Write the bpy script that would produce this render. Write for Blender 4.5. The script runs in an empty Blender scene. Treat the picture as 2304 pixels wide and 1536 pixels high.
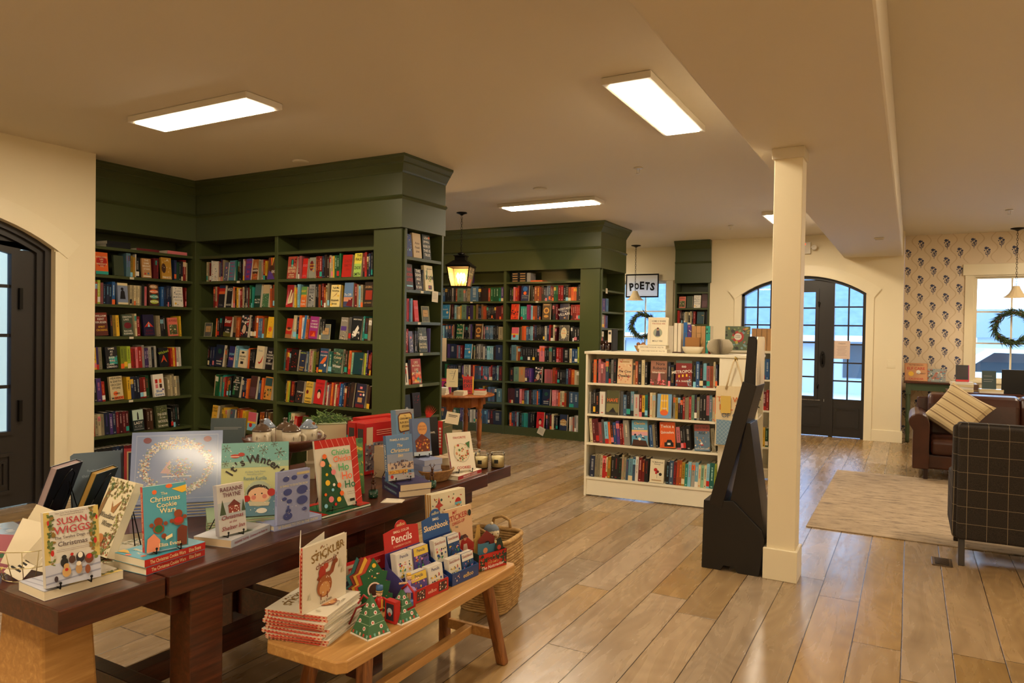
import bpy, math, random
from mathutils import Matrix, Vector
PI = math.pi
D = math.radians
COL = bpy.context.scene.collection
SC = bpy.context.scene

# ---------------------------------------------------------------- camera
cam = bpy.data.objects.new('camera', bpy.data.cameras.new('camera'))
COL.objects.link(cam)
cam.data.sensor_width = 36
cam.data.lens = 25.1
cam.data.clip_end = 200
_f = Vector((math.sin(D(-29.19)) * math.cos(D(-.858)), math.cos(D(-29.19)) * math.cos(D(-.858)), math.sin(D(-.858))))
_r = Vector((math.cos(D(-29.19)), -math.sin(D(-29.19)), 0))
_u = _r.cross(_f)
_a = D(.884)
_r2 = math.cos(_a) * _r + math.sin(_a) * _u
_u2 = -math.sin(_a) * _r + math.cos(_a) * _u
cam.matrix_world = Matrix(((_r2.x, _u2.x, -_f.x, 0), (_r2.y, _u2.y, -_f.y, 0), (_r2.z, _u2.z, -_f.z, 1.57), (0, 0, 0, 1)))
SC.camera = cam

# ---------------------------------------------------------------- view, world
vs = SC.view_settings
vs.view_transform = 'Standard'
vs.look = 'None'
vs.gamma = 1
vs.use_curve_mapping = False
vs.exposure = 0.7
LAMP = 40.0          # radiance of the ceiling panels
LAMPC = (1.0, .83, .60)
SKY = 4.5
w = bpy.data.worlds.new('sky')
SC.world = w
w.use_nodes = True
_b = w.node_tree.nodes['Background']
_b.inputs[0].default_value = (.42, .66, 1, 1)
_b.inputs[1].default_value = SKY

# ---------------------------------------------------------------- helpers
def srgb(h):
    h = h.lstrip('#')
    c = [int(h[i:i + 2], 16) / 255 for i in (0, 2, 4)]
    return tuple((x / 12.92 if x <= .04045 else ((x + .055) / 1.055) ** 2.4) for x in c) + (1,)

_mats = {}
def mat(hexc, rough=.5, metal=0, emit=0, name=None, spec=.5, coat=0, trans=0, alpha=1):
    k = (hexc, rough, metal, emit, name, spec, coat, trans, alpha)
    if k in _mats: return _mats[k]
    m = bpy.data.materials.new(name or 'paint_' + hexc.strip('#'))
    m.use_nodes = True
    p = m.node_tree.nodes['Principled BSDF']
    c = srgb(hexc) if isinstance(hexc, str) else tuple(hexc) + (1,)
    p.inputs['Base Color'].default_value = c
    p.inputs['Roughness'].default_value = rough
    p.inputs['Metallic'].default_value = metal
    p.inputs['Specular IOR Level'].default_value = spec
    p.inputs['Coat Weight'].default_value = coat
    p.inputs['Transmission Weight'].default_value = trans
    p.inputs['Alpha'].default_value = alpha
    if emit:
        p.inputs['Emission Color'].default_value = c
        p.inputs['Emission Strength'].default_value = emit
    _mats[k] = m
    return m

def N(m, t, **kw):
    n = m.node_tree.nodes.new(t)
    for k, v in kw.items():
        if k.startswith('i_'):
            key = k[2:]
            n.inputs[int(key) if key.isdigit() else key.replace('_', ' ')].default_value = v
        else: setattr(n, k, v)
    return n

def L(m, a, b): m.node_tree.links.new(a, b)

def thin_glass(name, tint='#ffffff', f=1.0, op=0.0, opc='#ffffff'):
    """a sheet of glass: mirror-like by fresnel, otherwise seen through"""
    m = bpy.data.materials.new(name); m.use_nodes = True; nt = m.node_tree; nt.nodes.remove(nt.nodes['Principled BSDF'])
    out = nt.nodes['Material Output']; tr = N(m, 'ShaderNodeBsdfTransparent'); tr.inputs[0].default_value = srgb(tint)
    gl = N(m, 'ShaderNodeBsdfGlossy'); gl.inputs['Roughness'].default_value = .02
    fr = N(m, 'ShaderNodeFresnel'); fr.inputs[0].default_value = 1.45; mu = N(m, 'ShaderNodeMath', operation='MULTIPLY'); mu.inputs[1].default_value = f; L(m, fr.outputs[0], mu.inputs[0])
    mx = N(m, 'ShaderNodeMixShader'); L(m, mu.outputs[0], mx.inputs[0]); L(m, tr.outputs[0], mx.inputs[1]); L(m, gl.outputs[0], mx.inputs[2])
    if op:
        df = N(m, 'ShaderNodeBsdfDiffuse'); df.inputs[0].default_value = srgb(opc); m2 = N(m, 'ShaderNodeMixShader'); m2.inputs[0].default_value = op; L(m, mx.outputs[0], m2.inputs[1]); L(m, df.outputs[0], m2.inputs[2]); mx = m2
    L(m, mx.outputs[0], out.inputs[0]); return m

def ramp(m, stops):
    n = N(m, 'ShaderNodeValToRGB')
    e = n.color_ramp.elements
    while len(e) < len(stops): e.new(.5)
    for i, (p, c) in enumerate(stops):
        e[i].position = p; e[i].color = srgb(c) if isinstance(c, str) else (c, c, c, 1)
    return n

def grain(name, c1, c2, rough=.5, scale=(3, 3, 30), nscale=4, bump=.15, coat=0, c3=None, spec=.5):
    """wood: noise stretched along one axis of object space"""
    m = bpy.data.materials.new(name); m.use_nodes = True
    p = m.node_tree.nodes['Principled BSDF']
    tc = N(m, 'ShaderNodeTexCoord'); mp = N(m, 'ShaderNodeMapping'); mp.inputs['Scale'].default_value = scale
    L(m, tc.outputs['Object'], mp.inputs[0])
    n1 = N(m, 'ShaderNodeTexNoise', i_Scale=nscale, i_Detail=6, i_Roughness=.6, i_Distortion=.6)
    L(m, mp.outputs[0], n1.inputs[0])
    r = ramp(m, [(.3, c1), (.55, c3 or c2), (.72, c2)] if c3 else [(.32, c1), (.7, c2)])
    L(m, n1.outputs[0], r.inputs[0]); L(m, r.outputs[0], p.inputs['Base Color'])
    b = N(m, 'ShaderNodeBump', i_Strength=bump, i_Distance=.004)
    L(m, n1.outputs[0], b.inputs['Height']); L(m, b.outputs[0], p.inputs['Normal'])
    p.inputs['Roughness'].default_value = rough; p.inputs['Coat Weight'].default_value = coat
    p.inputs['Specular IOR Level'].default_value = spec
    return m

def rough_paint(name, c, rough=.5, bump=.05, scale=60, c2=None, cs=2.0):
    m = bpy.data.materials.new(name); m.use_nodes = True
    p = m.node_tree.nodes['Principled BSDF']
    tc = N(m, 'ShaderNodeTexCoord')
    n = N(m, 'ShaderNodeTexNoise', i_Scale=scale, i_Detail=3)
    L(m, tc.outputs['Object'], n.inputs[0])
    b = N(m, 'ShaderNodeBump', i_Strength=bump, i_Distance=.003)
    L(m, n.outputs[0], b.inputs['Height']); L(m, b.outputs[0], p.inputs['Normal'])
    p.inputs['Base Color'].default_value = srgb(c); p.inputs['Roughness'].default_value = rough
    if c2:
        n2 = N(m, 'ShaderNodeTexNoise', i_Scale=cs, i_Detail=4)
        L(m, tc.outputs['Object'], n2.inputs[0])
        r = ramp(m, [(.35, c), (.68, c2)]); L(m, n2.outputs[0], r.inputs[0]); L(m, r.outputs[0], p.inputs['Base Color'])
    return m

def TR(x=0, y=0, z=0, rz=0, rx=0, ry=0):
    return Matrix.Translation((x, y, z)) @ Matrix.Rotation(rz, 4, 'Z') @ Matrix.Rotation(ry, 4, 'Y') @ Matrix.Rotation(rx, 4, 'X')

_txt = {}
def textmesh(s, bold=0, shear=0):
    k = (s, bold, shear)
    if k not in _txt:
        cu = bpy.data.curves.new('lettering', 'FONT'); cu.body = s; cu.resolution_u = 2
        cu.shear = shear; cu.offset = bold; cu.align_x = 'CENTER'; cu.space_line = .9
        ob = bpy.data.objects.new('lettering', cu); me = ob.to_mesh()
        vs_ = [v.co.copy() for v in me.vertices]; fs = [tuple(p.vertices) for p in me.polygons]
        ob.to_mesh_clear(); bpy.data.objects.remove(ob); bpy.data.curves.remove(cu)
        if vs_:
            x0 = min(v.x for v in vs_); x1 = max(v.x for v in vs_); y0 = min(v.y for v in vs_); y1 = max(v.y for v in vs_)
        else: x0 = x1 = y0 = y1 = 0
        cx, cy = (x0 + x1) / 2, (y0 + y1) / 2
        _txt[k] = ([(v.x - cx, v.y - cy) for v in vs_], fs, x1 - x0, y1 - y0)
    return _txt[k]

class G:
    """collects shapes into one mesh"""
    def __init__(s): s.v = []; s.f = []; s.m = []; s.sm = []; s.mats = []
    def mi(s, m):
        if isinstance(m, str): m = mat(m)
        if m not in s.mats: s.mats.append(m)
        return s.mats.index(m)
    def add(s, vs_, fs, m, T=None, smooth=False):
        o = len(s.v); i = s.mi(m)
        s.v += [tuple(T @ Vector(v)) if T else tuple(v) for v in vs_]
        for f in fs: s.f.append(tuple(o + k for k in f)); s.m.append(i); s.sm.append(smooth)
        return s
    def box(s, x0, x1, y0, y1, z0, z1, m, T=None):
        s.nb = getattr(s, 'nb', -1) + 1; e = (s.nb % 11) * 4e-5       # keeps the faces of touching boards from coinciding
        x0 -= e; x1 += e; y0 -= e; y1 += e; z0 -= e * (z0 > .001); z1 += e
        v = [(x, y, z) for x in (x0, x1) for y in (y0, y1) for z in (z0, z1)]
        return s.add(v, [(0, 1, 3, 2), (4, 6, 7, 5), (0, 4, 5, 1), (2, 3, 7, 6), (0, 2, 6, 4), (1, 5, 7, 3)], m, T)
    def prism(s, pts, z0, z1, m, T=None, smooth=False):
        """polygon in xy, extruded in z"""
        n = len(pts)
        v = [(x, y, z0) for x, y in pts] + [(x, y, z1) for x, y in pts]
        s.add(v, [tuple(range(n - 1, -1, -1)), tuple(range(n, 2 * n))], m, T)
        o = len(s.v) - 2 * n; i = s.mi(m)
        for k in range(n):
            s.f.append((o + k, o + (k + 1) % n, o + n + (k + 1) % n, o + n + k)); s.m.append(i); s.sm.append(smooth)
        return s
    def xprism(s, pts, x0, x1, m, T=None, smooth=False):
        """profile in (y,z), extruded along x"""
        M = Matrix(((0, 0, 1, 0), (1, 0, 0, 0), (0, 1, 0, 0), (0, 0, 0, 1)))
        return s.prism(pts, x0, x1, m, (T @ M) if T else M, smooth)
    def yprism(s, pts, y0, y1, m, T=None, smooth=False):
        """profile in (x,z), extruded along y"""
        M = Matrix(((1, 0, 0, 0), (0, 0, -1, 0), (0, 1, 0, 0), (0, 0, 0, 1)))
        return s.prism(pts, -y1, -y0, m, (T @ M) if T else M, smooth)
    def tube(s, path, r, m, n=6, T=None, closed=False, smooth=True):
        P = [Vector(p) for p in path]; k = len(P); vs_ = []; prev = None
        rr = r if isinstance(r, (list, tuple)) else [r] * k
        for i, p in enumerate(P):
            if closed: t = P[(i + 1) % k] - P[i - 1]
            else: t = P[min(i + 1, k - 1)] - P[max(i - 1, 0)]
            if t.length < 1e-9: t = Vector((0, 0, 1))
            t.normalize()
            a = prev if prev is not None else (Vector((0, 0, 1)) if abs(t.z) < .9 else Vector((1, 0, 0)))
            u = a - t * a.dot(t)
            if u.length < 1e-6: u = Vector((1, 0, 0)) - t * t.x
            u.normalize(); prev = u; v = t.cross(u)
            for j in range(n):
                q = 2 * PI * (j + .5) / n
                vs_.append(tuple(p + (u * math.cos(q) + v * math.sin(q)) * rr[i]))
        fs = []
        for i in range(k if closed else k - 1):
            for j in range(n):
                a, b = i * n + j, i * n + (j + 1) % n; c, d = ((i + 1) % k) * n + (j + 1) % n, ((i + 1) % k) * n + j
                fs.append((a, b, c, d))
        if not closed: fs += [tuple(range(n - 1, -1, -1)), tuple(range((k - 1) * n, k * n))]
        return s.add(vs_, fs, m, T, smooth)
    def lathe(s, prof, m, n=24, T=None, smooth=True, squash=1, wave=None, caps=True):
        vs_ = []; fs = []
        for i, (r, z) in enumerate(prof):
            for j in range(n):
                q = 2 * PI * j / n; rr = r * (wave(q, i) if wave else 1)
                vs_.append((rr * math.cos(q), rr * math.sin(q) * squash, z))
        for i in range(len(prof) - 1):
            for j in range(n):
                fs.append((i * n + j, i * n + (j + 1) % n, (i + 1) * n + (j + 1) % n, (i + 1) * n + j))
        if caps and prof[0][0] > 1e-4: fs.append(tuple(range(n - 1, -1, -1)))
        if caps and prof[-1][0] > 1e-4: fs.append(tuple(range((len(prof) - 1) * n, len(prof) * n)))
        return s.add(vs_, fs, m, T, smooth)
    def flat(s, pts, m, T=None):
        """polygon in (x,z) at y=0 facing -y"""
        return s.add([(x, 0, z) for x, z in pts], [tuple(range(len(pts)))], m, T)
    def disc(s, x, z, r, m, T=None, n=14, rz=None):
        return s.flat([(x + r * math.cos(2 * PI * k / n), z + (rz or r) * math.sin(2 * PI * k / n)) for k in range(n)], m, T)
    def ball(s, c, r, m, n=10, T=None, sc=(1, 1, 1)):
        prof = [(max(1e-5, r * math.sin(PI * i / (n - 1))), -r * math.cos(PI * i / (n - 1))) for i in range(n)]
        M = Matrix.Translation(c) @ Matrix.Diagonal((*sc, 1))
        return s.lathe(prof, m, n + 2, (T @ M) if T else M)
    def text(s, t, x, z, h, m, T=None, maxw=None, rot=0, bold=0, shear=0, lines=1):
        """lettering in the xz plane at y=0, centred; h = height of the block"""
        vs_, fs, tw, th = textmesh(t, bold, shear)
        if not vs_: return s
        k = h / max(th, 1e-6)
        if lines == 1 and not any(c.isupper() or c in 'bdfhklt' for c in t): k *= .7
        kx = k
        if maxw and tw * k > maxw: kx = maxw / tw; k = min(k, kx * 1.5)
        c, n = math.cos(rot), math.sin(rot)
        return s.add([(x + a * kx * c - b * k * n, 0, z + a * kx * n + b * k * c) for a, b in vs_], fs, m, T)
    def build(s, name, parent=None, loc=None, rot=None, bevel=0, seg=2, sub=0, autosmooth=False):
        me = bpy.data.meshes.new(name); me.from_pydata(s.v, [], s.f)
        for m in s.mats: me.materials.append(m)
        if not s.mats: me.materials.append(mat('#808080'))
        me.polygons.foreach_set('material_index', s.m); me.polygons.foreach_set('use_smooth', s.sm)
        me.update()
        ob = bpy.data.objects.new(name, me); COL.objects.link(ob)
        if parent is not None: ob.parent = parent
        if loc is not None: ob.location = loc
        if rot is not None: ob.rotation_euler = rot if isinstance(rot, (tuple, list)) else (0, 0, rot)
        if bevel:
            b = ob.modifiers.new('bevel', 'BEVEL'); b.width = bevel; b.segments = seg; b.limit_method = 'ANGLE'; b.angle_limit = D(40)
            b.harden_normals = False
        if sub:
            b = ob.modifiers.new('sub', 'SUBSURF'); b.levels = sub; b.render_levels = sub
        return ob

def tag(o, label=None, cat=None, group=None, kind=None):
    if label: o['label'] = label
    if cat: o['category'] = cat
    if group: o['group'] = group
    if kind: o['kind'] = kind
    return o

def empty(name, loc, rz=0, label=None, cat=None, group=None, kind=None, rot=None):
    o = bpy.data.objects.new(name, None); COL.objects.link(o); o.empty_display_size = .05
    o.location = loc; o.rotation_euler = rot or (0, 0, rz)
    return tag(o, label, cat, group, kind)

def struct(name, g, **k): return tag(g.build(name, **k), kind='structure')
RND = random.Random(7)
# ================================================================ materials of the room
WALL = rough_paint('cream_wall_paint', '#e3d6b6', .55, .04, 90)
CEIL = rough_paint('ceiling_paint', '#d9cfbb', .8, .12, 120)
TRIM = rough_paint('trim_paint', '#e6dabb', .35, .02, 60)
GREEN = rough_paint('green_cabinet_paint', '#434b29', .33, .05, 70)
BLACKDOOR = rough_paint('black_door_paint', '#221e1c', .4, .05, 60)
CREAMWOOD = rough_paint('cream_cabinet_paint', '#e4dcc4', .38, .02, 60)
DARKWOOD = grain('dark_walnut', '#2c130a', '#5c2c18', .3, (25, 1.6, 25), 2.2, .08, .15, '#451f11')
PINE = grain('honey_pine', '#a97a40', '#d3a566', .42, (18, 1.5, 18), 2.5, .1, 0, '#bd8d50')
PINELEG = grain('stained_pine_leg', '#5d3216', '#9a6231', .4, (18, 18, 1.5), 2.5, .2, 0)
TABLEWOOD = grain('orange_pine', '#7a3b17', '#b06a33', .35, (8, 8, 2), 3, .1, .1)
BLACKMETAL = mat('#15120f', .4, .6, name='black_wire')
LEATHER = rough_paint('brown_leather', '#371a0f', .33, .25, 45, '#462314', 5)
GLASS = thin_glass('window_glass')

def floor_mat():
    m = bpy.data.materials.new('oak_plank_floor'); m.use_nodes = True
    p = m.node_tree.nodes['Principled BSDF']
    W = .222
    tc = N(m, 'ShaderNodeTexCoord'); sx = N(m, 'ShaderNodeSeparateXYZ'); L(m, tc.outputs['Object'], sx.inputs[0])
    def M(op, a, b=None, c=None):
        n = N(m, 'ShaderNodeMath', operation=op)
        for i, q in enumerate((a, b, c)):
            if q is None: continue
            if isinstance(q, (int, float)): n.inputs[i].default_value = q
            else: L(m, q, n.inputs[i])
        return n.outputs[0]
    wob = N(m, 'ShaderNodeTexNoise', i_Scale=1.3, i_Detail=2); L(m, tc.outputs['Object'], wob.inputs[0])
    x = M('ADD', M('ADD', sx.outputs[0], .011), M('MULTIPLY', M('SUBTRACT', wob.outputs[0], .5), .008))
    u = M('DIVIDE', x, W); iu = M('FLOOR', u); fu = M('SUBTRACT', u, iu)
    wn = N(m, 'ShaderNodeTexWhiteNoise', noise_dimensions='1D'); L(m, iu, wn.inputs['W'])
    v = M('DIVIDE', M('ADD', sx.outputs[1], M('MULTIPLY', wn.outputs[0], 7)), 2.6); iv = M('FLOOR', v); fv = M('SUBTRACT', v, iv)
    cid = M('ADD', M('MULTIPLY', iu, 3.17), M('MULTIPLY', iv, 11.3))
    w2 = N(m, 'ShaderNodeTexWhiteNoise', noise_dimensions='1D'); L(m, cid, w2.inputs['W'])
    gx = M('MINIMUM', fu, M('SUBTRACT', 1, fu)); gy = M('MINIMUM', fv, M('SUBTRACT', 1, fv))
    gap = M('MINIMUM', M('MULTIPLY', gx, W), M('MULTIPLY', gy, 2.6))
    gapm = N(m, 'ShaderNodeMapRange', i_1=.0012, i_2=.0032); L(m, gap, gapm.inputs[0])
    cb = N(m, 'ShaderNodeCombineXYZ')
    L(m, M('ADD', M('MULTIPLY', sx.outputs[0], 7), M('MULTIPLY', cid, 1.37)), cb.inputs[0])
    L(m, M('MULTIPLY', sx.outputs[1], .9), cb.inputs[1]); L(m, cid, cb.inputs[2])
    n1 = N(m, 'ShaderNodeTexNoise', i_Scale=1.6, i_Detail=5, i_Roughness=.55, i_Distortion=1.2); L(m, cb.outputs[0], n1.inputs[0])
    cb2 = N(m, 'ShaderNodeCombineXYZ'); L(m, M('MULTIPLY', sx.outputs[0], 1), cb2.inputs[0]); L(m, M('MULTIPLY', sx.outputs[1], .5), cb2.inputs[1]); L(m, cid, cb2.inputs[2])
    wv = N(m, 'ShaderNodeTexNoise', i_Scale=1.6, i_Detail=1.5); L(m, cb2.outputs[0], wv.inputs[0])
    ring = M('SINE', M('MULTIPLY', wv.outputs[0], 130))
    r = ramp(m, [(.2, '#8a7151'), (.42, '#977d5a'), (.6, '#9e8460'), (.82, '#a68b67')]); L(m, n1.outputs[0], r.inputs[0])
    hs = N(m, 'ShaderNodeHueSaturation'); L(m, r.outputs[0], hs.inputs['Color'])
    L(m, M('ADD', .82, M('MULTIPLY', w2.outputs[0], .34)), hs.inputs['Value'])
    w3 = N(m, 'ShaderNodeTexWhiteNoise', noise_dimensions='1D'); L(m, M('ADD', cid, .5), w3.inputs['W'])
    L(m, M('ADD', .8, M('MULTIPLY', w3.outputs[0], .4)), hs.inputs['Saturation'])
    # faint rings and knots
    mx = N(m, 'ShaderNodeMix', data_type='RGBA', blend_type='MULTIPLY'); L(m, M('MULTIPLY', M('ADD', ring, 1), .07), mx.inputs[0])
    L(m, hs.outputs[0], mx.inputs[6]); mx.inputs[7].default_value = srgb('#7a5a38')
    vk = N(m, 'ShaderNodeTexVoronoi', i_Scale=1.55); L(m, tc.outputs['Object'], vk.inputs[0])
    km = N(m, 'ShaderNodeMapRange', i_1=.012, i_2=.05, i_3=1, i_4=0); L(m, vk.outputs['Distance'], km.inputs[0])
    mk = N(m, 'ShaderNodeMix', data_type='RGBA'); L(m, M('MULTIPLY', km.outputs[0], .5), mk.inputs[0]); L(m, mx.outputs[2], mk.inputs[6]); mk.inputs[7].default_value = srgb('#4c3520')
    st = N(m, 'ShaderNodeTexNoise', i_Scale=2.2, i_Detail=3); L(m, tc.outputs['Object'], st.inputs[0])
    sr = ramp(m, [(.55, 0.0), (.78, .28)]); L(m, st.outputs[0], sr.inputs[0])
    mg = N(m, 'ShaderNodeMix', data_type='RGBA', blend_type='MULTIPLY'); L(m, sr.outputs[0], mg.inputs[0]); L(m, mk.outputs[2], mg.inputs[6]); mg.inputs[7].default_value = srgb('#9a9488')
    fin = N(m, 'ShaderNodeMix', data_type='RGBA'); L(m, gapm.outputs[0], fin.inputs[0]); fin.inputs[6].default_value = srgb('#2a1c10'); L(m, mg.outputs[2], fin.inputs[7])
    L(m, fin.outputs[2], p.inputs['Base Color'])
    rr = N(m, 'ShaderNodeMapRange', i_1=.3, i_2=.75, i_3=.2, i_4=.34); L(m, n1.outputs[0], rr.inputs[0]); L(m, rr.outputs[0], p.inputs['Roughness'])
    hh = M('ADD', M('MULTIPLY', gapm.outputs[0], 1.0), M('ADD', M('MULTIPLY', n1.outputs[0], .35), M('ADD', M('MULTIPLY', ring, .05), M('MULTIPLY', wob.outputs[0], 2.5))))
    b = N(m, 'ShaderNodeBump', i_Strength=.4, i_Distance=.003); L(m, hh, b.inputs['Height']); L(m, b.outputs[0], p.inputs['Normal'])
    return m

ZC = 3.13
struct('floor', G().box(-6.9, 3.4, -3.2, 12.8, -.05, 0, floor_mat()))
struct('ceiling', G().box(-7.6, 3.4, -3.2, 12.8, ZC, ZC + .12, CEIL))
struct('trim_1', G().box(-.92, -.13, -3.2, 12.0, 2.76, ZC, CEIL), bevel=.015)         # dropped beam

def arch_top(x, x0, x1, zs, za):
    """height of a segmental arch between x0 and x1, springing at zs, apex za"""
    c = (x0 + x1) / 2; a = (x1 - x0) / 2; s = za - zs; r = (a * a + s * s) / (2 * s)
    return za - r + math.sqrt(max(0, r * r - (x - c) ** 2))

def arch_wall(x0, x1, h, t, ox0, ox1, zs, za, m, T):
    """wall (local x, thickness +y) with an arched doorway"""
    g = G(); n = 16
    g.box(x0, ox0, 0, t, 0, h, m, T); g.box(ox1, x1, 0, t, 0, h, m, T)
    pts = [(ox0, h), (ox0, zs)] + [(ox0 + (ox1 - ox0) * k / n, arch_top(ox0 + (ox1 - ox0) * k / n, ox0, ox1, zs, za)) for k in range(1, n)] + [(ox1, zs), (ox1, h)]
    for k in range(1, len(pts) - 2):                     # strips above the arch
        a, b = pts[k], pts[k + 1]
        g.add([(a[0], 0, a[1]), (b[0], 0, b[1]), (b[0], 0, h), (a[0], 0, h), (a[0], t, a[1]), (b[0], t, b[1]), (b[0], t, h), (a[0], t, h)],
              [(0, 1, 2, 3), (7, 6, 5, 4), (4, 5, 1, 0)], m, T)
    return g

# left wall (faces +x) with the arched door; local x runs along +y of the room, local y goes away from the room
TL = Matrix(((0, -1, 0, -6.55), (1, 0, 0, 0), (0, 0, 1, 0), (0, 0, 0, 1)))
g = arch_wall(-3.2, 3.858, ZC, .20, 1.67, 3.5, 2.22, 2.50, WALL, TL)
g.box(-7.5, -6.74, 3.48, 3.53, 0, ZC, WALL)
struct('wall_left', g)
# far wall with the double-width arched entrance
T2 = TR(0, 12, 0)
g = arch_wall(-2.94, -.11, ZC, .30, -2.43, -.60, 2.22, 2.50, WALL, T2)
g.box(-.14, -.1105, 12.28, 12.64, 0, ZC, WALL)
g.box(-2.9395, -2.91, 12.28, 12.64, 0, ZC, WALL)
struct('wall_back', g)

def casing(T, sgn_gap, ox0, ox1, zs, za, name):
    """arched casing with the little angled lugs"""
    g = G(); w = .105; n = 18; t = .02
    g.box(ox0 - w, ox0, -t, 0, 0, zs - .02, TRIM, T); g.box(ox1, ox1 + w, -t, 0, 0, zs - .02, TRIM, T)
    c = (ox0 + ox1) / 2; a = (ox1 - ox0) / 2; sg = za - zs; r = (a * a + sg * sg) / (2 * sg); zc = za - r; th = math.asin((a + .10) / r)
    for k in range(n):
        q0, q1 = -th + 2 * th * k / n, -th + 2 * th * (k + 1) / n
        v = [(c + R_ * math.sin(q), -t - .008, zc + R_ * math.cos(q)) for R_, q in ((r, q0), (r, q1), (r + .165, q1), (r + .165, q0))]; v += [(x, 0, z) for x, y, z in v]
        f = [(0, 1, 2, 3), (4, 5, 1, 0), (3, 2, 6, 7)]
        if k == 0: f.append((0, 3, 7, 4))
        if k == n - 1: f.append((1, 5, 6, 2))
        g.add(v, f, TRIM, T)
    return struct(name, g)
casing(TL, 0, 1.67, 3.5, 2.22, 2.50, 'trim_2')
casing(T2, 0, -2.43, -.60, 2.22, 2.50, 'trim_3')

def arched_pane(g, x0, x1, z0, ox0, ox1, zs, za, off, m, y, T, t=.006, n=8):
    pts = [(x0, z0)] + [(x1, z0)] + [(x1 - (x1 - x0) * k / n, arch_top(x1 - (x1 - x0) * k / n, ox0, ox1, zs, za) - off) for k in range(n + 1)]
    g.yprism(pts, y, y + t, m, T)

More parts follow.
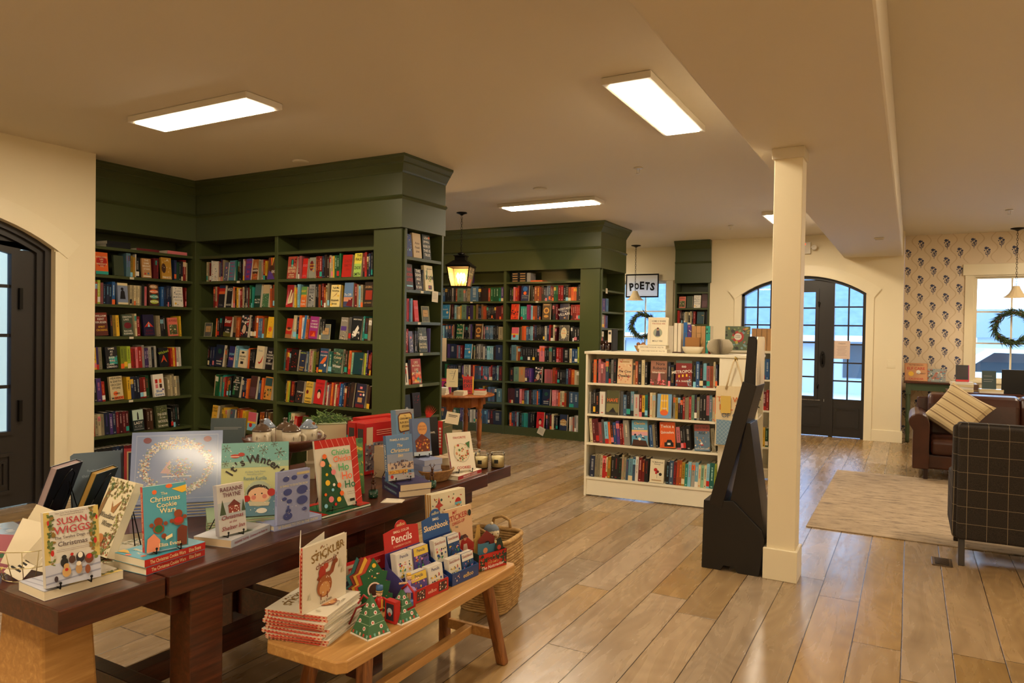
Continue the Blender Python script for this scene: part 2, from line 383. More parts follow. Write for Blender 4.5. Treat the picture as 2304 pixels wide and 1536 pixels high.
def entrance(name, T, ox0, ox1, label_root=None, yb=.10):
    """black arched frame: a glazed door leaf between two glazed sidelights"""
    zs, za = 2.22, 2.50
    root = empty(name, (0, 0, 0), kind='structure')
    fr = G(); n = 16; w = .045
    fr.box(ox0, ox0 + w, yb - .04, yb + .10, 0, zs, BLACKDOOR, T); fr.box(ox1 - w, ox1, yb - .04, yb + .10, 0, zs, BLACKDOOR, T)
    for k in range(n):
        xa, xb = ox0 + (ox1 - ox0) * k / n, ox0 + (ox1 - ox0) * (k + 1) / n
        za_, zb_ = arch_top(xa, ox0, ox1, zs, za), arch_top(xb, ox0, ox1, zs, za)
        v = [(xa, yb - .04, za_ - w), (xb, yb - .04, zb_ - w), (xb, yb - .04, zb_), (xa, yb - .04, za_)]
        v += [(x, yb + .10, z) for x, y, z in v]
        fr.add(v, [(0, 1, 2, 3), (4, 5, 1, 0), (3, 2, 6, 7), (7, 6, 5, 4)], BLACKDOOR, T)
    c = (ox0 + ox1) / 2
    fr.box(c - .475, c - .42, yb - .03, yb + .09, 0, 2.42, BLACKDOOR, T); fr.box(c + .42, c + .475, yb - .03, yb + .09, 0, 2.42, BLACKDOOR, T)
    fr.build('door_frame', root)
    # leaf
    lf = G(); y0, y1 = yb, yb + .05
    lf.box(c - .42, c - .20, y0, y1, .01, 2.44, BLACKDOOR, T); lf.box(c + .20, c + .42, y0, y1, .01, 2.44, BLACKDOOR, T)
    lf.box(c - .20, c + .20, y0, y1, .01, .62, BLACKDOOR, T); lf.box(c - .20, c + .20, y0, y1, 2.25, 2.44, BLACKDOOR, T)
    for a, b, c_, d in ((c - .30, c + .30, .14, .17), (c - .30, c + .30, .46, .49), (c - .30, c - .27, .14, .49), (c + .27, c + .30, .14, .49)): lf.box(a, b, y0 - .012, y0, c_, d, BLACKDOOR, T)
    for a, b, c_, d in ((c - .25, c - .2, .58, 2.28), (c + .2, c + .25, .58, 2.28), (c - .25, c + .25, .57, .62), (c - .25, c + .25, 2.25, 2.3)): lf.box(a, b, y0 - .02, y0, c_, d, BLACKDOOR, T)
    for z in (.92, 1.19, 1.46, 1.73, 2.0): lf.box(c - .2, c + .2, y0 + .01, y1 - .01, z - .012, z + .012, BLACKDOOR, T)
    lf.box(c - .012, c + .012, y0 + .01, y1 - .01, .62, 2.25, BLACKDOOR, T)
    d = lf.build('door_leaf', root)
    G().box(c - .21, c + .21, yb + .022, yb + .028, .61, 2.26, GLASS, T).build('pane', d)
    h = G(); hx = c + .315
    h.prism([(hx + .04 * math.cos(q * PI / 8), q2) for q, q2 in [(k, 1.2 + .13 * math.sin(k * PI / 8)) for k in range(16)]], 0, .012, BLACKMETAL, T @ TR(0, y0 - .012, 0, rx=PI / 2) @ Matrix.Scale(1, 4)) if False else None
    hp = [(hx + .04 * math.cos(k * PI / 8), 1.2 + .13 * math.sin(k * PI / 8)) for k in range(16)]
    h.yprism(hp, y0 - .012, y0, BLACKMETAL, T)
    h.tube([(hx, y0 - .012, 1.27), (hx, y0 - .05, 1.25), (hx, y0 - .055, 1.19), (hx, y0 - .012, 1.13)], .009, BLACKMETAL, 8, T)
    h.ball((hx, y0 - .02, 1.28), .014, BLACKMETAL, 8, T)
    h.build('door_handle', d)
    for z in (2.08, .80):
        G().box(c + .235, c + .27, y0 - .035, y0, z - .012, z + .012, BLACKMETAL, T).tube([(c + .25, y0 - .03, z - .06), (c + .25, y0 - .03, z + .02)], .009, BLACKMETAL, 6, T).build('latch', d)
    for side in (-1, 1):
        xa, xb = (c + .475, ox1 - w) if side > 0 else (ox0 + w, c - .475)
        s = G()
        s.box(xa, xb, yb, yb + .05, .01, .59, BLACKDOOR, T)
        for a, b, c_, d_ in ((xa + .03, xb - .03, .14, .16), (xa + .03, xb - .03, .43, .45), (xa + .03, xa + .05, .14, .45), (xb - .05, xb - .03, .14, .45)): s.box(a, b, yb - .012, yb, c_, d_, BLACKDOOR, T)
        arched_pane(G(), 0, 1, 0, ox0, ox1, zs, za, 0, BLACKDOOR, 0, T)
        mid = (xa + xb) / 2
        s.box(mid - .011, mid + .011, yb + .01, yb + .04, .59, arch_top(mid, ox0, ox1, zs, za) - .04, BLACKDOOR, T)
        for z in (.872, 1.153, 1.44, 1.728, 2.015): s.box(xa, xb, yb + .01, yb + .04, z - .011, z + .011, BLACKDOOR, T)
        q = s.build('sidelight', root)
        p = G(); arched_pane(p, xa, xb, .59, ox0, ox1, zs, za, .03, GLASS, yb + .022, T); p.build('pane', q)
    return root
entrance('door_1', T2, -2.43, -.60)

# left door: nearer, one leaf seen, glass with arched top
def left_door():
    T = TL; root = empty('door_2', (0, 0, 0), kind='structure'); ox0, ox1, zs, za = 1.67, 3.5, 2.22, 2.50; yb = .12
    fr = G(); n = 16; w = .05
    for q, yy in ((0, yb - .07), (.05, yb - .035)):
        fr.box(ox0 + q, ox0 + w + q, yy, yb + .10, 0, zs, BLACKDOOR, T); fr.box(ox1 - w - q, ox1 - q, yy, yb + .10, 0, zs, BLACKDOOR, T)
        for k in range(n):
            xa, xb = ox0 + (ox1 - ox0) * k / n, ox0 + (ox1 - ox0) * (k + 1) / n
            za_, zb_ = arch_top(xa, ox0, ox1, zs, za) - q, arch_top(xb, ox0, ox1, zs, za) - q
            v = [(xa, yy, za_ - w), (xb, yy, zb_ - w), (xb, yy, zb_), (xa, yy, za_)]; v += [(x, yb + .10, z) for x, y, z in v]
            fr.add(v, [(0, 1, 2, 3), (4, 5, 1, 0), (3, 2, 6, 7)], BLACKDOOR, T)
    fr.build('door_frame', root)
    for xa, xb in ((2.59, 3.4), (1.77, 2.58)):
        s = G(); gx0, gx1 = xa + .19, xb - .19; y0 = yb; ga = lambda x: arch_top(x, ox0, ox1, zs, za) - .22
        s.box(xa, gx0, y0, y0 + .05, .01, min(ga(xa + .02), ga(gx0)) + .12, BLACKDOOR, T); s.box(gx1, xb, y0, y0 + .05, .01, min(ga(xb - .02), ga(gx1)) + .12, BLACKDOOR, T)
        s.box(gx0, gx1, y0, y0 + .05, .01, .65, BLACKDOOR, T)
        pts = [(gx1, ga(gx1)), (gx0, ga(gx0)), (xa, ga(gx0) + .1), (xa, arch_top(xa, ox0, ox1, zs, za) - .09), ((xa + xb) / 2, arch_top((xa + xb) / 2, ox0, ox1, zs, za) - .09), (xb, arch_top(xb, ox0, ox1, zs, za) - .09), (xb, ga(gx1) + .1)]
        s.yprism(pts[::-1], y0, y0 + .05, BLACKDOOR, T)
        for a, b, c_, d_ in ((gx0 - .03, gx0, .62, ga(gx0)), (gx1, gx1 + .03, .62, ga(gx1)), (gx0 - .03, gx1 + .03, .62, .65), (gx0 - .02, gx1 + .02, .12, .15), (gx0 - .02, gx1 + .02, .44, .47), (gx0 - .02, gx0 + .01, .12, .47), (gx1 - .01, gx1 + .02, .12, .47),
                             (gx0 + .04, gx1 - .04, .19, .205), (gx0 + .04, gx1 - .04, .385, .40), (gx0 + .04, gx0 + .055, .19, .4), (gx1 - .055, gx1 - .04, .19, .4)):
            s.box(a, b, y0 - .018, y0, c_, d_, BLACKDOOR, T)
        for z in (1.03, 1.465, 1.882): s.box(gx0, gx1, y0 + .01, y0 + .04, z - .014, z + .014, BLACKDOOR, T)
        for z in (1.78, .82): s.box(gx1 + .06, gx1 + .085, y0 - .03, y0, z - .09, z + .09, BLACKMETAL, T)
        q = s.build('door_leaf', root)
        p = G(); p.yprism([(gx0, .64), (gx1, .64), (gx1, ga(gx1) + .02), ((gx0 + gx1) / 2, (ga(gx0) + ga(gx1)) / 2 + .03), (gx0, ga(gx0) + .02)], y0 + .022, y0 + .028, GLASS, T); p.build('pane', q)
left_door()

# baseboards
struct('baseboard_back', G().box(-.495, -.10, 11.98, 12.0, 0, .175, TRIM).box(-.105, -.085, 11.98, 12.1, 0, .175, TRIM), bevel=.004)
# column
g = G().box(-.787, -.615, 4.82, 5.0, .19, 2.76, WALL).box(-.806, -.598, 4.80, 5.02, 0, .2, TRIM)
g.box(-.80, -.605, 4.805, 5.015, 2.69, 2.76, CEIL)
tag(g.build('column', bevel=.004), 'square cream column with a box base standing under the dropped ceiling beam', 'column')

# right hand room: wallpaper wall with window and poets window wall
PAPER = rough_paint('wallpaper', '#dfcdb2', .7, .03, 80)
MOTIF = mat('#474d6c', .7, name='wallpaper_blue'); STRIPE = mat('#d0ba9a', .7, name='wallpaper_trellis')
def window_wall(name, x0, x1, wx0, wx1, wz0, wz1, y, m):
    g = G()
    g.box(x0, wx0, y, y + .2, 0, ZC, m); g.box(wx1, x1, y, y + .2, 0, ZC, m)
    g.box(wx0, wx1, y, y + .2, 0, wz0, m); g.box(wx0, wx1, y, y + .2, wz1, ZC, m)
    return g
g = window_wall('', -.11, 3.4, .80, 2.60, .93, 2.50, 12.64, PAPER)
def sprig(g, x, z, s):
    T = Matrix.Translation((0, 12.6385, 0))
    for dx, dz, r in ((-.018, .06, .026), (.022, .035, .02), (.008, .062, .012), (-.036, .026, .011), (.0, .012, .013), (.03, .004, .009), (-.02, -.004, .009)): g.disc(x + dx * s, z + dz * s, r * s * .82, MOTIF, T, 9)
    for pts in (((-.003, -.075), (.003, -.075), (.002, .03), (-.002, .03)), ((0, -.02), (.024, .02), (.02, .024), (-.002, -.01)), ((0, -.01), (-.018, .05), (-.022, .046), (-.003, -.015)),
                ((0, -.05), (.022, -.03), (.036, -.008), (.014, -.02)), ((0, -.05), (-.02, -.036), (-.034, -.014), (-.012, -.024)), ((0, -.03), (.03, .0), (.028, .006), (0, -.02))):
        g.flat([(x + a * s, z + b * s) for a, b in pts], MOTIF, T)
DX, DZ = .34, .272
for i in range(-1, 14):
    x = -.06 + i * DX * .5
    if x < -.10 or x > 3.3: continue
    for j in range(11):
        z = .12 + j * DZ + (DZ / 2 if i % 2 else 0)
        if z > ZC - .06 or (x > .69 and .9 < z < 2.72): continue
        sprig(g, x, z, 1.0)
T_ = Matrix.Translation((0, 12.6392, 0))
for i in range(-1, 14):
    xc = -.06 + (i + .5) * DX * .5; ph = PI * i; prev = None
    for k in range(0, 121):
        z = ZC * k / 120; x = xc + .042 * math.sin(2 * PI * (z - .12) / DZ + ph)
        if prev and -.10 < x < 3.3 and not (x > .70 and .92 < z < 2.7): g.flat([(prev[0] - .008, prev[1]), (prev[0] + .008, prev[1]), (x + .008, z), (x - .008, z)], STRIPE, T_)
        prev = (x, z)
struct('wall_right', g)
struct('wall_far', window_wall('', -5.6, -2.93, -4.74, -3.86, .80, 2.52, 12.64, WALL))

def window(name, wx0, wx1, wz0, wz1, y, xm, zm, tw=.11, left=True):
    root = empty(name, (0, 0, 0), kind='structure')
    g = G().box(wx0 - tw - .03, wx1 + tw + .03, y - .03, y, wz1, wz1 + .165, TRIM).box(wx0 - tw, wx0, y - .02, y, wz0 - .1, wz1, TRIM).box(wx1, wx1 + tw, y - .02, y, wz0 - .1, wz1, TRIM)
    g.box(wx0 - tw, wx1 + tw, y - .04, y + .0, wz0 - .03, wz0, TRIM).box(wx0 - tw, wx1 + tw, y - .02, y, wz0 - .12, wz0 - .03, TRIM)
    g.build('window_casing', root, bevel=.003)
    s = G(); f = .05; Y0, Y1 = y + .06, y + .11
    s.box(wx0, wx0 + f, Y0, Y1, wz0, wz1, TRIM).box(wx1 - f, wx1, Y0, Y1, wz0, wz1, TRIM).box(wx0, wx1, Y0, Y1, wz0, wz0 + f, TRIM).box(wx0, wx1, Y0, Y1, wz1 - f, wz1, TRIM)
    s.box(wx0, wx0 + .02, y, Y0, wz0, wz1, TRIM).box(wx1 - .02, wx1, y, Y0, wz0, wz1, TRIM).box(wx0, wx1, y, Y0, wz1 - .02, wz1, TRIM).box(wx0, wx1, y, Y0, wz0, wz0 + .02, TRIM)
    for x in xm: s.box(x - .011, x + .011, Y0 + .01, Y1 - .01, wz0, wz1, TRIM)
    for z in zm: s.box(wx0, wx1, Y0 + .01, Y1 - .01, z - .011, z + .011, TRIM)
    q = s.build('window_sash', root)
    G().box(wx0 + f - .01, wx1 - f + .01, Y0 + .022, Y0 + .028, wz0 + f - .01, wz1 - f + .01, GLASS).build('pane', q)
window('window_1', -4.74, -3.86, .80, 2.52, 12.64, (-4.29,), (1.494, 1.966))
window('window_2', .80, 2.60, .93, 2.50, 12.64, (1.28, 1.70, 2.15), (1.492, 1.96))

# unseen closing walls
struct('wall_front', G().box(-6.9, 3.4, -3.35, -3.2, 0, ZC, WALL))
struct('wall_side', G().box(3.4, 3.55, -3.2, 12.8, 0, ZC, WALL))

# ================================================================ outside
SNOW = rough_paint('pale_asphalt', '#a9b3bf', .8, .1, 3)
tag(G().box(-30, 40, 12.9, 60, -.25, -.2, SNOW).box(-40, -7.0, -20, 13, -.25, -.2, SNOW).build('ground_outside'), kind='structure')
SIDING = rough_paint('blue_roof_shingles', '#52688a', .8, .2, 14, '#60769a', 5)
BRICK = rough_paint('white_block_wall', '#9fa6ac', .8, .1, 10)
b = empty('house', (-6, 24, -.2), label='pale house with a broad blue-grey shingle roof across the street', cat='house')
G().box(-9, 7.2, 0, 8, 0, 1.9, BRICK).build('wall', b)
rf = G(); rf.add([(-9.4, -.4, 1.75), (7.6, -.4, 1.75), (6.0, 5, 5.4), (-9.4, 5, 5.4)], [(0, 1, 2, 3)], SIDING)
rf.add([(7.6, -.4, 1.75), (7.6, 9, 1.75), (6.0, 5, 5.4)], [(0, 1, 2)], SIDING)
rf.box(-9.4, 7.6, -.45, -.38, 1.6, 1.78, mat('#c8ccd0', .6)).build('roof', b)
w_ = G()
for x in (-4, .5, 4.2): w_.box(x, x + 1.2, -.03, 0, .5, 1.5, mat('#39424a', .3))
w_.build('window', b)
s_ = empty('white_house', (9, 40, -.2), label='low white house far behind the parked car outside the right window', cat='house')
G().box(-9, 8, 0, 5, 0, 1.9, mat('#b9c2c6', .8)).build('wall', s_)
G().xprism([(-.5, 1.8), (5.5, 1.8), (2.5, 3.2)], -9.5, 8.5, mat('#5c6b78', .8)).build('roof', s_)
# car
c = empty('car', (2.5, 16.6, -.2), D(4), label='white car parked in the street outside the right hand window', cat='car')
CARP = mat('#dfe6ee', .15, coat=.6, name='car_paint')
pr = [(-2.2, .35), (2.2, .35), (2.25, .8), (2.05, 1.0), (1.2, 1.12), (.55, 1.52), (-1.2, 1.56), (-1.95, 1.1), (-2.2, .95)]
G().yprism(pr, 0, 1.75, CARP).build('body', c, bevel=.06, seg=3)
G().yprism([(.95, 1.12), (.45, 1.46), (-.2, 1.48), (-.2, 1.1)], -.012, 0, mat('#1b2833', .1)).yprism([(-.3, 1.1), (-.3, 1.48), (-1.1, 1.49), (-1.6, 1.12)], -.012, 0, mat('#1b2833', .1)).build('side_window', c)
for x in (-1.4, 1.4):
    wh = G().lathe([(.02, 0), (.33, 0), (.33, .2), (.02, .2)], mat('#1a1a1c', .7), 20, TR(x, .17, .33, rx=PI / 2)).build('wheel', c)
# stone wall outside the left door
def stone_mat():
    m = bpy.data.materials.new('white_stone_wall'); m.use_nodes = True; p = m.node_tree.nodes['Principled BSDF']
    tc = N(m, 'ShaderNodeTexCoord'); mp = N(m, 'ShaderNodeMapping'); mp.inputs['Scale'].default_value = (1, 2.0, 3.6); L(m, tc.outputs['Object'], mp.inputs[0])
    v = N(m, 'ShaderNodeTexVoronoi', i_Scale=1.3, feature='DISTANCE_TO_EDGE'); L(m, mp.outputs[0], v.inputs[0])
    r = ramp(m, [(.03, '#8e949c'), (.16, '#3a424c')]); L(m, v.outputs['Distance'], r.inputs[0])
    n = N(m, 'ShaderNodeTexNoise', i_Scale=3, i_Detail=6); L(m, tc.outputs['Object'], n.inputs[0])
    mx = N(m, 'ShaderNodeMix', data_type='RGBA', blend_type='OVERLAY'); mx.inputs[0].default_value = .6; L(m, r.outputs[0], mx.inputs[6]); L(m, n.outputs[0], mx.inputs[7])
    L(m, mx.outputs[2], p.inputs['Base Color']); p.inputs['Roughness'].default_value = .9
    b = N(m, 'ShaderNodeBump', i_Strength=.8, i_Distance=.05); L(m, v.outputs['Distance'], b.inputs['Height']); L(m, b.outputs[0], p.inputs['Normal'])
    return m
tag(G().box(-8.9, -8.6, 1, 9, -.2, 2.9, stone_mat()).build('stone_wall'), 'pale rough stone wall outside the left black door', 'wall')

# ================================================================ ceiling fixtures
PANEL = mat(LAMPC, .5, emit=LAMP, name='panel_light'); WHITEMETAL = mat('#d8d0c0', .45, name='white_enamel')
def ceiling_light(x, y, along_x, label, lx=1.19, ly=.245):
    o = empty('ceiling_light', (x, y, ZC), 0 if along_x else PI / 2, label, 'ceiling light', 'flat panel ceiling lights')
    G().box(-lx / 2 - .05, lx / 2 + .05, -ly / 2 - .035, ly / 2 + .035, -.045, -.0005, WHITEMETAL).build('housing', o, bevel=.006)
    G().box(-lx / 2, lx / 2, -ly / 2, ly / 2, -.052, -.046, PANEL).build('diffuser', o)
    return o
ceiling_light(-4.51, 3.425, 1, 'lit panel ceiling light nearest the left wall, over the cluttered table')
ceiling_light(-1.535, 4.745, 0, 'lit panel ceiling light beside the beam in the middle of the ceiling')
ceiling_light(-3.84, 7.76, 1, 'lit panel ceiling light in front of the far green bookcase')
ceiling_light(-1.535, 10.12, 0, 'lit panel ceiling light half hidden behind the cream column')
ceiling_light(-4.51, -.7, 1, 'lit panel ceiling light behind the viewer, left of the beam')
ceiling_light(-1.535, -.2, 0, 'lit panel ceiling light behind the viewer, next to the beam')
ceiling_light(1.7, -2.5, 1, 'added unseen panel light in the corner behind the viewer')  # added unseen panel that puts the glare on the big periwinkle cover
ceiling_light(1.9, 2.0, 0, 'lit panel ceiling light right of the beam, outside the view')
ceiling_light(1.9, 10.6, 0, 'added panel light near the wallpapered wall, outside the view')  # extra panel added out of frame to brighten the wallpapered wall
ceiling_light(-5.7, 11.3, 1, 'added panel light hidden behind the far green bookcase')  # added out of sight to brighten the banner and the wall around it
ceiling_light(1.9, 6.6, 0, 'lit panel ceiling light over the sitting corner, outside the view')
BRASSY = mat('#cfc6b4', .3, .3)
for i, (x, y, lb) in enumerate(((-2.285, 6.485, 'small sprinkler head on the ceiling left of the column'), (-2.288, 10.49, 'small far sprinkler head on the ceiling near the entrance wall'), (1.009, 10.52, 'small sprinkler head on the ceiling right of the beam'))):
    o = empty('sprinkler', (x, y, ZC), 0, lb, 'sprinkler', 'ceiling sprinklers')
    G().lathe([(.04, -.001), (.045, -.008), (.02, -.012), (.012, -.012)], BRASSY, 14).build('escutcheon', o)
    G().tube([(-.012, 0, -.012), (-.012, 0, -.045), (0, 0, -.055)], .003, BRASSY, 5).tube([(.012, 0, -.012), (.012, 0, -.045), (0, 0, -.055)], .003, BRASSY, 5).lathe([(.022, -.058), (.022, -.055), (.001, -.054)], BRASSY, 10).build('deflector', o)
for x, y, lb in ((-3.577, 6.978, 'flat round cover plate on the ceiling above the far lit panel'), (-5.025, 4.886, 'flat round cover plate on the ceiling over the corner bookcase')):
    tag(G().lathe([(.075, -.001), (.078, -.008), (.06, -.014), (.001, -.015)], CEIL, 24).build('cover_plate', loc=(x, y, ZC)), lb, 'cover plate', 'round ceiling cover plates')
o = empty('smoke_alarm', (-.36, 9.7, 2.76), 0, 'small square detector under the beam beyond the column', 'alarm')
G().box(-.055, .055, -.04, .04, -.018, -.0005, WHITEMETAL).build('base', o, bevel=.003); G().box(-.045, .045, -.012, .012, -.026, -.018, CEIL).build('cover', o)
o = empty('emergency_light', (-1.46, 11.999, 2.93), 0, 'white exit and emergency lamp unit on the wall above the black entrance', 'emergency light')
G().box(-.14, .07, -.06, 0, -.09, .09, WHITEMETAL).box(-.06, -.0, -.0615, -.06, .045, .07, mat('#ff4a28', .5, emit=1.2)).build('body', o, bevel=.02)
G().lathe([(.012, 0), (.04, .02), (.042, .06), (.03, .062), (.001, .05)], WHITEMETAL, 16, TR(.125, -.05, .0, rx=PI / 2)).tube([(.06, -.03, 0), (.12, -.03, 0)], .012, WHITEMETAL, 8).build('lamp_head', o)
o = empty('light_switch', (-.25, 11.9995, 1.165), 0, 'double white rocker switch plate on the wall right of the entrance', 'light switch')
G().box(-.058, .058, -.006, 0, -.06, .06, TRIM).build('plate', o, bevel=.002)
for x in (-.024, .024): G().box(x - .017, x + .017, -.011, -.006, -.034, .034, TRIM).build('rocker', o, bevel=.001)
# ================================================================ bookcases
def frustum(g, x0, x1, y0, y1, z0, z1, e0, e1, m, T, right=True, back=False):
    """box ring that flares outward to the front (-y), left/right by e0 (bottom) and e1 (top)"""
    r0, r1 = (e0, e1) if right else (0, 0)
    v = [(x0, y0 - e0, z0), (x1 + r0, y0 - e0, z0), (x1 + r0, y1, z0), (x0, y1, z0), (x0, y0 - e1, z1), (x1 + r1, y0 - e1, z1), (x1 + r1, y1, z1), (x0, y1, z1)]
    g.add(v, [(3, 2, 1, 0), (4, 5, 6, 7), (0, 1, 5, 4), (1, 2, 6, 5), (2, 3, 7, 6), (3, 0, 4, 7)], m, T)

ZS = [2.33, 2.055, 1.77, 1.455, 1.13, .815, .48, .14]
def case(label, T, x0, x1, yb, dividers, zs, pil=None, top=None, zf=2.49, right=True, ytop=None, m=None, wd=.045, base=True, left_side=True, name='bookcase', lipx=None):
    """floor-to-ceiling bookcase; local frame: shelves along x, front at y=0, body behind (+y)"""
    m = m or GREEN
    o = empty(name, (0, 0, 0), 0, label, 'bookcase')
    G().box(x0, pil[0] if pil else x1, yb - .015, yb, 0, zf, m, T).build("back_panel", o)
    sides = ([(x0, x0 + .03)] if left_side else []) + [(d - wd / 2, d + wd / 2) for d in dividers]
    xr = pil[0] if pil else x1 - .03
    sides.append((xr, x1))
    if pil:
        G().box(pil[0], pil[1], 0, .022, 0, zf, m, T).box(pil[0], pil[0] + .018, .022, yb, 0, zf, m, T).build('pilaster', o, bevel=.002)
        sides.pop()
    for a, b in sides: G().box(a, b, 0, yb - .015, 0, zf, m, T).build('divider' if (a, b) != sides[0] else 'side_panel', o, bevel=.002)
    edges = [x0 + (.03 if left_side else 0)] + [q for d in dividers for q in (d - wd / 2, d + wd / 2)] + [xr]
    for k in range(0, len(edges), 2):
        for z in zs: G().box(edges[k], edges[k + 1], .004, yb - .015, z - .028, z, m, T).build('shelf', o, bevel=.0015)
        if base: G().box(edges[k], edges[k + 1], .006, .03, 0, zs[-1] - .028, m, T).build('base_panel', o)
    if top:
        tx1, ty1 = top; g = G()
        g.box(x0, tx1 + .025, -.03, ty1, zf, 2.755, m, T); g.box(x0, tx1 + .02, -.025, ty1, 2.755, 2.99, m, T)
        g.build('frieze', o)
        g = G(); frustum(g, x0, tx1 + .025, -.03, ty1, 2.745, 2.762, .0, .018, m, T, right); frustum(g, x0, tx1 + .025, -.03, ty1, 2.762, 2.782, .022, .008, m, T, right); g.build('picture_rail', o)
        g = G()
        for z0, z1, e0, e1 in ((2.985, 3.0, .006, .012), (3.0, 3.055, .012, .05), (3.055, 3.07, .056, .056), (3.07, 3.105, .06, .085), (3.105, 3.129, .09, .09)): frustum(g, x0, tx1 + .02, -.025, ty1, z0, z1, e0, e1, m, T, right)
        g.build('crown_moulding', o)
    return o

T1 = TR(0, 5.162, 0)
TW = Matrix(((0, -1, 0, -6.87), (1, 0, 0, 0), (0, 0, 1, 0), (0, 0, 0, 1)))      # wing faces +x, its x runs along room y
TE = Matrix(((0, -1, 0, -4.025), (1, 0, 0, 0), (0, 0, 1, 0), (0, 0, 0, 1)))     # end cap of the near run
T3 = TR(0, 9.42, 0)
TF = Matrix(((0, -1, 0, -3.835), (1, 0, 0, 0), (0, 0, 1, 0), (0, 0, 0, 1)))     # end cap of the far run
case('dark green built-in bookcase run of two bays behind the cluttered dark table', T1, -6.87, -4.046, .30, [-5.639], ZS, pil=(-4.37, -4.046), top=(-4.046, .66))
_c = [o for o in bpy.data.objects if o.name == 'bookcase'][0]
G().box(-6.905, -6.832, 5.118, 5.20, 0, 2.489, GREEN).build('corner_stile', _c, bevel=.002)
case('dark green bookcase wing standing against the left wall in the corner', TW, 3.54, 5.1615, .33, [], ZS, top=(5.105, .33), right=False)
g = case('narrow green end bookcase with covers facing the aisle, near lantern', TE, 5.19, 5.80, .30, [], [2.235, 1.935, 1.64, 1.35, 1.055, .74, .40, .14], base=True, zf=2.488)
case('far green bookcase run of two bays behind the round wooden table', T3, -7.0, -3.857, .32, [-5.40], [2.305, 2.018, 1.74, 1.431, 1.12, .805, .475, .127], pil=(-4.155, -3.857), top=(-3.857, .99), zf=2.475)
case('narrow green end bookcase of the far run beside the window', TF, 9.45, 10.38, .30, [], [2.18, 1.87, 1.63, 1.3, 1.0, .7, .4, .13], zf=2.473)
case('small green bookcase in the back corner left of the entrance', TR(0, 12.0, 0), -3.53, -2.945, .30, [], [2.27, 2.0, 1.73, 1.45, 1.15, .85, .5, .13], top=(-2.945, .30), zf=2.42, right=False)
# side wall behind the cases, with a tall window that lights the far bookcase
g = G()
g.box(-7.4, -7.22, 3.80, 6.5, 0, ZC, WALL).box(-7.4, -7.22, 8.9, 12.84, 0, ZC, WALL).box(-7.4, -7.22, 6.5, 8.9, 2.4, ZC, WALL).box(-7.4, -7.22, 6.5, 8.9, 0, .5, WALL)
g.box(-7.22, -5.6, 12.64, 12.84, 0, ZC, WALL)
struct('wall_side_left', g)
g = G()
for y in (6.5, 7.28, 8.06, 8.86): g.box(-7.30, -7.26, y, y + .04, .5, 2.4, TRIM)
for z in (.5, 1.13, 1.76, 2.36): g.box(-7.30, -7.26, 6.5, 8.9, z, z + .04, TRIM)
w3 = struct('window_3', g); G().box(-7.285, -7.279, 6.52, 8.88, .52, 2.38, GLASS).build('pane', w3)

# ================================================================ shelf books
CODE = dict(K='#17181c', N='#1c2b4c', B='#2c6ab0', C='#86c3da', T='#2a9a8b', G='#1c6a3c', L='#a9bd34', Y='#e6b52c', O='#e2662a', R='#b8221c', M='#6c1620', P='#dd7a80',
            V='#563a86', W='#e6dfd0', E='#dccb9e', S='#8b8c8a', D='#46291c', A='#b58a58', H='#8fbd9c', F='#b32d72', U='#4c7399')
CNAME = dict(K='black', N='navy', B='blue', C='pale blue', T='teal', G='green', L='lime green', Y='yellow', O='orange', R='red', M='maroon', P='pink', V='violet', W='white', E='cream', S='grey', D='dark brown',
             A='tan', H='pale green', F='magenta', U='slate blue')
PAGE = mat('#d9cdb0', .85, name='book_pages')
BR = random.Random(11)
def cov(c, r=.42): return mat(CODE.get(c, c), r)
def mixc(a, b, f=.38):
    a, b = CODE.get(a, a).strip('#'), CODE.get(b, b).strip('#')
    return mat('#' + ''.join('%02x' % round(int(a[i:i + 2], 16) * (1 - f) + int(b[i:i + 2], 16) * f) for i in (0, 2, 4)), .42)
def spine_book(g, t, h, d, c, mk, T, rnd, title=None, rounded=False):
    """spine at y=0 facing -y, thickness along x from 0 to t, depth d"""
    C = mixc(c, '#000000', rnd.choice((.05, .18, .32, .42))); b = .0018
    g.box(0, b, 0, d, 0, h, C, T).box(t - b, t, 0, d, 0, h, C, T).box(b, t - b, 0, b * 1.6, 0, h, C, T)
    g.box(b, t - b, b * 1.6, d - .003, .002, h - .003, PAGE, T)
    M = T @ TR(0, -.0006, 0)
    K = mixc(mk, c)
    if title: g.text(title, t / 2, h * .52, t * .55, K, M, maxw=h * .72, rot=-PI / 2, bold=.01)
    elif t > .011:
        k = rnd.random(); w = t * (.10 + .12 * rnd.random())
        z = h * (.9 - .08 * rnd.random()); ze = h * (.3 + .2 * rnd.random())
        while z > ze:                                       # broken strokes that read as lettering from afar
            l = .0035 + .0055 * rnd.random(); g.flat([(t / 2 - w, z - l), (t / 2 + w, z - l), (t / 2 + w, z), (t / 2 - w, z)], K, M); z -= l + .0022 + (.006 if rnd.random() < .15 else 0)
        if k < .45: z0 = h * .05; g.flat([(t * .3, z0), (t * .7, z0), (t * .7, z0 + .01), (t * .3, z0 + .01)], K, M)
        if k > .6:
            o = cov(rnd.choice('RYCWOTKPE')); z0 = h * rnd.choice((.0, .08, .68)); g.flat([(0, z0), (t, z0), (t, z0 + h * .22), (0, z0 + h * .22)], o, T @ TR(0, -.0003, 0))

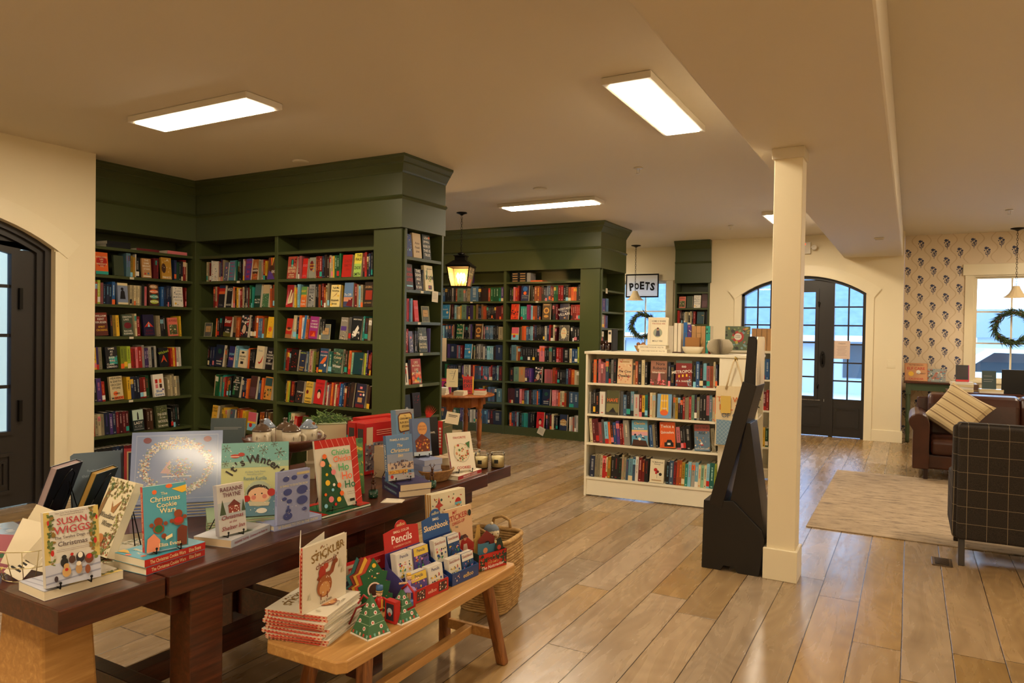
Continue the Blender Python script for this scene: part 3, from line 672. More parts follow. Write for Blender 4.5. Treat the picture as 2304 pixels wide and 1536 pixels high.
def art(g, w, h, A, T):
    """cover pictures: shapes in cover fractions, painted in thin layers"""
    k = 0
    def tt(): return T @ TR(0, -.0004 - .0003 * k, 0)
    for a in A:
        k += 1; c = a[0]
        if c == 'B': _, u0, v0, u1, v1, m = a; g.flat([((u0 - .5) * w, v0 * h), ((u1 - .5) * w, v0 * h), ((u1 - .5) * w, v1 * h), ((u0 - .5) * w, v1 * h)], cov(m, AR), tt())
        elif c == 'C': g.disc((a[1] - .5) * w, a[2] * h, a[3] * w, cov(a[4], AR), tt(), 16, rz=(a[5] * w if len(a) > 5 else None))
        elif c == 'P': g.flat([((u - .5) * w, v * h) for u, v in a[2:]], cov(a[1], AR), tt())
        elif c == 'T':
            _, s, u, v, hh, m = a[:6]; mw = a[6] if len(a) > 6 else .86; rot = a[7] if len(a) > 7 else 0; sh = a[8] if len(a) > 8 else 0; bo = .012
            g.text(s, (u - .5) * w, v * h, hh * h, cov(m, AR), tt(), maxw=mw * w if not rot else mw * max(w, h), rot=rot, bold=bo, shear=sh)
        elif c == 'N':                                     # scattered little shapes
            _, n, seed, size, cs, u0, v0, u1, v1 = a; r = random.Random(seed)
            for q in range(n):
                u, v = r.uniform(u0, u1), r.uniform(v0, v1); s = size * w * r.uniform(.5, 1.2); x, z = (u - .5) * w, v * h
                an = r.uniform(0, PI); e = r.uniform(.35, 1)
                x = min(max(x, -w / 2 + s), w / 2 - s); z = min(max(z, s), h - s)
                g.flat([(x + s * math.cos(j * PI / 4) * math.cos(an) - s * e * math.sin(j * PI / 4) * math.sin(an), z + s * math.cos(j * PI / 4) * math.sin(an) + s * e * math.sin(j * PI / 4) * math.cos(an)) for j in range(8)], cov(r.choice(cs), AR), T @ TR(0, -.0004 - .0003 * k - .00002 * q, 0))
        elif c == 'W':                                     # a wreath of little shapes: n, seed, size, colours, centre u v, radii u v, spread
            _, n, seed, size, cs, cu, cv_, ru, rv, sp = a; r = random.Random(seed)
            for q in range(n):
                an = r.uniform(0, 2 * PI); f = 1 + r.gauss(0, sp); x, z = (cu + ru * f * math.cos(an) - .5) * w, (cv_ + rv * f * math.sin(an)) * h; s = size * w * r.uniform(.5, 1.3); e = r.uniform(.4, 1)
                x = min(max(x, -w / 2 + s), w / 2 - s); z = min(max(z, s), h - s)
                g.flat([(x + s * math.cos(j * PI / 3 + an), z + s * e * math.sin(j * PI / 3 + an)) for j in range(6)], cov(r.choice(cs), AR), T @ TR(0, -.0004 - .0003 * k - .000005 * q, 0))
        elif c == 'A':                                     # lettering set on an arc: text, u, v of the arc centre, radius (x width), height, colour, start and end angle
            _, s, u, v, R_, hh, m, a0, a1 = a
            for i, chh in enumerate(s):
                if chh == ' ': continue
                q = a0 + (a1 - a0) * i / max(1, len(s) - 1)
                th = textmesh(chh, .025, 0)[3]; rr_ = R_ * w + ((th - .69) / 2 if chh != "'" else .2) * hh * h / .69
                g.text(chh, (u - .5) * w + rr_ * math.sin(q), v * h + rr_ * math.cos(q), hh * h * th / .69, cov(m, AR), tt(), rot=-q, bold=.025, lines=0)
        elif c == 'S':                                     # snowflake
            x, z, r = (a[1] - .5) * w, a[2] * h, a[3] * w
            for j in range(3):
                q = j * PI / 3 + .2; dx, dz = math.cos(q), math.sin(q); e = r * .055
                g.flat([(x - dx * r - dz * e, z - dz * r + dx * e), (x - dx * r + dz * e, z - dz * r - dx * e), (x + dx * r + dz * e, z + dz * r - dx * e), (x + dx * r - dz * e, z + dz * r + dx * e)], cov(a[4], AR), tt())
            for j in range(6):
                q = j * PI / 3 + .2; g.disc(x + r * .8 * math.cos(q), z + r * .8 * math.sin(q), r * .13, cov(a[4], AR), tt(), 6)
AR = .38
def cover_book(name, w, h, t, c, A=(), spine=None, spt=None, spc='W', split=True, hard=False, gloss=.38, back=None, label=None, cat='book', group=None, pages='#ded2b6', sart=None):
    """upright closed book, origin at the bottom centre of its front cover; front faces -y, spine at -x"""
    global AR
    AR = gloss; g = G(); C = mat(CODE.get(c, c), gloss); S_ = mat(CODE.get(spine or c, spine or c), gloss); b = .0025 if hard else .0012
    g.box(-w / 2, w / 2, 0, b, 0, h, C).box(-w / 2, w / 2, t - b, t, 0, h, mat(CODE.get(back or c, back or c), gloss))
    g.box(-w / 2, -w / 2 + b, b, t - b, 0, h, S_)
    art(g, w, h, A, Matrix.Identity(4))
    TS = Matrix(((0, 1, 0, -w / 2), (-1, 0, 0, t / 2), (0, 0, 1, 0), (0, 0, 0, 1)))      # local x -> -y, facing -x
    if sart: art(g, t, h, sart, TS)
    if spt: g.text(spt, 0, h * .5, t * .5, cov(spc), TS @ TR(0, -.0006, 0), maxw=h * .84, rot=-PI / 2, bold=.012)
    i = .004 if hard else .0006
    pg = G().box(-w / 2 + b, w / 2 - i, b, t - b, i, h - i, mat(pages, .85))
    if split: o = g.build(name); pg.build('page_block', o)
    else:
        g.box(-w / 2 + b, w / 2 - i, b, t - b, i, h - i, mat(pages, .85)); o = g.build(name)
    o['dims'] = [w, h, t]
    return tag(o, label, cat, group)
def stand(o, x, y, z, yaw, lean=8, fix=None):
    w, h, t = o['dims']; l = D(lean)
    o.matrix_world = (fix or Matrix.Identity(4)) @ TR(x, y, z + max(0, t * math.sin(l)) + .0005) @ Matrix.Rotation(D(yaw), 4, 'Z') @ Matrix.Rotation(-l, 4, 'X'); return o
def lie(o, x, y, z, yaw, fix=None):
    w, h, t = o['dims']
    o.matrix_world = (fix or Matrix.Identity(4)) @ TR(x, y, z + t + .0003) @ Matrix.Rotation(D(yaw), 4, 'Z') @ Matrix.Rotation(-PI / 2, 4, 'X') @ TR(0, 0, -h / 2); return o

ORD = 'first second third fourth fifth sixth seventh eighth ninth tenth eleventh twelfth thirteenth fourteenth fifteenth sixteenth seventeenth eighteenth nineteenth twentieth twenty-first twenty-second twenty-third twenty-fourth twenty-fifth twenty-sixth twenty-seventh twenty-eighth twenty-ninth thirtieth thirty-first thirty-second thirty-third thirty-fourth thirty-fifth thirty-sixth thirty-seventh thirty-eighth'.split()
def parse(row):
    out = []
    for tk in row.split():
        rep = 1
        if '*' in tk: tk, r = tk.split('*'); rep = int(r)
        if tk[0] == '_': out.append(('gap', int(tk[1:]) / 1000)); continue
        if tk[0] == '#': out.append(('face', tk[1:])); continue
        title = None
        if '=' in tk: tk, title = tk.split('='); title = title.replace('_', ' ')
        c = tk[0]; mk = 'W' if c in 'KNBGRMVDUFT' else 'K'; rest = tk[1:]
        if rest and rest[0].isalpha(): mk = rest[0].upper(); rest = rest[1:]
        for q in range(rep): out.append(('b', c, mk, int(rest or 22) / 1000, title))
    return out
def row_books(row, T, x0, x1, z, phrase, group, faces, lean=0, d=.145, hmin=.195, hmax=.235, inset=.03, single=None, seed=0):
    """fills one shelf from the left; widths are scaled so the row ends at x1"""
    it = parse(row); R_ = random.Random(seed + int(z * 1000))
    x1 -= max(0, math.sin(lean)) * .22; x0 += max(0, -math.sin(lean)) * .22
    tot = sum(i[1] if i[0] == 'gap' else (faces[i[1]][0] + .004 if i[0] == 'face' else i[3]) for i in it)
    s = (x1 - x0) / tot; x = x0; n = 0; ca = math.cos(lean); prev = None; hh = R_.uniform(hmin, hmax)
    for i in it:
        if i[0] == 'gap': x += i[1] * s; continue
        n += 1
        if i[0] == 'face':
            w, h, t, c, A, lb = faces[i[1]]
            w2 = min(w, (w + .004) * s - .002); M = T @ TR(x + (w + .004) * s / 2, inset - .012, z)
            o = cover_book('display_book', w2, h, t, c, A, split=False, label=lb + ', ' + phrase, group=None)
            o.matrix_world = M @ TR(0, 0, t * .11 + w2 / 2 * math.sin(abs(lean) * .6) + .001) @ Matrix.Rotation(-D(6), 4, 'X') @ Matrix.Rotation(lean * .6, 4, 'Y')
            x += (w + .004) * s; prev = None; continue
        _, c, mk, t, title = i; t *= s
        if (c, mk) != prev: hh = R_.uniform(hmin, hmax)
        prev = (c, mk)
        M = T @ TR(x + (t * ca if lean > 0 else 0), inset + R_.uniform(-.004, .006), z + .0004) @ Matrix.Rotation(lean, 4, 'Y') @ TR(-t * .985 if lean > 0 else 0, 0, 0)
        if single is not None: spine_book(single, t * .985, hh, d, c, mk, M, R_, title)
        else:
            g = G(); spine_book(g, t * .97, hh, d, c, mk, Matrix.Identity(4), R_, title)
            o = g.build('book'); o.matrix_world = M
            size = '' if ' ' in CNAME[c] else 'thin ' if t < .016 else ('thick ' if t > .03 else '')
            tag(o, f"{size}{CNAME[c]} book, {CNAME[mk]} marks, {ORD[n - 1]} from left in {phrase}", 'book', group)
        x += t
def _merge(s, o, T):
    off = len(s.v); s.v += [tuple(T @ Vector(v)) for v in o.v]; ids = [s.mi(m) for m in o.mats]
    s.f += [tuple(off + k for k in f) for f in o.f]; s.m += [ids[k] for k in o.m]; s.sm += o.sm
G.merge = _merge
def ttl(lines, c, v=.86, hh=.09, gap=.13, **k):
    return [('T', s, .5, v - i * gap, hh, c) + tuple(k.get('x', ())) for i, s in enumerate(lines)]
FW = {   # name: width, height, thickness, cover colour, art, label
 'fife': (.125, .215, .03, 'O', [('C', .5, .58, .42, 'R'), ('B', 0, 0, 1, .14, 'T')] + ttl(['BORROWED', 'LIFE', 'OF', 'FREDERICK', 'FIFE'], 'E', .78, .07, .105), 'orange and red round-lettered cover'),
 'olive': (.10, .2, .03, '#3a4430', [], 'plain olive back cover'),
 'same': (.10, .2, .025, 'A', ttl(['THE', 'SAME', 'BRIGHT', 'STARS'], 'W', .9, .09, .15) + [('C', .3, .2, .1, 'R'), ('C', .65, .22, .1, 'U'), ('B', .1, .05, .9, .1, 'W')], 'peach cover with white title capitals'),
 'gold': (.115, .23, .03, '#b98a32', [('C', .22, .5, .22, 'D', .45), ('N', 18, 3, .06, 'WE', .05, .05, .95, .95), ('T', 'PANIOL', .5, .08, .1, 'W')], 'gold cover with a dark profile'),
 'greyw': (.105, .215, .03, '#7f8ba3', [('B', 0, .88, 1, 1, 'E'), ('B', 0, 0, 1, .09, 'E'), ('C', .45, .72, .14, 'K'), ('P', 'K', (.2, .25), (.75, .25), (.68, .6), (.5, .68), (.3, .6))], 'grey blue cover with a dark seated silhouette'),
 'real': (.11, .225, .03, 'D', [('C', .5, .88, .42, 'A', .2), ('C', .5, .66, .42, 'O', .2), ('C', .5, .42, .42, 'T', .2), ('C', .5, .18, .42, 'L', .2)] + ttl(['REAL', 'AMERICANS', 'RACHEL', 'KHONG'], 'W', .88, .09, .23), 'dark cover with four coloured ovals'),
 'news': (.115, .215, .03, 'W', [('N', 30, 5, .05, 'KSU', .05, .05, .95, .95), ('B', .15, .2, .85, .85, 'W')] + ttl(['A NEW', 'COPPERFIELD', 'BARBARA', 'KINGSOLVER'], 'S', .78, .07, .15) + [('C', .2, .15, .1, 'Y')], 'white cover with a speckled border'),
 'krueg': (.125, .225, .03, '#5a2415', [('B', 0, .6, 1, 1, '#7a2f1c')] + ttl(['WILLIAM', 'KENT', 'KRUEGER'], 'W', .86, .085, .14) + [('T', 'SPIRIT', .5, .38, .08, 'Y'), ('T', 'CROSSING', .5, .24, .08, 'Y')], 'brown red cover with white name and yellow title'),
 'lake': (.11, .215, .03, '#46513f', [('C', .5, .48, .36, 'M', .28), ('T', 'CREATION', .5, .88, .08, 'W'), ('T', 'LAKE', .4, .76, .08, 'W'), ('T', 'RACHEL', .5, .22, .08, 'W'), ('T', 'KUSHNER', .5, .1, .08, 'W')], 'dark green cover with a red mushroom shape'),
 'kwan': (.12, .22, .03, '#1e1a3a', [('P', 'O', (.1, .42), (.5, .66), (.9, .42), (.5, .5)), ('P', 'R', (.05, .4), (.5, .6), (.95, .4), (.5, .45)), ('P', 'C', (.4, .42), (.5, .62), (.6, .42)), ('T', 'KEVIN', .5, .24, .09, 'M'), ('T', 'KWAN', .5, .1, .09, 'M')], 'dark blue cover with a rainbow mountain'),
 'fools': (.11, .195, .02, '#d5705c', [('B', .08, .08, .92, .62, '#54603a'), ('N', 16, 8, .1, 'DAE', .1, .1, .9, .6), ('T', 'US FOOLS', .5, .84, .11, 'M')], 'salmon cover with a brown picture'),
 'ever': (.12, .215, .03, 'K', [('B', .3, .2, .95, .55, 'T'), ('N', 8, 4, .1, 'TUM', .3, .3, .95, .6)] + ttl(['SAME', 'AS', 'IT', 'EVER', 'WAS'], 'W', .92, .09, .14) + [('T', 'CLAIRE', .35, .2, .08, 'W'), ('T', 'LOMBARDO', .45, .08, .08, 'W')], 'black cover with scattered white capitals'),
 'wick': (.105, .2, .03, 'K', [('P', 'O', (.15, .2), (.5, .62), (.85, .2), (.5, .38)), ('P', 'R', (.3, .25), (.5, .6), (.7, .25), (.5, .4)), ('T', 'Wicked', .5, .76, .14, 'L', .8, .25)], 'black cover with an orange flame shape'),
 'heaven': (.13, .235, .03, '#c9b98f', ttl(['HEAVEN', '& EARTH', 'GROCERY', 'STORE'], 'K', .92, .09, .14) + [('C', .4, .27, .18, 'O'), ('B', .25, .02, 1, .14, 'O'), ('T', 'JAMES', .5, .26, .09, 'K'), ('T', 'McBRIDE', .5, .08, .1, 'K')], 'tan cover with heavy black capitals and an orange sun'),
 'sisters': (.12, .235, .03, 'W', [('B', .18, .6, .42, .78, 'R'), ('B', .56, .6, .8, .78, 'O'), ('B', .18, .38, .42, .56, 'P'), ('B', .56, .38, .8, .56, 'D'), ('T', 'Blue', .5, .25, .12, 'B'), ('T', 'Sisters', .5, .1, .12, 'B'), ('C', .85, .3, .08, 'V')], 'white cover with four small portraits'),
 'flyer': (.12, .22, .03, '#23302f', [('B', .02, .5, .98, .98, '#b9cfc0'), ('P', 'K', (.42, .52), (.58, .52), (.56, .8), (.5, .9), (.44, .8)), ('T', 'LADY', .5, .37, .12, 'W'), ('T', 'FLYER', .5, .2, .1, 'S'), ('B', .05, .06, .95, .09, 'S')], 'cover with a lone walking figure above white title'),
 'woods': (.125, .235, .035, '#4c5436', [('N', 40, 9, .08, ['#6d7344', '#323a26', '#8a8a5c'], .02, .02, .98, .98), ('T', 'THE GOD', .5, .62, .11, 'W'), ('T', 'OF THE', .5, .46, .06, 'W'), ('T', 'WOODS', .5, .3, .12, 'W'), ('T', 'LIZ MOORE', .5, .1, .07, 'W')], 'mossy green cover with white title'),
 'zodiac': (.085, .215, .03, 'W', [('N', 24, 12, .07, 'KRYB', .06, .05, .94, .95)], 'white cover with small black figures'),
 'blond': (.06, .2, .02, '#5b5a72', [('C', .5, .7, .2, 'P'), ('N', 10, 2, .14, 'KSW', .1, .1, .9, .6)], 'smoky grey flower cover'),
 'martyr': (.09, .215, .03, '#4f7f94', ttl(['MOST', 'TIMES', 'IN', 'MAY', 'WALK'], 'F', .88, .09, .17), 'steel blue cover with pink capitals'),
 'lola': (.085, .225, .03, 'V', ttl(['LULA', 'LO', 'IN', 'ME'], 'R', .85, .13, .23), 'violet cover with red capitals'),
 'house': (.085, .215, .03, '#9a5a2c', [('P', 'A', (.1, .55), (.5, .9), (.95, .55)), ('B', .1, .3, .9, .55, 'D'), ('T', 'HAVEN', .5, .45, .1, 'W'), ('N', 12, 6, .09, 'REO', .1, .05, .9, .3)], 'brown house cover'),
 'rays': (.11, .225, .03, '#5e3a2a', [('P', 'O', (.3, 1), (.5, 1), (.45, .5)), ('P', 'Y', (.6, 1), (.75, 1), (.5, .5)), ('C', .5, .5, .3, 'D'), ('P', 'V', (0, 0), (1, 0), (.6, .3), (.2, .4)), ('T', 'EX', .75, .35, .12, 'W')], 'brown cover with orange rays'),
 'sunset': (.095, .24, .03, '#1b1c2e', [('B', 0, .72, 1, .86, 'R'), ('B', 0, .6, 1, .72, 'O'), ('B', 0, .86, 1, 1, 'N'), ('B', .1, .1, .9, .55, 'K'), ('T', 'TOIL', .5, .1, .08, 'S')], 'dark cover with a red sky band'),
 'wild': (.085, .225, .03, 'K', [('T', 'WILD', .5, .85, .18, 'W'), ('P', 'A', (.6, .6), (.9, .45), (.7, .55)), ('T', 'HOUSE', .5, .12, .09, 'W')], 'black cover with tall white title'),
 'shore': (.09, .245, .03, '#15382c', [('B', 0, .5, 1, 1, '#3f5d5d'), ('T', 'ALL THE', .5, .32, .07, 'W'), ('T', 'PARTS', .5, .2, .07, 'W')], 'dark green and grey cover'),
 'dots': (.09, .235, .03, '#3f6b45', [('B', 0, .6, 1, 1, '#b9a27a'), ('N', 40, 21, .03, 'W', .03, .02, .97, .58)], 'green cover dotted with white'),
 'bear': (.115, .215, .03, '#8a1d14', [('B', 0, 0, 1, .22, '#5b5a22'), ('B', 0, .22, 1, .5, 'K'), ('T', 'Bear', .5, .78, .2, 'W'), ('T', 'Julia', .6, .35, .1, 'W'), ('T', 'Phillips', .55, .22, .1, 'W')], 'red and black cover with white name'),
 'jodi': (.12, .235, .035, '#1f2328', [('N', 26, 33, .1, 'RPW', .03, .05, .97, .95), ('C', .5, .35, .22, '#c8a88c', .4), ('T', 'Jodi', .5, .85, .1, 'W'), ('T', 'Picoult', .5, .68, .1, 'W')], 'black floral cover with a pale figure'),
 'yellow': (.085, .215, .03, 'Y', [('C', .5, .4, .3, 'O'), ('N', 5, 3, .06, 'KD', .2, .2, .8, .8)], 'golden yellow cover'),
 'power': (.13, .235, .035, '#14203a', [('C', .5, .7, .22, '#1f4a3a'), ('P', 'M', (.55, .3), (.95, .35), (.9, .45)), ('T', 'RICHARD', .55, .24, .06, 'W'), ('T', 'POWERS', .55, .12, .06, 'W')], 'dark ocean cover'),
 'dream': (.085, .225, .03, '#2c2f66', [('T', 'DREAM', .5, .62, .12, 'C'), ('T', 'TIME', .5, .4, .12, 'P')], 'indigo cover with pink and blue capitals'),
 'well': (.11, .2, .03, '#dccdaa', [('B', 0, .92, 1, 1, 'C'), ('C', .5, .8, .2, 'K', .1), ('T', 'WELLNESS', .5, .6, .09, 'K'), ('T', 'TALES', .5, .45, .08, 'K'), ('B', .3, .2, .7, .34, 'K')], 'cream cover with a black urn'),
 'fox': (.11, .235, .035, '#d9c9a6', [('P', 'R', (.3, .3), (.6, .3), (.95, .62), (.8, .3), (.5, .2)), ('T', 'Rose', .5, .8, .09, 'S')], 'cream cover with a red fox'),
 'witch': (.1, .225, .03, '#17151b', ttl(['THE', 'STUNNING', 'WITCH', 'OF', 'FLORENCE'], 'W', .78, .09, .13), 'black cover with white title capitals'),
 'hugo': (.12, .22, .03, '#12241b', [('P', 'G', (.1, .1), (.4, .1), (.35, .5), (.2, .6)), ('C', .25, .75, .08, '#b07a58')] + ttl(['THE', 'SEVEN', 'HUSBANDS', 'OF', 'EVELYN', 'HUGO'], 'W', .92, .07, .11), 'dark green cover with a figure in green'),
 'brown': (.1, .235, .03, '#4b2b28', [('B', .1, .1, .9, .5, '#5c3a40')], 'plum brown cover'),
 'town': (.11, .235, .035, '#c68a3c', [('B', .05, .6, .95, .95, '#2c4a4e'), ('N', 14, 6, .1, 'KGTD', .1, .1, .9, .5)], 'orange cover with a green scene'),
 'lines': (.085, .225, .03, '#dfae3c', [('T', 'HALEY', .5, .88, .1, 'K'), ('T', 'LYNNE', .5, .74, .1, 'K'), ('N', 9, 3, .05, 'K', .1, .2, .9, .55)], 'mustard cover with black figures'),
 'blob': (.07, .2, .02, '#4a5a6a', [('N', 9, 8, .15, 'OYR', .1, .1, .9, .9)], 'slate cover with orange shapes'),
 'beach': (.12, .19, .02, '#7ab6cc', [('B', 0, .45, 1, 1, '#c85a6c'), ('C', .4, .3, .2, 'R'), ('B', 0, .4, 1, .5, 'Y')], 'pink and blue cover'),
 'singer': (.125, .225, .03, '#a84838', [('N', 12, 2, .09, 'OM', 0, 0, 1, 1), ('C', .5, .72, .16, 'K', .3), ('B', .42, .5, .58, .85, 'T'), ('T', 'THE', .5, .6, .05, 'W'), ('T', 'SINGER', .5, .48, .12, 'E'), ('T', 'SISTERS', .5, .33, .12, 'E'), ('T', 'SARAH', .5, .18, .07, 'E'), ('T', 'SELTZER', .5, .08, .07, 'E')], 'striped red cover with cream title'),
 'pepper': (.065, .2, .02, '#c2221c', [('T', 'COLD', .5, .65, .12, 'P'), ('T', 'SITE', .5, .12, .09, 'P')], 'bright red cover'),
 'flower': (.085, .205, .03, '#8b8b7c', [('C', .4, .6, .3, 'M', .6), ('C', .75, .35, .15, 'A'), ('T', 'WEDDING', .5, .65, .06, 'Y'), ('T', 'PEOPLE', .55, .5, .06, 'Y')], 'cover with a red dressed figure'),
 'zadie': (.12, .215, .03, '#b81f14', [('T', 'ZADIE', .6, .72, .12, '#8c1a12'), ('T', 'SMITH', .6, .52, .12, '#8c1a12'), ('T', 'ON', .6, .34, .1, '#8c1a12')], 'plain red cover with dark red title'),
 'fraud': (.09, .225, .03, '#e0d24a', [('B', 0, 0, 1, .55, '#9fc45a'), ('T', 'THE', .6, .9, .1, 'K'), ('T', 'FRAUD', .55, .74, .14, 'K'), ('T', 'ZADIE', .5, .38, .2, 'K'), ('T', 'SMITH', .5, .1, .14, 'K')], 'lime and yellow cover with black capitals'),
 'hands': (.095, .225, .03, '#8f1d22', [('P', 'E', (.1, .15), (.4, .15), (.75, .75), (.6, .8)), ('P', 'E', (.4, .15), (.9, .2), (.95, .7), (.8, .6)), ('B', 0, 0, 1, .1, 'R'), ('P', 'P', (0, .1), (.25, .1), (.3, .9), (.2, .6))], 'red cover with pale reaching hands'),
 'every': (.075, .205, .02, '#d46a2a', [('B', 0, .6, 1, 1, '#5a8a4a'), ('T', 'EVERY', .5, .78, .1, 'Y'), ('T', 'STEP', .5, .55, .12, 'Y'), ('T', 'THIS', .5, .3, .08, 'W'), ('T', 'TOPIC', .5, .14, .08, 'W')], 'orange cover fading to green'),
 'wave': (.08, .225, .03, '#8d8d8a', [('T', 'THE', .6, .9, .06, 'K'), ('T', 'VASSAL', .5, .77, .09, 'K'), ('T', 'WAY', .5, .64, .09, 'K'), ('N', 22, 5, .12, 'SWK', 0, 0, 1, .5)], 'grey wave cover'),
 'tell': (.12, .215, .03, '#e6cf86', [('C', .15, .1, .1, 'Y'), ('C', .8, .5, .08, 'Y'), ('C', .7, .95, .08, 'Y'), ('T', 'Tell Me', .5, .86, .09, 'K'), ('T', 'Everything', .5, .72, .09, 'K', .9), ('P', 'A', (.2, .42), (.75, .68), (.6, .55)), ('T', 'Elizabeth', .5, .3, .09, 'K'), ('T', 'Strout', .45, .15, .09, 'K')], 'pale yellow cover with a branch'),
 'cliffs': (.11, .235, .03, '#5f7fa8', [('B', 0, .2, 1, .4, '#c98a6c'), ('B', 0, 0, 1, .22, '#3e4668'), ('P', 'M', (.3, .05), (1, .0), (1, .35), (.6, .3)), ('T', 'The Cliffs', .45, .5, .1, 'W', .8, 0, .2), ('C', .75, .3, .05, 'W')], 'dusky seaside cover'),
 'anima': (.1, .235, .03, '#2a1c14', [('T', 'ANIMAL', .5, .8, .11, 'A'), ('B', .15, .28, .95, .66, '#9c2a12'), ('T', 'LISA TADDEO', .5, .16, .08, 'A')], 'dark cover with a red panel'),
 'bowl': (.085, .2, .03, '#b82a1e', [('C', .5, .45, .45, '#c98a4a', .2), ('C', .5, .5, .3, 'D', .15), ('B', 0, 0, 1, .2, '#a06a40')], 'red cover with a fruit bowl'),
 'bluebk': (.03, .235, .02, '#2c6aa0', [], 'narrow blue cover'),
 'margo': (.115, .22, .03, '#9a2f7c', [('T', "MARGO'S", .5, .8, .06, 'W'), ('T', 'GOT MONEY', .5, .66, .08, 'W'), ('T', 'TROUBLES', .5, .53, .08, 'W'), ('B', .1, .1, .8, .35, 'R'), ('P', 'O', (.3, .1), (.8, .1), (.6, .3))], 'magenta cover with a red sofa'),
 'city': (.085, .215, .03, '#8a8274', [('B', .1, .4, .9, .6, 'V'), ('T', 'The Wren', .5, .85, .07, 'W'), ('N', 12, 4, .1, 'SDE', 0, 0, 1, .4)], 'grey brown street cover'),
 'horse': (.12, .225, .03, '#1a1e22', [('T', 'AMOR TOWLES', .5, .86, .06, 'W'), ('P', 'W', (.2, .1), (.5, .15), (.75, .5), (.6, .62), (.35, .4)), ('N', 8, 9, .1, 'SW', .1, .05, .9, .35)], 'black cover with a white leaping figure'),
 'ring': (.105, .215, .03, '#150f10', [('N', 26, 3, .05, 'R', .2, .15, .8, .85), ('C', .5, .5, .18, '#150f10')], 'black cover with a red ring'),
 'rejec': (.085, .2, .03, '#232a44', [('T', 'REJECTION', .5, .9, .08, 'L'), ('T', 'TONY', .5, .18, .08, 'Y'), ('T', 'TULA', .4, .07, .08, 'Y'), ('B', .4, .5, .7, .53, 'Y')], 'navy cover with yellow title'),
 'bird': (.105, .235, .03, '#2b4a6a', [('P', 'O', (.1, .35), (.5, .6), (.9, .7), (.8, .5), (.5, .35)), ('B', .05, 0, .5, .1, 'Y'), ('T', 'MODERN', .5, .85, .07, 'P'), ('T', 'INQUIRIES', .5, .7, .07, 'W'), ('C', .75, .3, .13, 'W')], 'blue cover with an orange bird'),
 'colony': (.125, .235, .03, '#3c5a48', [('N', 30, 14, .1, ['#7a3a2c', '#24382e', '#5c7a64'], 0, 0, 1, 1), ('T', 'The', .5, .8, .1, 'E'), ('T', 'Colony', .5, .62, .13, 'E'), ('T', 'of', .5, .45, .08, 'E'), ('T', 'Winter', .5, .28, .12, 'W')], 'green and rust cover with cream title'),
 'dteal': (.115, .205, .03, '#0f3a40', [('T', 'THE', .8, .7, .06, 'Y'), ('C', .8, .2, .12, 'N')], 'dark teal cover'),
 'coll': (.1, .215, .03, '#2a2224', [('T', 'Collected', .6, .5, .08, 'W'), ('N', 9, 5, .06, 'OM', .2, .1, .9, .4)], 'charcoal cover with small type'),
 'descend': (.095, .215, .03, '#d2ab40', [('T', 'LET US', .5, .88, .08, 'K'), ('T', 'DESCEND', .5, .76, .08, 'K'), ('C', .3, .52, .17, 'M', .22), ('T', 'JESMYN', .5, .22, .09, 'K'), ('T', 'WARD', .5, .08, .09, 'K')], 'mustard cover with an insect'),
 'redw': (.12, .24, .03, '#c01c20', [('C', .5, .48, .2, 'K', .26), ('C', .5, .36, .17, '#e2b394', .28), ('T', 'WOMEN', .5, .84, .08, '#901418'), ('T', 'LOVE', .5, .68, .08, '#901418')], 'bright red cover with a woman portrait'),
 'ghost': (.05, .235, .02, '#30201c', [('C', .5, .7, .3, 'D', .6)], 'narrow dark cover'),
 'desk': (.12, .225, .03, '#2a2840', [('B', .35, .78, .6, .88, 'P'), ('B', .15, .64, .85, .7, 'A'), ('B', .4, .5, .6, .58, 'P'), ('C', .8, .55, .1, 'W'), ('B', .25, .22, .7, .42, 'A'), ('B', .1, .0, .9, .14, 'M')], 'navy cover with stacked pink blocks'),
 'oliv2': (.12, .2, .02, '#4a5028', [('T', 'ARC', .6, .6, .14, 'R')], 'olive cover with red letters'),
 # end cap
 'night': (.085, .21, .025, '#243a78', [('C', .6, .3, .12, 'C'), ('N', 14, 5, .06, 'WCY', 0, 0, 1, 1)], 'starry blue cover'),
 'frank': (.125, .23, .03, '#c8b08a', [('T', 'Anne', .5, .6, .1, 'D', .6, 0, .3), ('T', 'Frank', .5, .42, .1, 'D', .6, 0, .3), ('T', 'Live', .5, .26, .1, 'D', .6, 0, .3)], 'plain tan cover with script title'),
 'jewell': (.125, .235, .03, '#16211c', ttl(['LISA', 'JEWELL', 'NONE OF', 'THIS IS', 'TRUE'], 'W', .87, .11, .175) + [('C', .85, .88, .1, 'O')], 'black cover with large white capitals'),
 'five': (.11, .235, .03, '#2b1614', [('T', 'FIVE', .5, .78, .14, 'R'), ('T', 'BROKEN', .5, .58, .14, 'R', .95), ('T', 'BLADES', .5, .38, .14, 'R', .95), ('B', .1, .1, .9, .16, 'C')], 'dark cover with red title'),
 'rain': (.1, .2, .025, '#1a1418', ttl(['THE', 'DEAD', 'ARE', 'A', 'RAIN'], 'W', .9, .13, .19) + [('N', 6, 3, .08, 'M', .2, .1, .8, .6)], 'black cover with white stacked title'),
 'doom': (.135, .245, .035, '#dfd0a4', [('P', 'G', (.1, .45), (.4, .95), (.3, .5)), ('P', 'L', (.5, .35), (.9, .75), (.7, .4)), ('N', 18, 8, .05, 'GLK', .05, .3, .95, .8), ('T', 'DOOM', .55, .52, .2, 'K'), ('B', .35, .06, .75, .22, 'K'), ('C', .5, .15, .08, 'R'), ('B', .25, .85, .9, .87, 'K')], 'cream cover with green streaks and black title'),
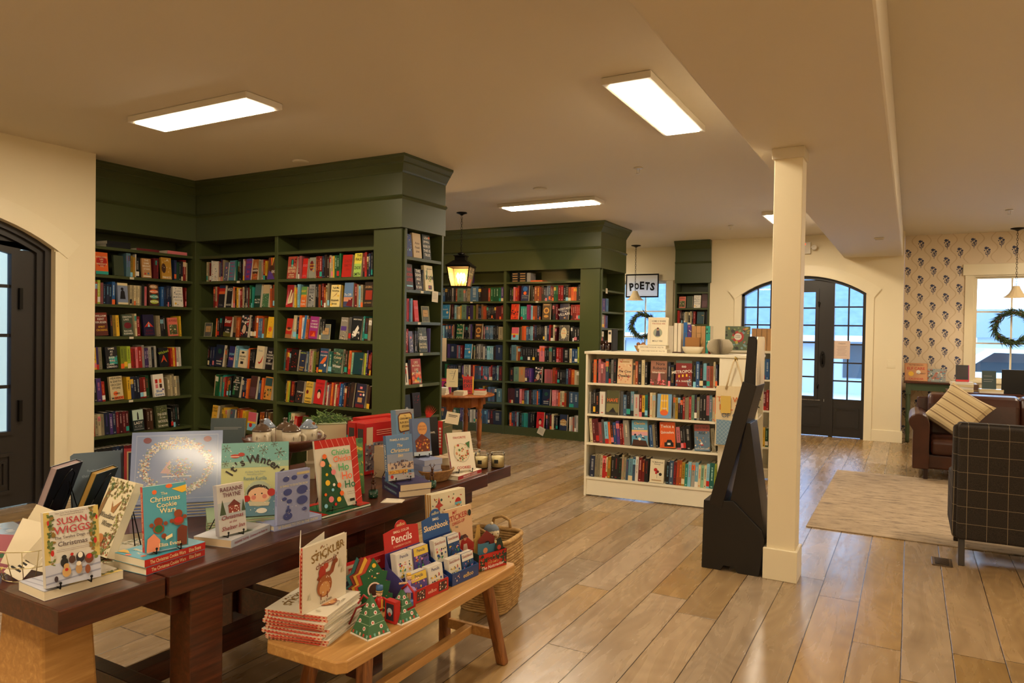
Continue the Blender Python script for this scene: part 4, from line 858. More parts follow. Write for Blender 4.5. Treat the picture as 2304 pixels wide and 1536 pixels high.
 'heiress': (.135, .235, .03, '#3c4434', [('N', 46, 4, .05, ['#6b6a3c', '#22281f', '#a08a5c'], 0, 0, 1, 1), ('T', 'THE', .3, .72, .07, 'W'), ('T', 'HEIRESS', .5, .57, .15, 'W', .95), ('T', 'RACHEL', .5, .33, .1, 'E'), ('T', 'HAWKINS', .5, .2, .1, 'E')], 'leafy dark cover with white title'),
 'swim': (.06, .2, .02, '#ddd6c4', [('C', .5, .6, .15, 'R', .5), ('B', .4, .1, .6, .5, 'K'), ('B', .1, .8, .9, .86, 'R')], 'pale cover with a small figure'),
 'mother': (.15, .235, .03, '#a33a22', [('N', 16, 6, .14, 'OTY', 0, 0, 1, .5)] + ttl(['LIKE', 'MOTHER,', 'LIKE', 'MOTHER'], 'E', .86, .1, .145) + [('T', 'SUSAN RIEGER', .5, .08, .07, 'E')], 'rust red cover with cream stacked title'),
 'dark': (.1, .22, .03, '#13202a', [('C', .4, .4, .2, 'S')], 'dark cover low on the end shelf'),
 'flame': (.12, .23, .03, '#150d0c', [('N', 12, 2, .04, 'R', .1, .5, .9, .9)], 'black cover with red specks'),
 # white bookcase
 'cave': (.14, .235, .03, '#d8b48a', [('N', 40, 2, .06, ['#c8604a', '#e2c9a0'], .04, .04, .96, .96), ('B', .15, .8, .85, .95, '#d8c19a'), ('B', .18, .85, .8, .9, 'A'), ('T', 'The Cave', .5, .5, .1, 'K', .85, 0, .3), ('T', 'Dwellers', .5, .32, .11, 'K', .85, 0, .3)], 'peach patterned cover with black script title'),
 'nora': (.15, .225, .035, '#6e4638', [('B', 0, .5, 1, 1, '#9c6a54'), ('N', 30, 2, .06, 'RPM', .03, .02, .97, .22), ('P', 'P', (.45, .2), (.65, .2), (.6, .5), (.5, .5)), ('T', 'Nora', .6, .88, .12, 'K'), ('T', 'Roberts', .55, .7, .12, 'K'), ('T', 'Inheritance', .5, .53, .08, 'W')], 'dusky brown cover with pink flowers'),
 'metro': (.145, .235, .035, '#7c1a16', [('B', 0, .9, 1, 1, '#5f7464'), ('N', 20, 7, .05, 'UCS', .75, 0, 1, .4), ('N', 8, 5, .05, 'US', 0, 0, .2, .3), ('T', '000', .5, .76, .12, 'W'), ('T', 'METROPOLIS', .5, .57, .12, 'W', .92, .1), ('B', .18, .34, .26, .44, 'Y'), ('B', .4, .36, .5, .46, 'Y'), ('B', .64, .38, .74, .48, 'Y'), ('T', 'B. A. SHAPIRO', .5, .2, .07, 'W')], 'red building cover with white title'),
 'have': (.12, .23, .03, '#4c4c28', [('B', 0, .0, 1, .45, '#7a7440'), ('P', 'K', (.2, .1), (.8, .1), (.55, .3)), ('B', 0, 0, 1, .1, '#3c3a2a'), ('T', 'HAVE', .5, .6, .15, 'O')], 'olive landscape cover with orange title'),
 'dogs': (.13, .22, .03, '#6f9cc4', [('P', 'Y', (.2, .25), (.8, .25), (.75, .98), (.25, .98)), ('B', .38, .25, .44, .98, 'A'), ('B', .56, .25, .62, .98, 'A'), ('C', .5, .22, .28, 'O', .2), ('T', 'BLACK', .5, .72, .06, 'W'), ('T', 'CAKE', .5, .4, .06, 'W')], 'blue cover with a tall golden shape'),
 'chairs': (.15, .235, .035, '#5f9cba', [('B', 0, .4, 1, .62, '#d8a0a4'), ('B', 0, .55, 1, .62, '#e2b87a'), ('P', 'D', (0, 0), (1, 0), (.9, .2), (.1, .25)), ('N', 8, 3, .1, 'NWU', .1, .2, .9, .45), ('T', 'Christie', .5, .88, .1, 'Y'), ('T', 'The Beach', .45, .68, .07, 'W')], 'seaside sunset cover with deck chairs'),
 'quince': (.14, .235, .035, '#d5591c', [('B', .3, .05, .9, .22, 'K'), ('P', 'K', (.4, .2), (.5, .32), (.75, .32), (.85, .2)), ('B', .5, .12, .7, .2, 'W'), ('T', 'Twice a', .5, .84, .12, 'W'), ('T', 'Quinceañera', .5, .6, .12, 'W'), ('P', 'O', (0, .1), (.2, .4), (.15, .1))], 'bright orange cover with a black car'),
 'ship': (.135, .235, .03, '#5a7488', [('B', 0, .75, 1, 1, '#8a3e34'), ('N', 34, 11, .07, 'SUWA', .02, .1, .98, .75), ('T', 'DEEP IS THE SEA', .5, .88, .1, 'K'), ('T', 'RISE', .5, .68, .1, 'K'), ('C', .5, .22, .1, 'R', .04), ('T', 'RUTH CANTO LANE', .5, .08, .06, 'W')], 'blue and red cover of a swirling sea'),
 'multi': (.13, .215, .03, '#ddd2b4', [('C', .4, .55, .13, 'R'), ('C', .55, .48, .1, 'M'), ('C', .45, .42, .08, 'R'), ('B', .5, .2, .52, .42, 'S'), ('C', .75, .38, .11, 'K'), ('T', 'The Multicultural', .5, .88, .05, 'K'), ('T', 'American', .5, .8, .05, 'K'), ('B', .15, .1, .85, .13, 'A')], 'cream cover with a dark red flower'),
 # far case
 'fear': (.12, .23, .03, '#0f5a3a', [('N', 14, 3, .06, 'E', 0, .86, 1, 1), ('N', 14, 5, .06, 'E', 0, 0, 1, .14), ('T', 'FEAR', .5, .62, .13, 'E'), ('T', 'THE', .5, .5, .06, 'E'), ('T', 'FLAMES', .5, .38, .12, 'E')], 'dark green cover with cream title'),
 'wing': (.12, .23, .03, '#26304a', [('C', .5, .5, .42, '#a87a40'), ('T', 'FOURTH', .5, .56, .11, 'E'), ('T', 'WING', .5, .38, .15, 'E')], 'blue and gold cover with a round sky'),
 'redx': (.13, .235, .03, '#d23a1c', [('N', 20, 7, .13, 'KOM', .05, .05, .95, .95)], 'fiery orange cover with black beasts'),
 'crown': (.13, .23, .03, '#1e2a50', [('C', .5, .78, .3, 'B'), ('C', .5, .5, .2, 'O'), ('T', 'CROWN', .5, .34, .1, 'S'), ('T', 'RIVERS', .5, .2, .1, 'S')], 'navy cover with a blue moon'),
 'book2': (.13, .23, .03, '#2c80b4', [('C', .7, .45, .16, 'E'), ('T', 'IT', .5, .86, .08, 'C'), ('T', 'ISLAND', .4, .66, .09, 'W'), ('T', 'SECRET', .5, .15, .1, 'C')], 'bright blue cover with a pale moon'),
 'villain': (.14, .235, .03, '#3a3444', [('T', 'ASSISTANT', .5, .68, .13, 'W', .9, .15), ('T', 'TO THE', .5, .52, .07, 'W'), ('T', 'VILLAIN', .5, .34, .16, 'W', .9, .15), ('C', .6, .12, .1, 'A')], 'grey cover with slanted white title'),
 'gold2': (.13, .24, .03, '#4a3420', [('C', .5, .55, .36, '#c08a3c'), ('C', .5, .55, .2, '#6a4020'), ('C', .5, .2, .3, '#c08a3c', .15), ('B', .1, .88, .9, .95, 'A')], 'brown cover with gold coils'),
 'oval': (.15, .23, .03, '#5a554c', [('N', 36, 4, .05, 'ES', 0, 0, 1, 1), ('C', .5, .5, .32, 'E', .55), ('T', 'THE', .5, .66, .06, 'O'), ('T', 'BOOK', .5, .48, .07, 'O')], 'patterned grey cover with a cream oval'),
}
GB = 'books on the green shelves'
def put(rows, T, x0, x1, zs, where, seed=0, leans=None, bulk=(), **k):
    names = ['top row', 'second row', 'third row', 'fourth row', 'fifth row', 'sixth row', 'seventh row']
    for i, (r, z) in enumerate(zip(rows, zs)):
        if r: row_books(r, T, x0, x1, z, f"{names[i]}, {where}", None, FW, lean=D(leans[i]) if leans else 0, seed=seed + i * 7, single=st if (bulk is True or i in bulk) else None, **k)
st = G()
put(['_70 #singer R14 Pr18 Pr14 #pepper #flower Ry18 Ry18 Rw26 Nc16 Kc14 Dk18 Dw26 Ee24 E18 Yr14 Gw26 Gw26 Gk18 #zadie #fraud Rw20 Rk20 Ky22 Nw20 K14 _20',
     '_60 #hands Y16 Y16 C18 C10 #every #wave K18 K14 Ok22 Kr14 Rw16 Oy18 Ey20 E20 #tell Yk10 #cliffs Rw30 Er14 Cn18 Ek22 #anima',
     '_60 #bowl Ee38 Nw24 Oy28 Wb22 #bluebk Ok26 #margo Kw26 K34 _35 _120 #city S26 #horse T16 Db34 Ek30 _15',
     '_45 Tr20 Ry20 Rk22 Kw16 #ring #rejec Uw20 Ek14 Pe28 E12 Lk26 Ky22 Ky20 #bird Te38 #colony G15 D30 Ge14 Ok24 Hk20 #dteal Ly24 V18 Ry20 Rw15 _10',
     '_60 Kw16 Yk20 Lk16 Kr14 Ry35 Ko14 #coll #descend #redw Rw16 We16 Pv22 Oy24 Rg20 Ek16 Rw22 Rk16 Bw28 Nw20 Or20 Kr30 #ghost #desk Dk28 _15',
     '_60 Gw20 Ek25 Rw22 #oliv2 Ky22*4 _10 Pv22*2 _10 Kw26 Nw22 Rw24 Ek20 Tw22 Kw24*2 _40'],
    T1, -5.61, -4.385, ZS[1:7], 'right bay, corner bookcase', 1, (0, 0, 5, 5, 6, 3), bulk=(5,))
put(['_75 En20 En20 Rk30 Ws14 #zodiac Rw14 Sv18 Vs18 Ry16 Ek14 #blond #martyr Tk20 Gk10 Ky24 Kw24 Kr22 Ws16 Pv16 #lola #house Eg34 Wo28 Ry24 Yk24 #rays',
     '_165 Rw20 Ek18 Rn14 #sunset #wild Ot26 Ky20 Yk22 Wr12 Ry16 Rw18 Ek20 Kw16 Kr14 Sw20 Rk14 Gw20 Gk14 Tk16 #shore #dots Ok18 Ok18 On18 Ew14',
     '_170 Ow14 Kw24 Ks20 Kr14 #bear Ak28 Oe16*2 #jodi Kw18 Kr24 Ok18 Oy16 Uw22*2 Or20 Yk20 #yellow',
     '_75 Kw16 Kr20 Nw16 Nv16 N20 #power Ek18 Kw14 #dream Cw30 #well Oy20 Kw24 Ks18 Kw20 #fox #witch',
     '_155 Er14 Gl30 Gk20 Ek14 Tk18 Te14 Ro16*2 Oy20 Gk12 Kw12 #hugo Nw14*3 Oy24 #brown Bw22 Oy24 #town',
     '_90 #lines Ek20 Yk16*3 Ek14 #blob Oy24 Or14*2 Yk24 #beach Oy20*2 Dw30 Ao24 _30'],
    T1, -6.83, -5.67, ZS[1:7], 'middle bay, corner bookcase', 2, (0, 0, 4, 5, 6, 4), bulk=(5,))
put(['_90 #fife #olive Cv16*2 Yk18 Yr16 Wk8 Kw24 #same Mk14*2 Mr14 #gold Nv20 Gk22 Kw18 Kv14 Rw24 Ek10 _30',
     '_10 Tw22*3 Ov18*3 Lw20 Pk20 Nc20*3 Bw22 #greyw Ek14*6 Kg20 Pr18 #real Bw22 Nb20 Nw12*3 #news Rw10 _35',
     'Pv16 Ok24 Bw24 Dk20 #krueg Ko16 Yk24*2 #lake Ek14 Rw24 #kwan Ek16*2 Ks22 Kw18 #fools Yk14 _70',
     '_10 Ck24 Rw16 Bw24 Yk20*2 Vk18 Ek22 #ever Lk24*3 Rk18*2 Pk16 Rw30 Wr18 Vw16 Vw14 Wk24 Kc18 Wk16 #wick Ry18 Yr18 Rv12 We18*2 _70',
     'Sw14*2 Gk22 Cy20 Kw18*2 Vp28 Ry18 #heaven Yk22 Nw20*3 Rk20 Rw18 Gr22 #sisters Ew20 Ek12 Es14 Ek18*2 _70',
     'Rk16 Rt20*2 Wr26 Ow20 Ek20*3 Nv34 Vw20 Nw22 Mw20*4 #flyer Dw22*2 #woods Kw18 Ks16 Kt16 Kw16 _70',
     'Kw20 Mw22 Kr24 Dw20 Kw22*4 Nw20*3 Mk22*3 Kw20*4 Dk22*4 Kw24*6'],
    TW, 3.90, 5.112, ZS[1:8], 'left wing, corner bookcase', 3, (0, 0, -4, -4, -5, -4, 0), bulk=True)
# end cap
put(['_10 #night #frank #jewell _120', '#five #rain K12 #doom _60', '_15 Rw20 Rk18 Uk16 Cb16 #pepper _200', '_10 Sk18 Rw20*2 #blond Kw16*4 #heiress Vk18*2 _120', '_5 #swim Kr14*2 #mother _220', '_5 #dark #flame _200'],
    TE, 5.22, 5.77, [2.235, 1.935, 1.64, 1.35, 1.055, .74], 'end bookcase', 4, bulk=True)

# top shelf stacks lying flat
for i, (T, x, z, yaw, c, w, h, t, lb) in enumerate([
    (TW, 4.30, 2.33, 180, 'K', .17, .25, .032, 'black book with pale pages lying lowest on top shelf of left wing'),
    (TW, 4.30, 2.362, 183, 'K', .17, .25, .032, 'black book lying on another on top shelf of left wing'),
    (TW, 4.62, 2.33, 176, 'M', .17, .24, .026, 'maroon book lying flat on top shelf of left wing, in the middle'),
    (TW, 4.95, 2.33, 180, 'P', .17, .24, .018, 'salmon book lying flat on top shelf at the corner, lowest'),
    (TW, 4.95, 2.348, 182, 'P', .17, .24, .018, 'salmon book lying on its twin on top shelf at the corner')]):
    o = cover_book('book', w, h, t, c, (), split=False, label=lb, spt=None)
    o.matrix_world = T @ TR(x, .12, z + t + .0003) @ Matrix.Rotation(D(yaw - 90), 4, 'Z') @ Matrix.Rotation(-PI / 2, 4, 'X') @ TR(0, 0, -h / 2)

# far run: too many to single out; the covers that face out stay things
FN = dict(zip([2.018, 1.74, 1.431, 1.12, .805, .475, .127], ['top row', 'second row', 'third row', 'fourth row', 'fifth row', 'sixth row', 'bottom row']))
pal = ['Bw22*2 Ks22*3 Sw20 Ks20 Ow16 Hk60 Sw20*2 Ek30 Uw80 Kw24 Dk70 Ow20 Gw26*3 Gk22 Vw22',
       '#book2 Mw24 Kw16 Cw24 Ek22*2 Yk14 Hk60 Vk22 Kw22 Vk40 Lk14 _20 Ak22 Nw20*2 Ar20 Or20*2 Kw18*6 Mk20*3 Rw24',
       'Ok20 Nw16 Cw22 Ub20 Uw24 Nw20*3 Pk16 Ak18 Ks14 #fear Kw24 Kk20 Kw24 Sw18 Vk20 Ks20 #gold2 Pw20 Uw18*6 Kw24 Ks20 Kw24 Ek60',
       '_90 Vk30 Nw60 Nk24 Pk20 Uw20 Mw26 #book2 Ek16 Kw14 Sw26*3 Ws22 Uw24 Cw30 Cw20*2 Dk26 Nw80',
       '_60 Gk30 Mw22 Nw24*4 Kw60 Vw20 We20*4 Mr28 Or20 Ur18*4 Rk18 Uw18*4 Pk20 Rk18 Nw18*3 Cw18 Mr40',
       '_200 Nc30 _200 Kw22 Cw22*2 Yk20 Dk40 Ur24*3 Kk20 Cw60',
       'Sk24 Ky30 Dk40 Yk20 _30 Gy24*4 Vw20*2 Nw24*3 Ws22*3 Kp22 Pk20 Un20 Ub18*4 Vw20 Mr40 Nw90']
for r, z in zip(pal, [2.018, 1.74, 1.431, 1.12, .805, .475, .127]): row_books(r, T3, -6.60, -5.44, z, FN[z] + ', far bookcase left bay', None, FW, single=st, seed=31)
pal = ['_20 Kw22 Kl22 Pg20 Ry26 Ro16 #crown Ks18 Kw20 Ow26 Oy26 Rk22 Kr24 Nw18*2 Uw18*2 Mw18*2 Gw22*2 Rw28*2 Kw26*2 Or28*3 Kg22 Kw18',
       '_20 #redx Tw24*3 Fk24*2 Cb12*2 Ok24*2 Nw24 Kk14 #gold2 Kr18*2 Mw22 #villain Rw20*5',
       '_30 #beach Ak16 Or24*2 Uw24*2 Cw16*2 Mw16 Ns22 Kw16*3 Ks22*2 We24 Nw24 Rk18 Kr26 Ek20 Ms20 #oval Ks16*2 Kw30*2',
       '_30 Kw14 Ck50 Ak14 Ok24 Ks24*4 Kw22*4 Pv50 Kw20*2 Ek28 Kw40 Rw24*2 Mk14 Kw60 Ek20 Bw26*2 Lw16',
       '_30 Ko40 Hn50 Ao60 Vp22*3 #jodi Pr18*4 Or28 Rk18 Kw22*2 Ks18*2 Uw22 Rc26 Oy30 Es20 Ek20',
       '_20 Mk20*4 Nw55 Pw26 Rw26 Us18*2 Cw16 Mk26 Kw20 Us22*2 Oy16 Bw20 #power Pw22*3 Or20 Ek22*2 Ok24 Dk30 Uw50 Uw50',
       '_30 Kw14 Ow22 Nc20*2 Mc20 Cr20 Kk18 Kw18 Tb24*3 Nk24 Kw26*2 #redw Vw20 Ks24 Mr22 Ew24 Kw20*2 #wing Wo20*2 Ob16 Wn20*2']
for r, z in zip(pal, [2.018, 1.74, 1.431, 1.12, .805, .475, .127]): row_books(r, T3, -5.365, -4.165, z, FN[z] + ', far bookcase right bay', None, FW, single=st, seed=57, lean=0)
for r, z in zip(['', '_60 Vy90 _20 Uk70 _300', '_40 Ew80 Rw22 Vb80 _300', '_30 Kr22 Or20 Kk40 _400', '_30 Kw22*6 _300'], [2.18, 1.87, 1.63, 1.3, 1.0]):
    if r: row_books(r, TF, 9.48, 10.2, z, 'far end bookcase', None, FW, single=st, seed=91, hmin=.18, hmax=.205)
# stacks on the top shelves
for x, z, n, c in ((-6.2, 2.305, 4, 'V'), (-5.30, 2.305, 4, 'K'), (-5.17, 2.305, 4, 'K')):
    for k in range(n): st.box(x, x + .12, .03, .2, z + .001 + k * .036, z + k * .036 + .034, cov(c), T3).flat([(x + .015, z + k * .036 + .01), (x + .1, z + k * .036 + .01), (x + .1, z + k * .036 + .024), (x + .015, z + k * .036 + .024)], cov('A'), T3 @ TR(0, .0294, 0))
st.box(-5.04, -4.98, .03, .2, 2.306, 2.44, cov('S'), T3).box(-4.98, -4.78, .03, .2, 2.306, 2.325, cov('O'), T3)
bc = T = None
# back corner case
put(['_20 #fools _15 #olive _15 #news _10 #brown', 'Rk26 Mw22 Kw14 Kw16 Ws16 Ek14*3 Kw16 Ek22 Kw18 Rw26 #dteal Kk24'], TR(0, 12.0, 0), -3.49, -2.98, [2.0, 1.73], 'back corner bookcase', 5, bulk=True)
# ================================================================ cream bookcases in the middle of the floor
TB = TR(-2.716, 6.319, 0, rz=D(4.77))
def cream_case(label, T, wd, zs, depth, ztop, endcap=False):
    o = empty('bookcase', (0, 0, 0), 0, label, 'bookcase'); m = CREAMWOOD
    G().box(-.012, wd + (.32 if endcap else .012), -.012, depth, ztop - .024, ztop, m, T).build('top_board', o, bevel=.002)
    for a in (0, wd - .02): G().box(a, a + .02, 0, depth, 0, ztop - .024, m, T).build('side_panel', o, bevel=.001)
    G().box(.02, wd - .02, .27, .282, .1, ztop - .024, m, T).build('back_panel', o)
    for z in zs: G().box(.02, wd - .02, .004, .27, z - .02, z, m, T).build('shelf', o, bevel=.001)
    G().box(.02, wd - .02, .012, .03, .012, zs[-1] - .02, m, T).build('base_panel', o)
    if endcap:
        G().box(wd, wd + .31, .0, .02, 0, ztop - .024, m, T).build('end_panel', o, bevel=.001)
        g = G().box(wd, wd + .31, .52, .54, 0, ztop - .024, m, T)
        for k in range(26): g.disc(0, 0, .0028, mat('#3c3428'), T @ TR(wd + .255, .5194, .35 + k * .036), 6)
        g.build('side_panel', o)
        for z in (1.12, .83, .52, .24): G().box(wd, wd + .30, .02, .52, z - .018, z, m, T).build('shelf', o)
    return o
cream_case('waist-high cream bookcase with four rows of books in mid floor', TB, 1.262, [1.085, .787, .51, .182], .54, 1.385, True)
TB2 = TR(-2.62, 8.02, 0, rz=D(3))
cream_case('second cream bookcase standing behind the first, mostly hidden', TB2, 1.32, [1.083, .749, .35, .12], .4, 1.392)
put(['_20 Ko14 Ot26 Kr18 Pk20 Pw22 Pk20 Ul26 Kl20 Sk20 Kp26 #cave Ak16 Ow24 Kw30 Ek26 Kw22 _14 #nora Nw20 Ny30=LISA_SCOTTOLINE #metro Kl22 Bw28 Kr28 Ct26 Pk26 Ok26 Ek16 Nw16 _10',
     'Wk14 Ks20 Kw18 Ko32 Wr44 #have Sk22 Uw26 Ks30 Cp26 Wr42 Rw22 Yk22 Tk22 Kr16 Er20 Er22 #dogs Sk14 Yk20 Kp18 Kc18 Rw16 Ek28 Rw18 Hk22 Nr18 Eb20 Kw22 Kw26 Pk22 Cp20 Er20 Ok16 _6',
     'Ek24 Mw26 Mk26 Pr28 Sk20 Cn30 Oy20 Ko22 Bo24 Vo26 Rw20 Rw14 We46 #chairs Bw28 Ek20 Kw18 #quince Pk30 Kw20 Ks18 Kw40 _10 #ship Ek28 _10',
     '_14 Nw38 Ek20 Ek26 Ek18 Rk28 Ek12 Yo28 Kw26 Kr34 Kg26 Er18 Ek18 Ur18 Cn34 Uk22 Wk24 Rw26 Ry22 Kr30 #multi Kc24 Uw32 Mr22 Or20 Oy20 Yk24 Tw22 Cr24 Wk28 Cw24 Er20 Hk22 Ek18 Cs22 Tw34 Lk16'],
    TB, .03, 1.235, [1.085, .787, .51, .182], 'mid-floor cream bookcase', 21, (0, 0, -5, 2))
put(['_700 Yr24 Or22 Cb22 Rw20 Kr24 Ok20 Yr20 Cb24 Bw30', '_700 Sk14 Rw26*3 Kr20 Rw26*2 Mw26*2 Rw20', '_740 Hk20 Or20 Yg22 Hk24 Ow22 Lk24 Ow20 Yk20 Gw22'], TB2, .03, 1.29, [1.083, .749, .35], 'rear cream bookcase', 23, bulk=True)
tag(st.build('packed_books'), 'the rest of the shelved books: left wing, far bookcase and low shelves', 'books', kind='stuff')
g = G(); rr = random.Random(4)
for k in range(70):
    x, y, z = rr.uniform(-.12, .05), rr.uniform(-.1, .1), rr.uniform(0, .15); a = rr.uniform(0, 6.3); s = rr.uniform(.015, .03)
    g.add([(x, y, z), (x + s * math.cos(a), y + s * math.sin(a), z + s * .5), (x + 1.6 * s * math.cos(a), y + 1.6 * s * math.sin(a), z - s * .3), (x + s * math.cos(a + .9), y + s * math.sin(a + .9), z - s * .1)], [(0, 1, 2, 3)], mat('#27342c', .7))
tag(g.build('dried_greenery', loc=tuple(TB @ Vector((1.50, .22, .835)))), 'bunch of dark dried greenery on the end shelf behind the black stand', 'greenery')

# ================================================================ dark draw-leaf table
o = empty('display_table', (-2.62, 2.45, 0), 0, 'long dark brown wooden table covered with holiday books', 'table')
def rel(x0, x1, y0, y1, z0, z1, m, bev=.004, nm='x'):
    return G().box(x0 + 2.62, x1 + 2.62, y0 - 2.45, y1 - 2.45, z0, z1, m).build(nm, o, bevel=bev)
rel(-3.17, -2.072, 1.468, 3.455, .688, .76, DARKWOOD, nm='tabletop')
rel(-3.16, -2.082, 1.13, 1.462, .69, .7595, DARKWOOD, nm='leaf'); rel(-3.16, -2.09, 3.461, 3.752, .694, .7595, DARKWOOD, nm='leaf')
for y in (1.56, 2.44):
    for x in (-3.06, -2.20): rel(x, x + .11, y, y + .13, .0, .688, DARKWOOD, nm='leg')
    rel(-2.95, -2.20, y + .03, y + .10, .12, .26, DARKWOOD, nm='stretcher')
rel(-2.66, -2.58, 1.66, 2.50, .15, .23, DARKWOOD, nm='stretcher')
rel(-3.0, -2.14, 1.52, 3.4, .60, .688, DARKWOOD, nm='apron')
# light wooden trestle stool pushed below the near end
o2 = empty('pedestal', (-2.52, 1.33, 0), D(0), 'pale tapered wooden stand pushed under the near end of the dark table', 'stand')
G().add([(-.17, -.1, 0), (.17, -.1, 0), (.17, .1, 0), (-.17, .1, 0), (-.12, -.08, .66), (.12, -.08, .66), (.12, .08, .66), (-.12, .08, .66)], [(3, 2, 1, 0), (4, 5, 6, 7), (0, 1, 5, 4), (1, 2, 6, 5), (2, 3, 7, 6), (3, 0, 4, 7)], PINE).build('body', o2, bevel=.01)
G().box(-.19, .19, -.11, .11, 0, .03, PINE).build('base', o2, bevel=.004)

# ================================================================ pine bench
o = empty('bench', (-1.815, 2.41, 0), 0, 'low honey pine bench with splayed legs in front of the dark table', 'bench')
G().prism([(-.185, -.60), (-.165, -.62), (.155, -.615), (.18, -.585), (.178, .58), (.165, .6), (-.16, .6), (-.185, .58)], .405, .45, PINE).build('seat', o, bevel=.006)
def slant(g, p, q, a, b, m):
    g.add([(p[0] - a, p[1] - b, p[2]), (p[0] + a, p[1] - b, p[2]), (p[0] + a, p[1] + b, p[2]), (p[0] - a, p[1] + b, p[2]), (q[0] - a, q[1] - b, q[2]), (q[0] + a, q[1] - b, q[2]), (q[0] + a, q[1] + b, q[2]), (q[0] - a, q[1] + b, q[2])],
          [(3, 2, 1, 0), (4, 5, 6, 7), (0, 1, 5, 4), (1, 2, 6, 5), (2, 3, 7, 6), (3, 0, 4, 7)], m); return g
for sx in (-1, 1):
    for sy in (-1, 1): slant(G(), (sx * .165, sy * .50, 0), (sx * .115, sy * .42, .405), .024, .024, PINELEG).build('leg', o, bevel=.01)
for sy in (-1, 1): slant(G(), (-.12, sy * .475, .14), (.12, sy * .475, .14), .02, .012, PINE); G().box(-.13, .13, sy * .475 - .012, sy * .475 + .012, .12, .165, PINE).build('stretcher', o, bevel=.003)
G().box(-.018, .018, -.46, .46, .125, .165, PINE).build('stretcher', o, bevel=.003)

# ================================================================ round wooden table with turned legs
o = empty('round_table', (-5.25, 7.95, 0), D(13), 'round orange pine table with turned legs under the lit lantern', 'table')
G().lathe([(.0, .70), (.47, .70), (.485, .708), (.485, .72), (.475, .727), (.0, .727)], TABLEWOOD, 48).build('tabletop', o)
G().box(-.29, .29, -.29, -.265, .57, .70, TABLEWOOD).box(-.29, .29, .265, .29, .57, .70, TABLEWOOD).box(-.29, -.265, -.29, .29, .57, .70, TABLEWOOD).box(.265, .29, -.29, .29, .57, .70, TABLEWOOD).build('apron', o)
lp = [(.018, 0), (.02, .03), (.032, .06), (.028, .09), (.02, .1), (.03, .13), (.036, .25), (.038, .38), (.026, .42), (.036, .45), (.036, .47), (.026, .49), (.034, .52), (.037, .54)]
for q in range(4):
    x, y = .30 * math.cos(q * PI / 2), .30 * math.sin(q * PI / 2)
    G().lathe(lp, TABLEWOOD, 16, TR(x, y, 0)).box(x - .037, x + .037, y - .037, y + .037, .54, .70, TABLEWOOD).build('leg', o)
def small_stack(x, y, z, yaw, items, w=.15, h=.22, what='on the round table'):
    for k, (c, t, lb) in enumerate(items):
        b = cover_book('book', w + .004 * (k % 2), h - .006 * (k % 3), t, c, (), label=lb, split=False); lie(b, x, y, z, yaw + 3 * (k % 3)); z += t + .0008
    return z
small_stack(-5.33, 7.68, .7275, 20, [('W', .03, 'white book lying lowest in left stack on round table'), ('S', .03, 'grey book in middle of left stack on round table'), ('W', .028, 'pale book on top of left stack, under the propped cover')])
small_stack(-5.08, 7.75, .7275, 15, [('E', .028, 'cream book at bottom of middle stack on round table'), ('E', .026, 'cream book on top of middle stack on round table')], .13, .2)
small_stack(-4.93, 7.99, .7275, 25, [('W', .03, 'white book at bottom of right stack on round table'), ('R', .03, 'book with red speckled cover topping the right stack on round table')])
small_stack(-5.48, 7.72, .7275, 10, [('P', .035, 'pale pink book lying at left on round table'), ('W', .035, 'white book on the pink one at left on round table')])
stand(cover_book('display_book', .15, .24, .02, 'E', [('T', 'THE', .5, .84, .04, 'S'), ('T', 'CREATIVE', .5, .74, .05, 'S'), ('T', 'ACT', .5, .62, .05, 'S'), ('P', 'K', (.55, .4), (.58, .4), (.8, .92), (.76, .92)), ('T', 'CALENDAR', .5, .3, .04, 'S')], label='cream cover with a thin black slash propped on the round table', split=True), -5.25, 7.80, .8165, 30, 6)
stand(cover_book('display_book', .14, .23, .025, 'R', [('T', 'FIRE', .5, .7, .2, 'K'), ('T', 'EXIT', .5, .45, .2, 'K'), ('T', 'FA', .6, .15, .12, 'K'), ('B', .9, 0, 1, 1, 'Y')], label='red cover with heavy black letters propped on the round table', split=True), -5.08, 7.93, .728, 32, 10)
stand(cover_book('display_book', .15, .19, .02, 'F', [('C', .5, .45, .2, 'K', .35), ('C', .5, .55, .12, '#c89a7c'), ('B', .1, .82, .9, .92, 'O')], label='pink cover with a dark haired figure on the round table', split=True), -5.42, 7.90, .728, 25, 8)
stand(cover_book('display_book', .1, .26, .02, 'K', [('B', .2, .2, .8, .9, 'D')], label='tall narrow dark cover standing at the back of round table', split=True), -5.40, 8.05, .728, 30, 4)
o = empty('paper_sign', (-6.0, 8.6, 1.28), D(15), 'small cream notice card hanging in front of the far shelves', 'sign')
G().box(-.09, .09, 0, .004, -.17, .17, mat('#dcc6a6', .8)).build('card', o); G().tube([(0, .002, .17), (0, .002, 1.84)], .0012, BLACKMETAL, 4).build('cord', o)

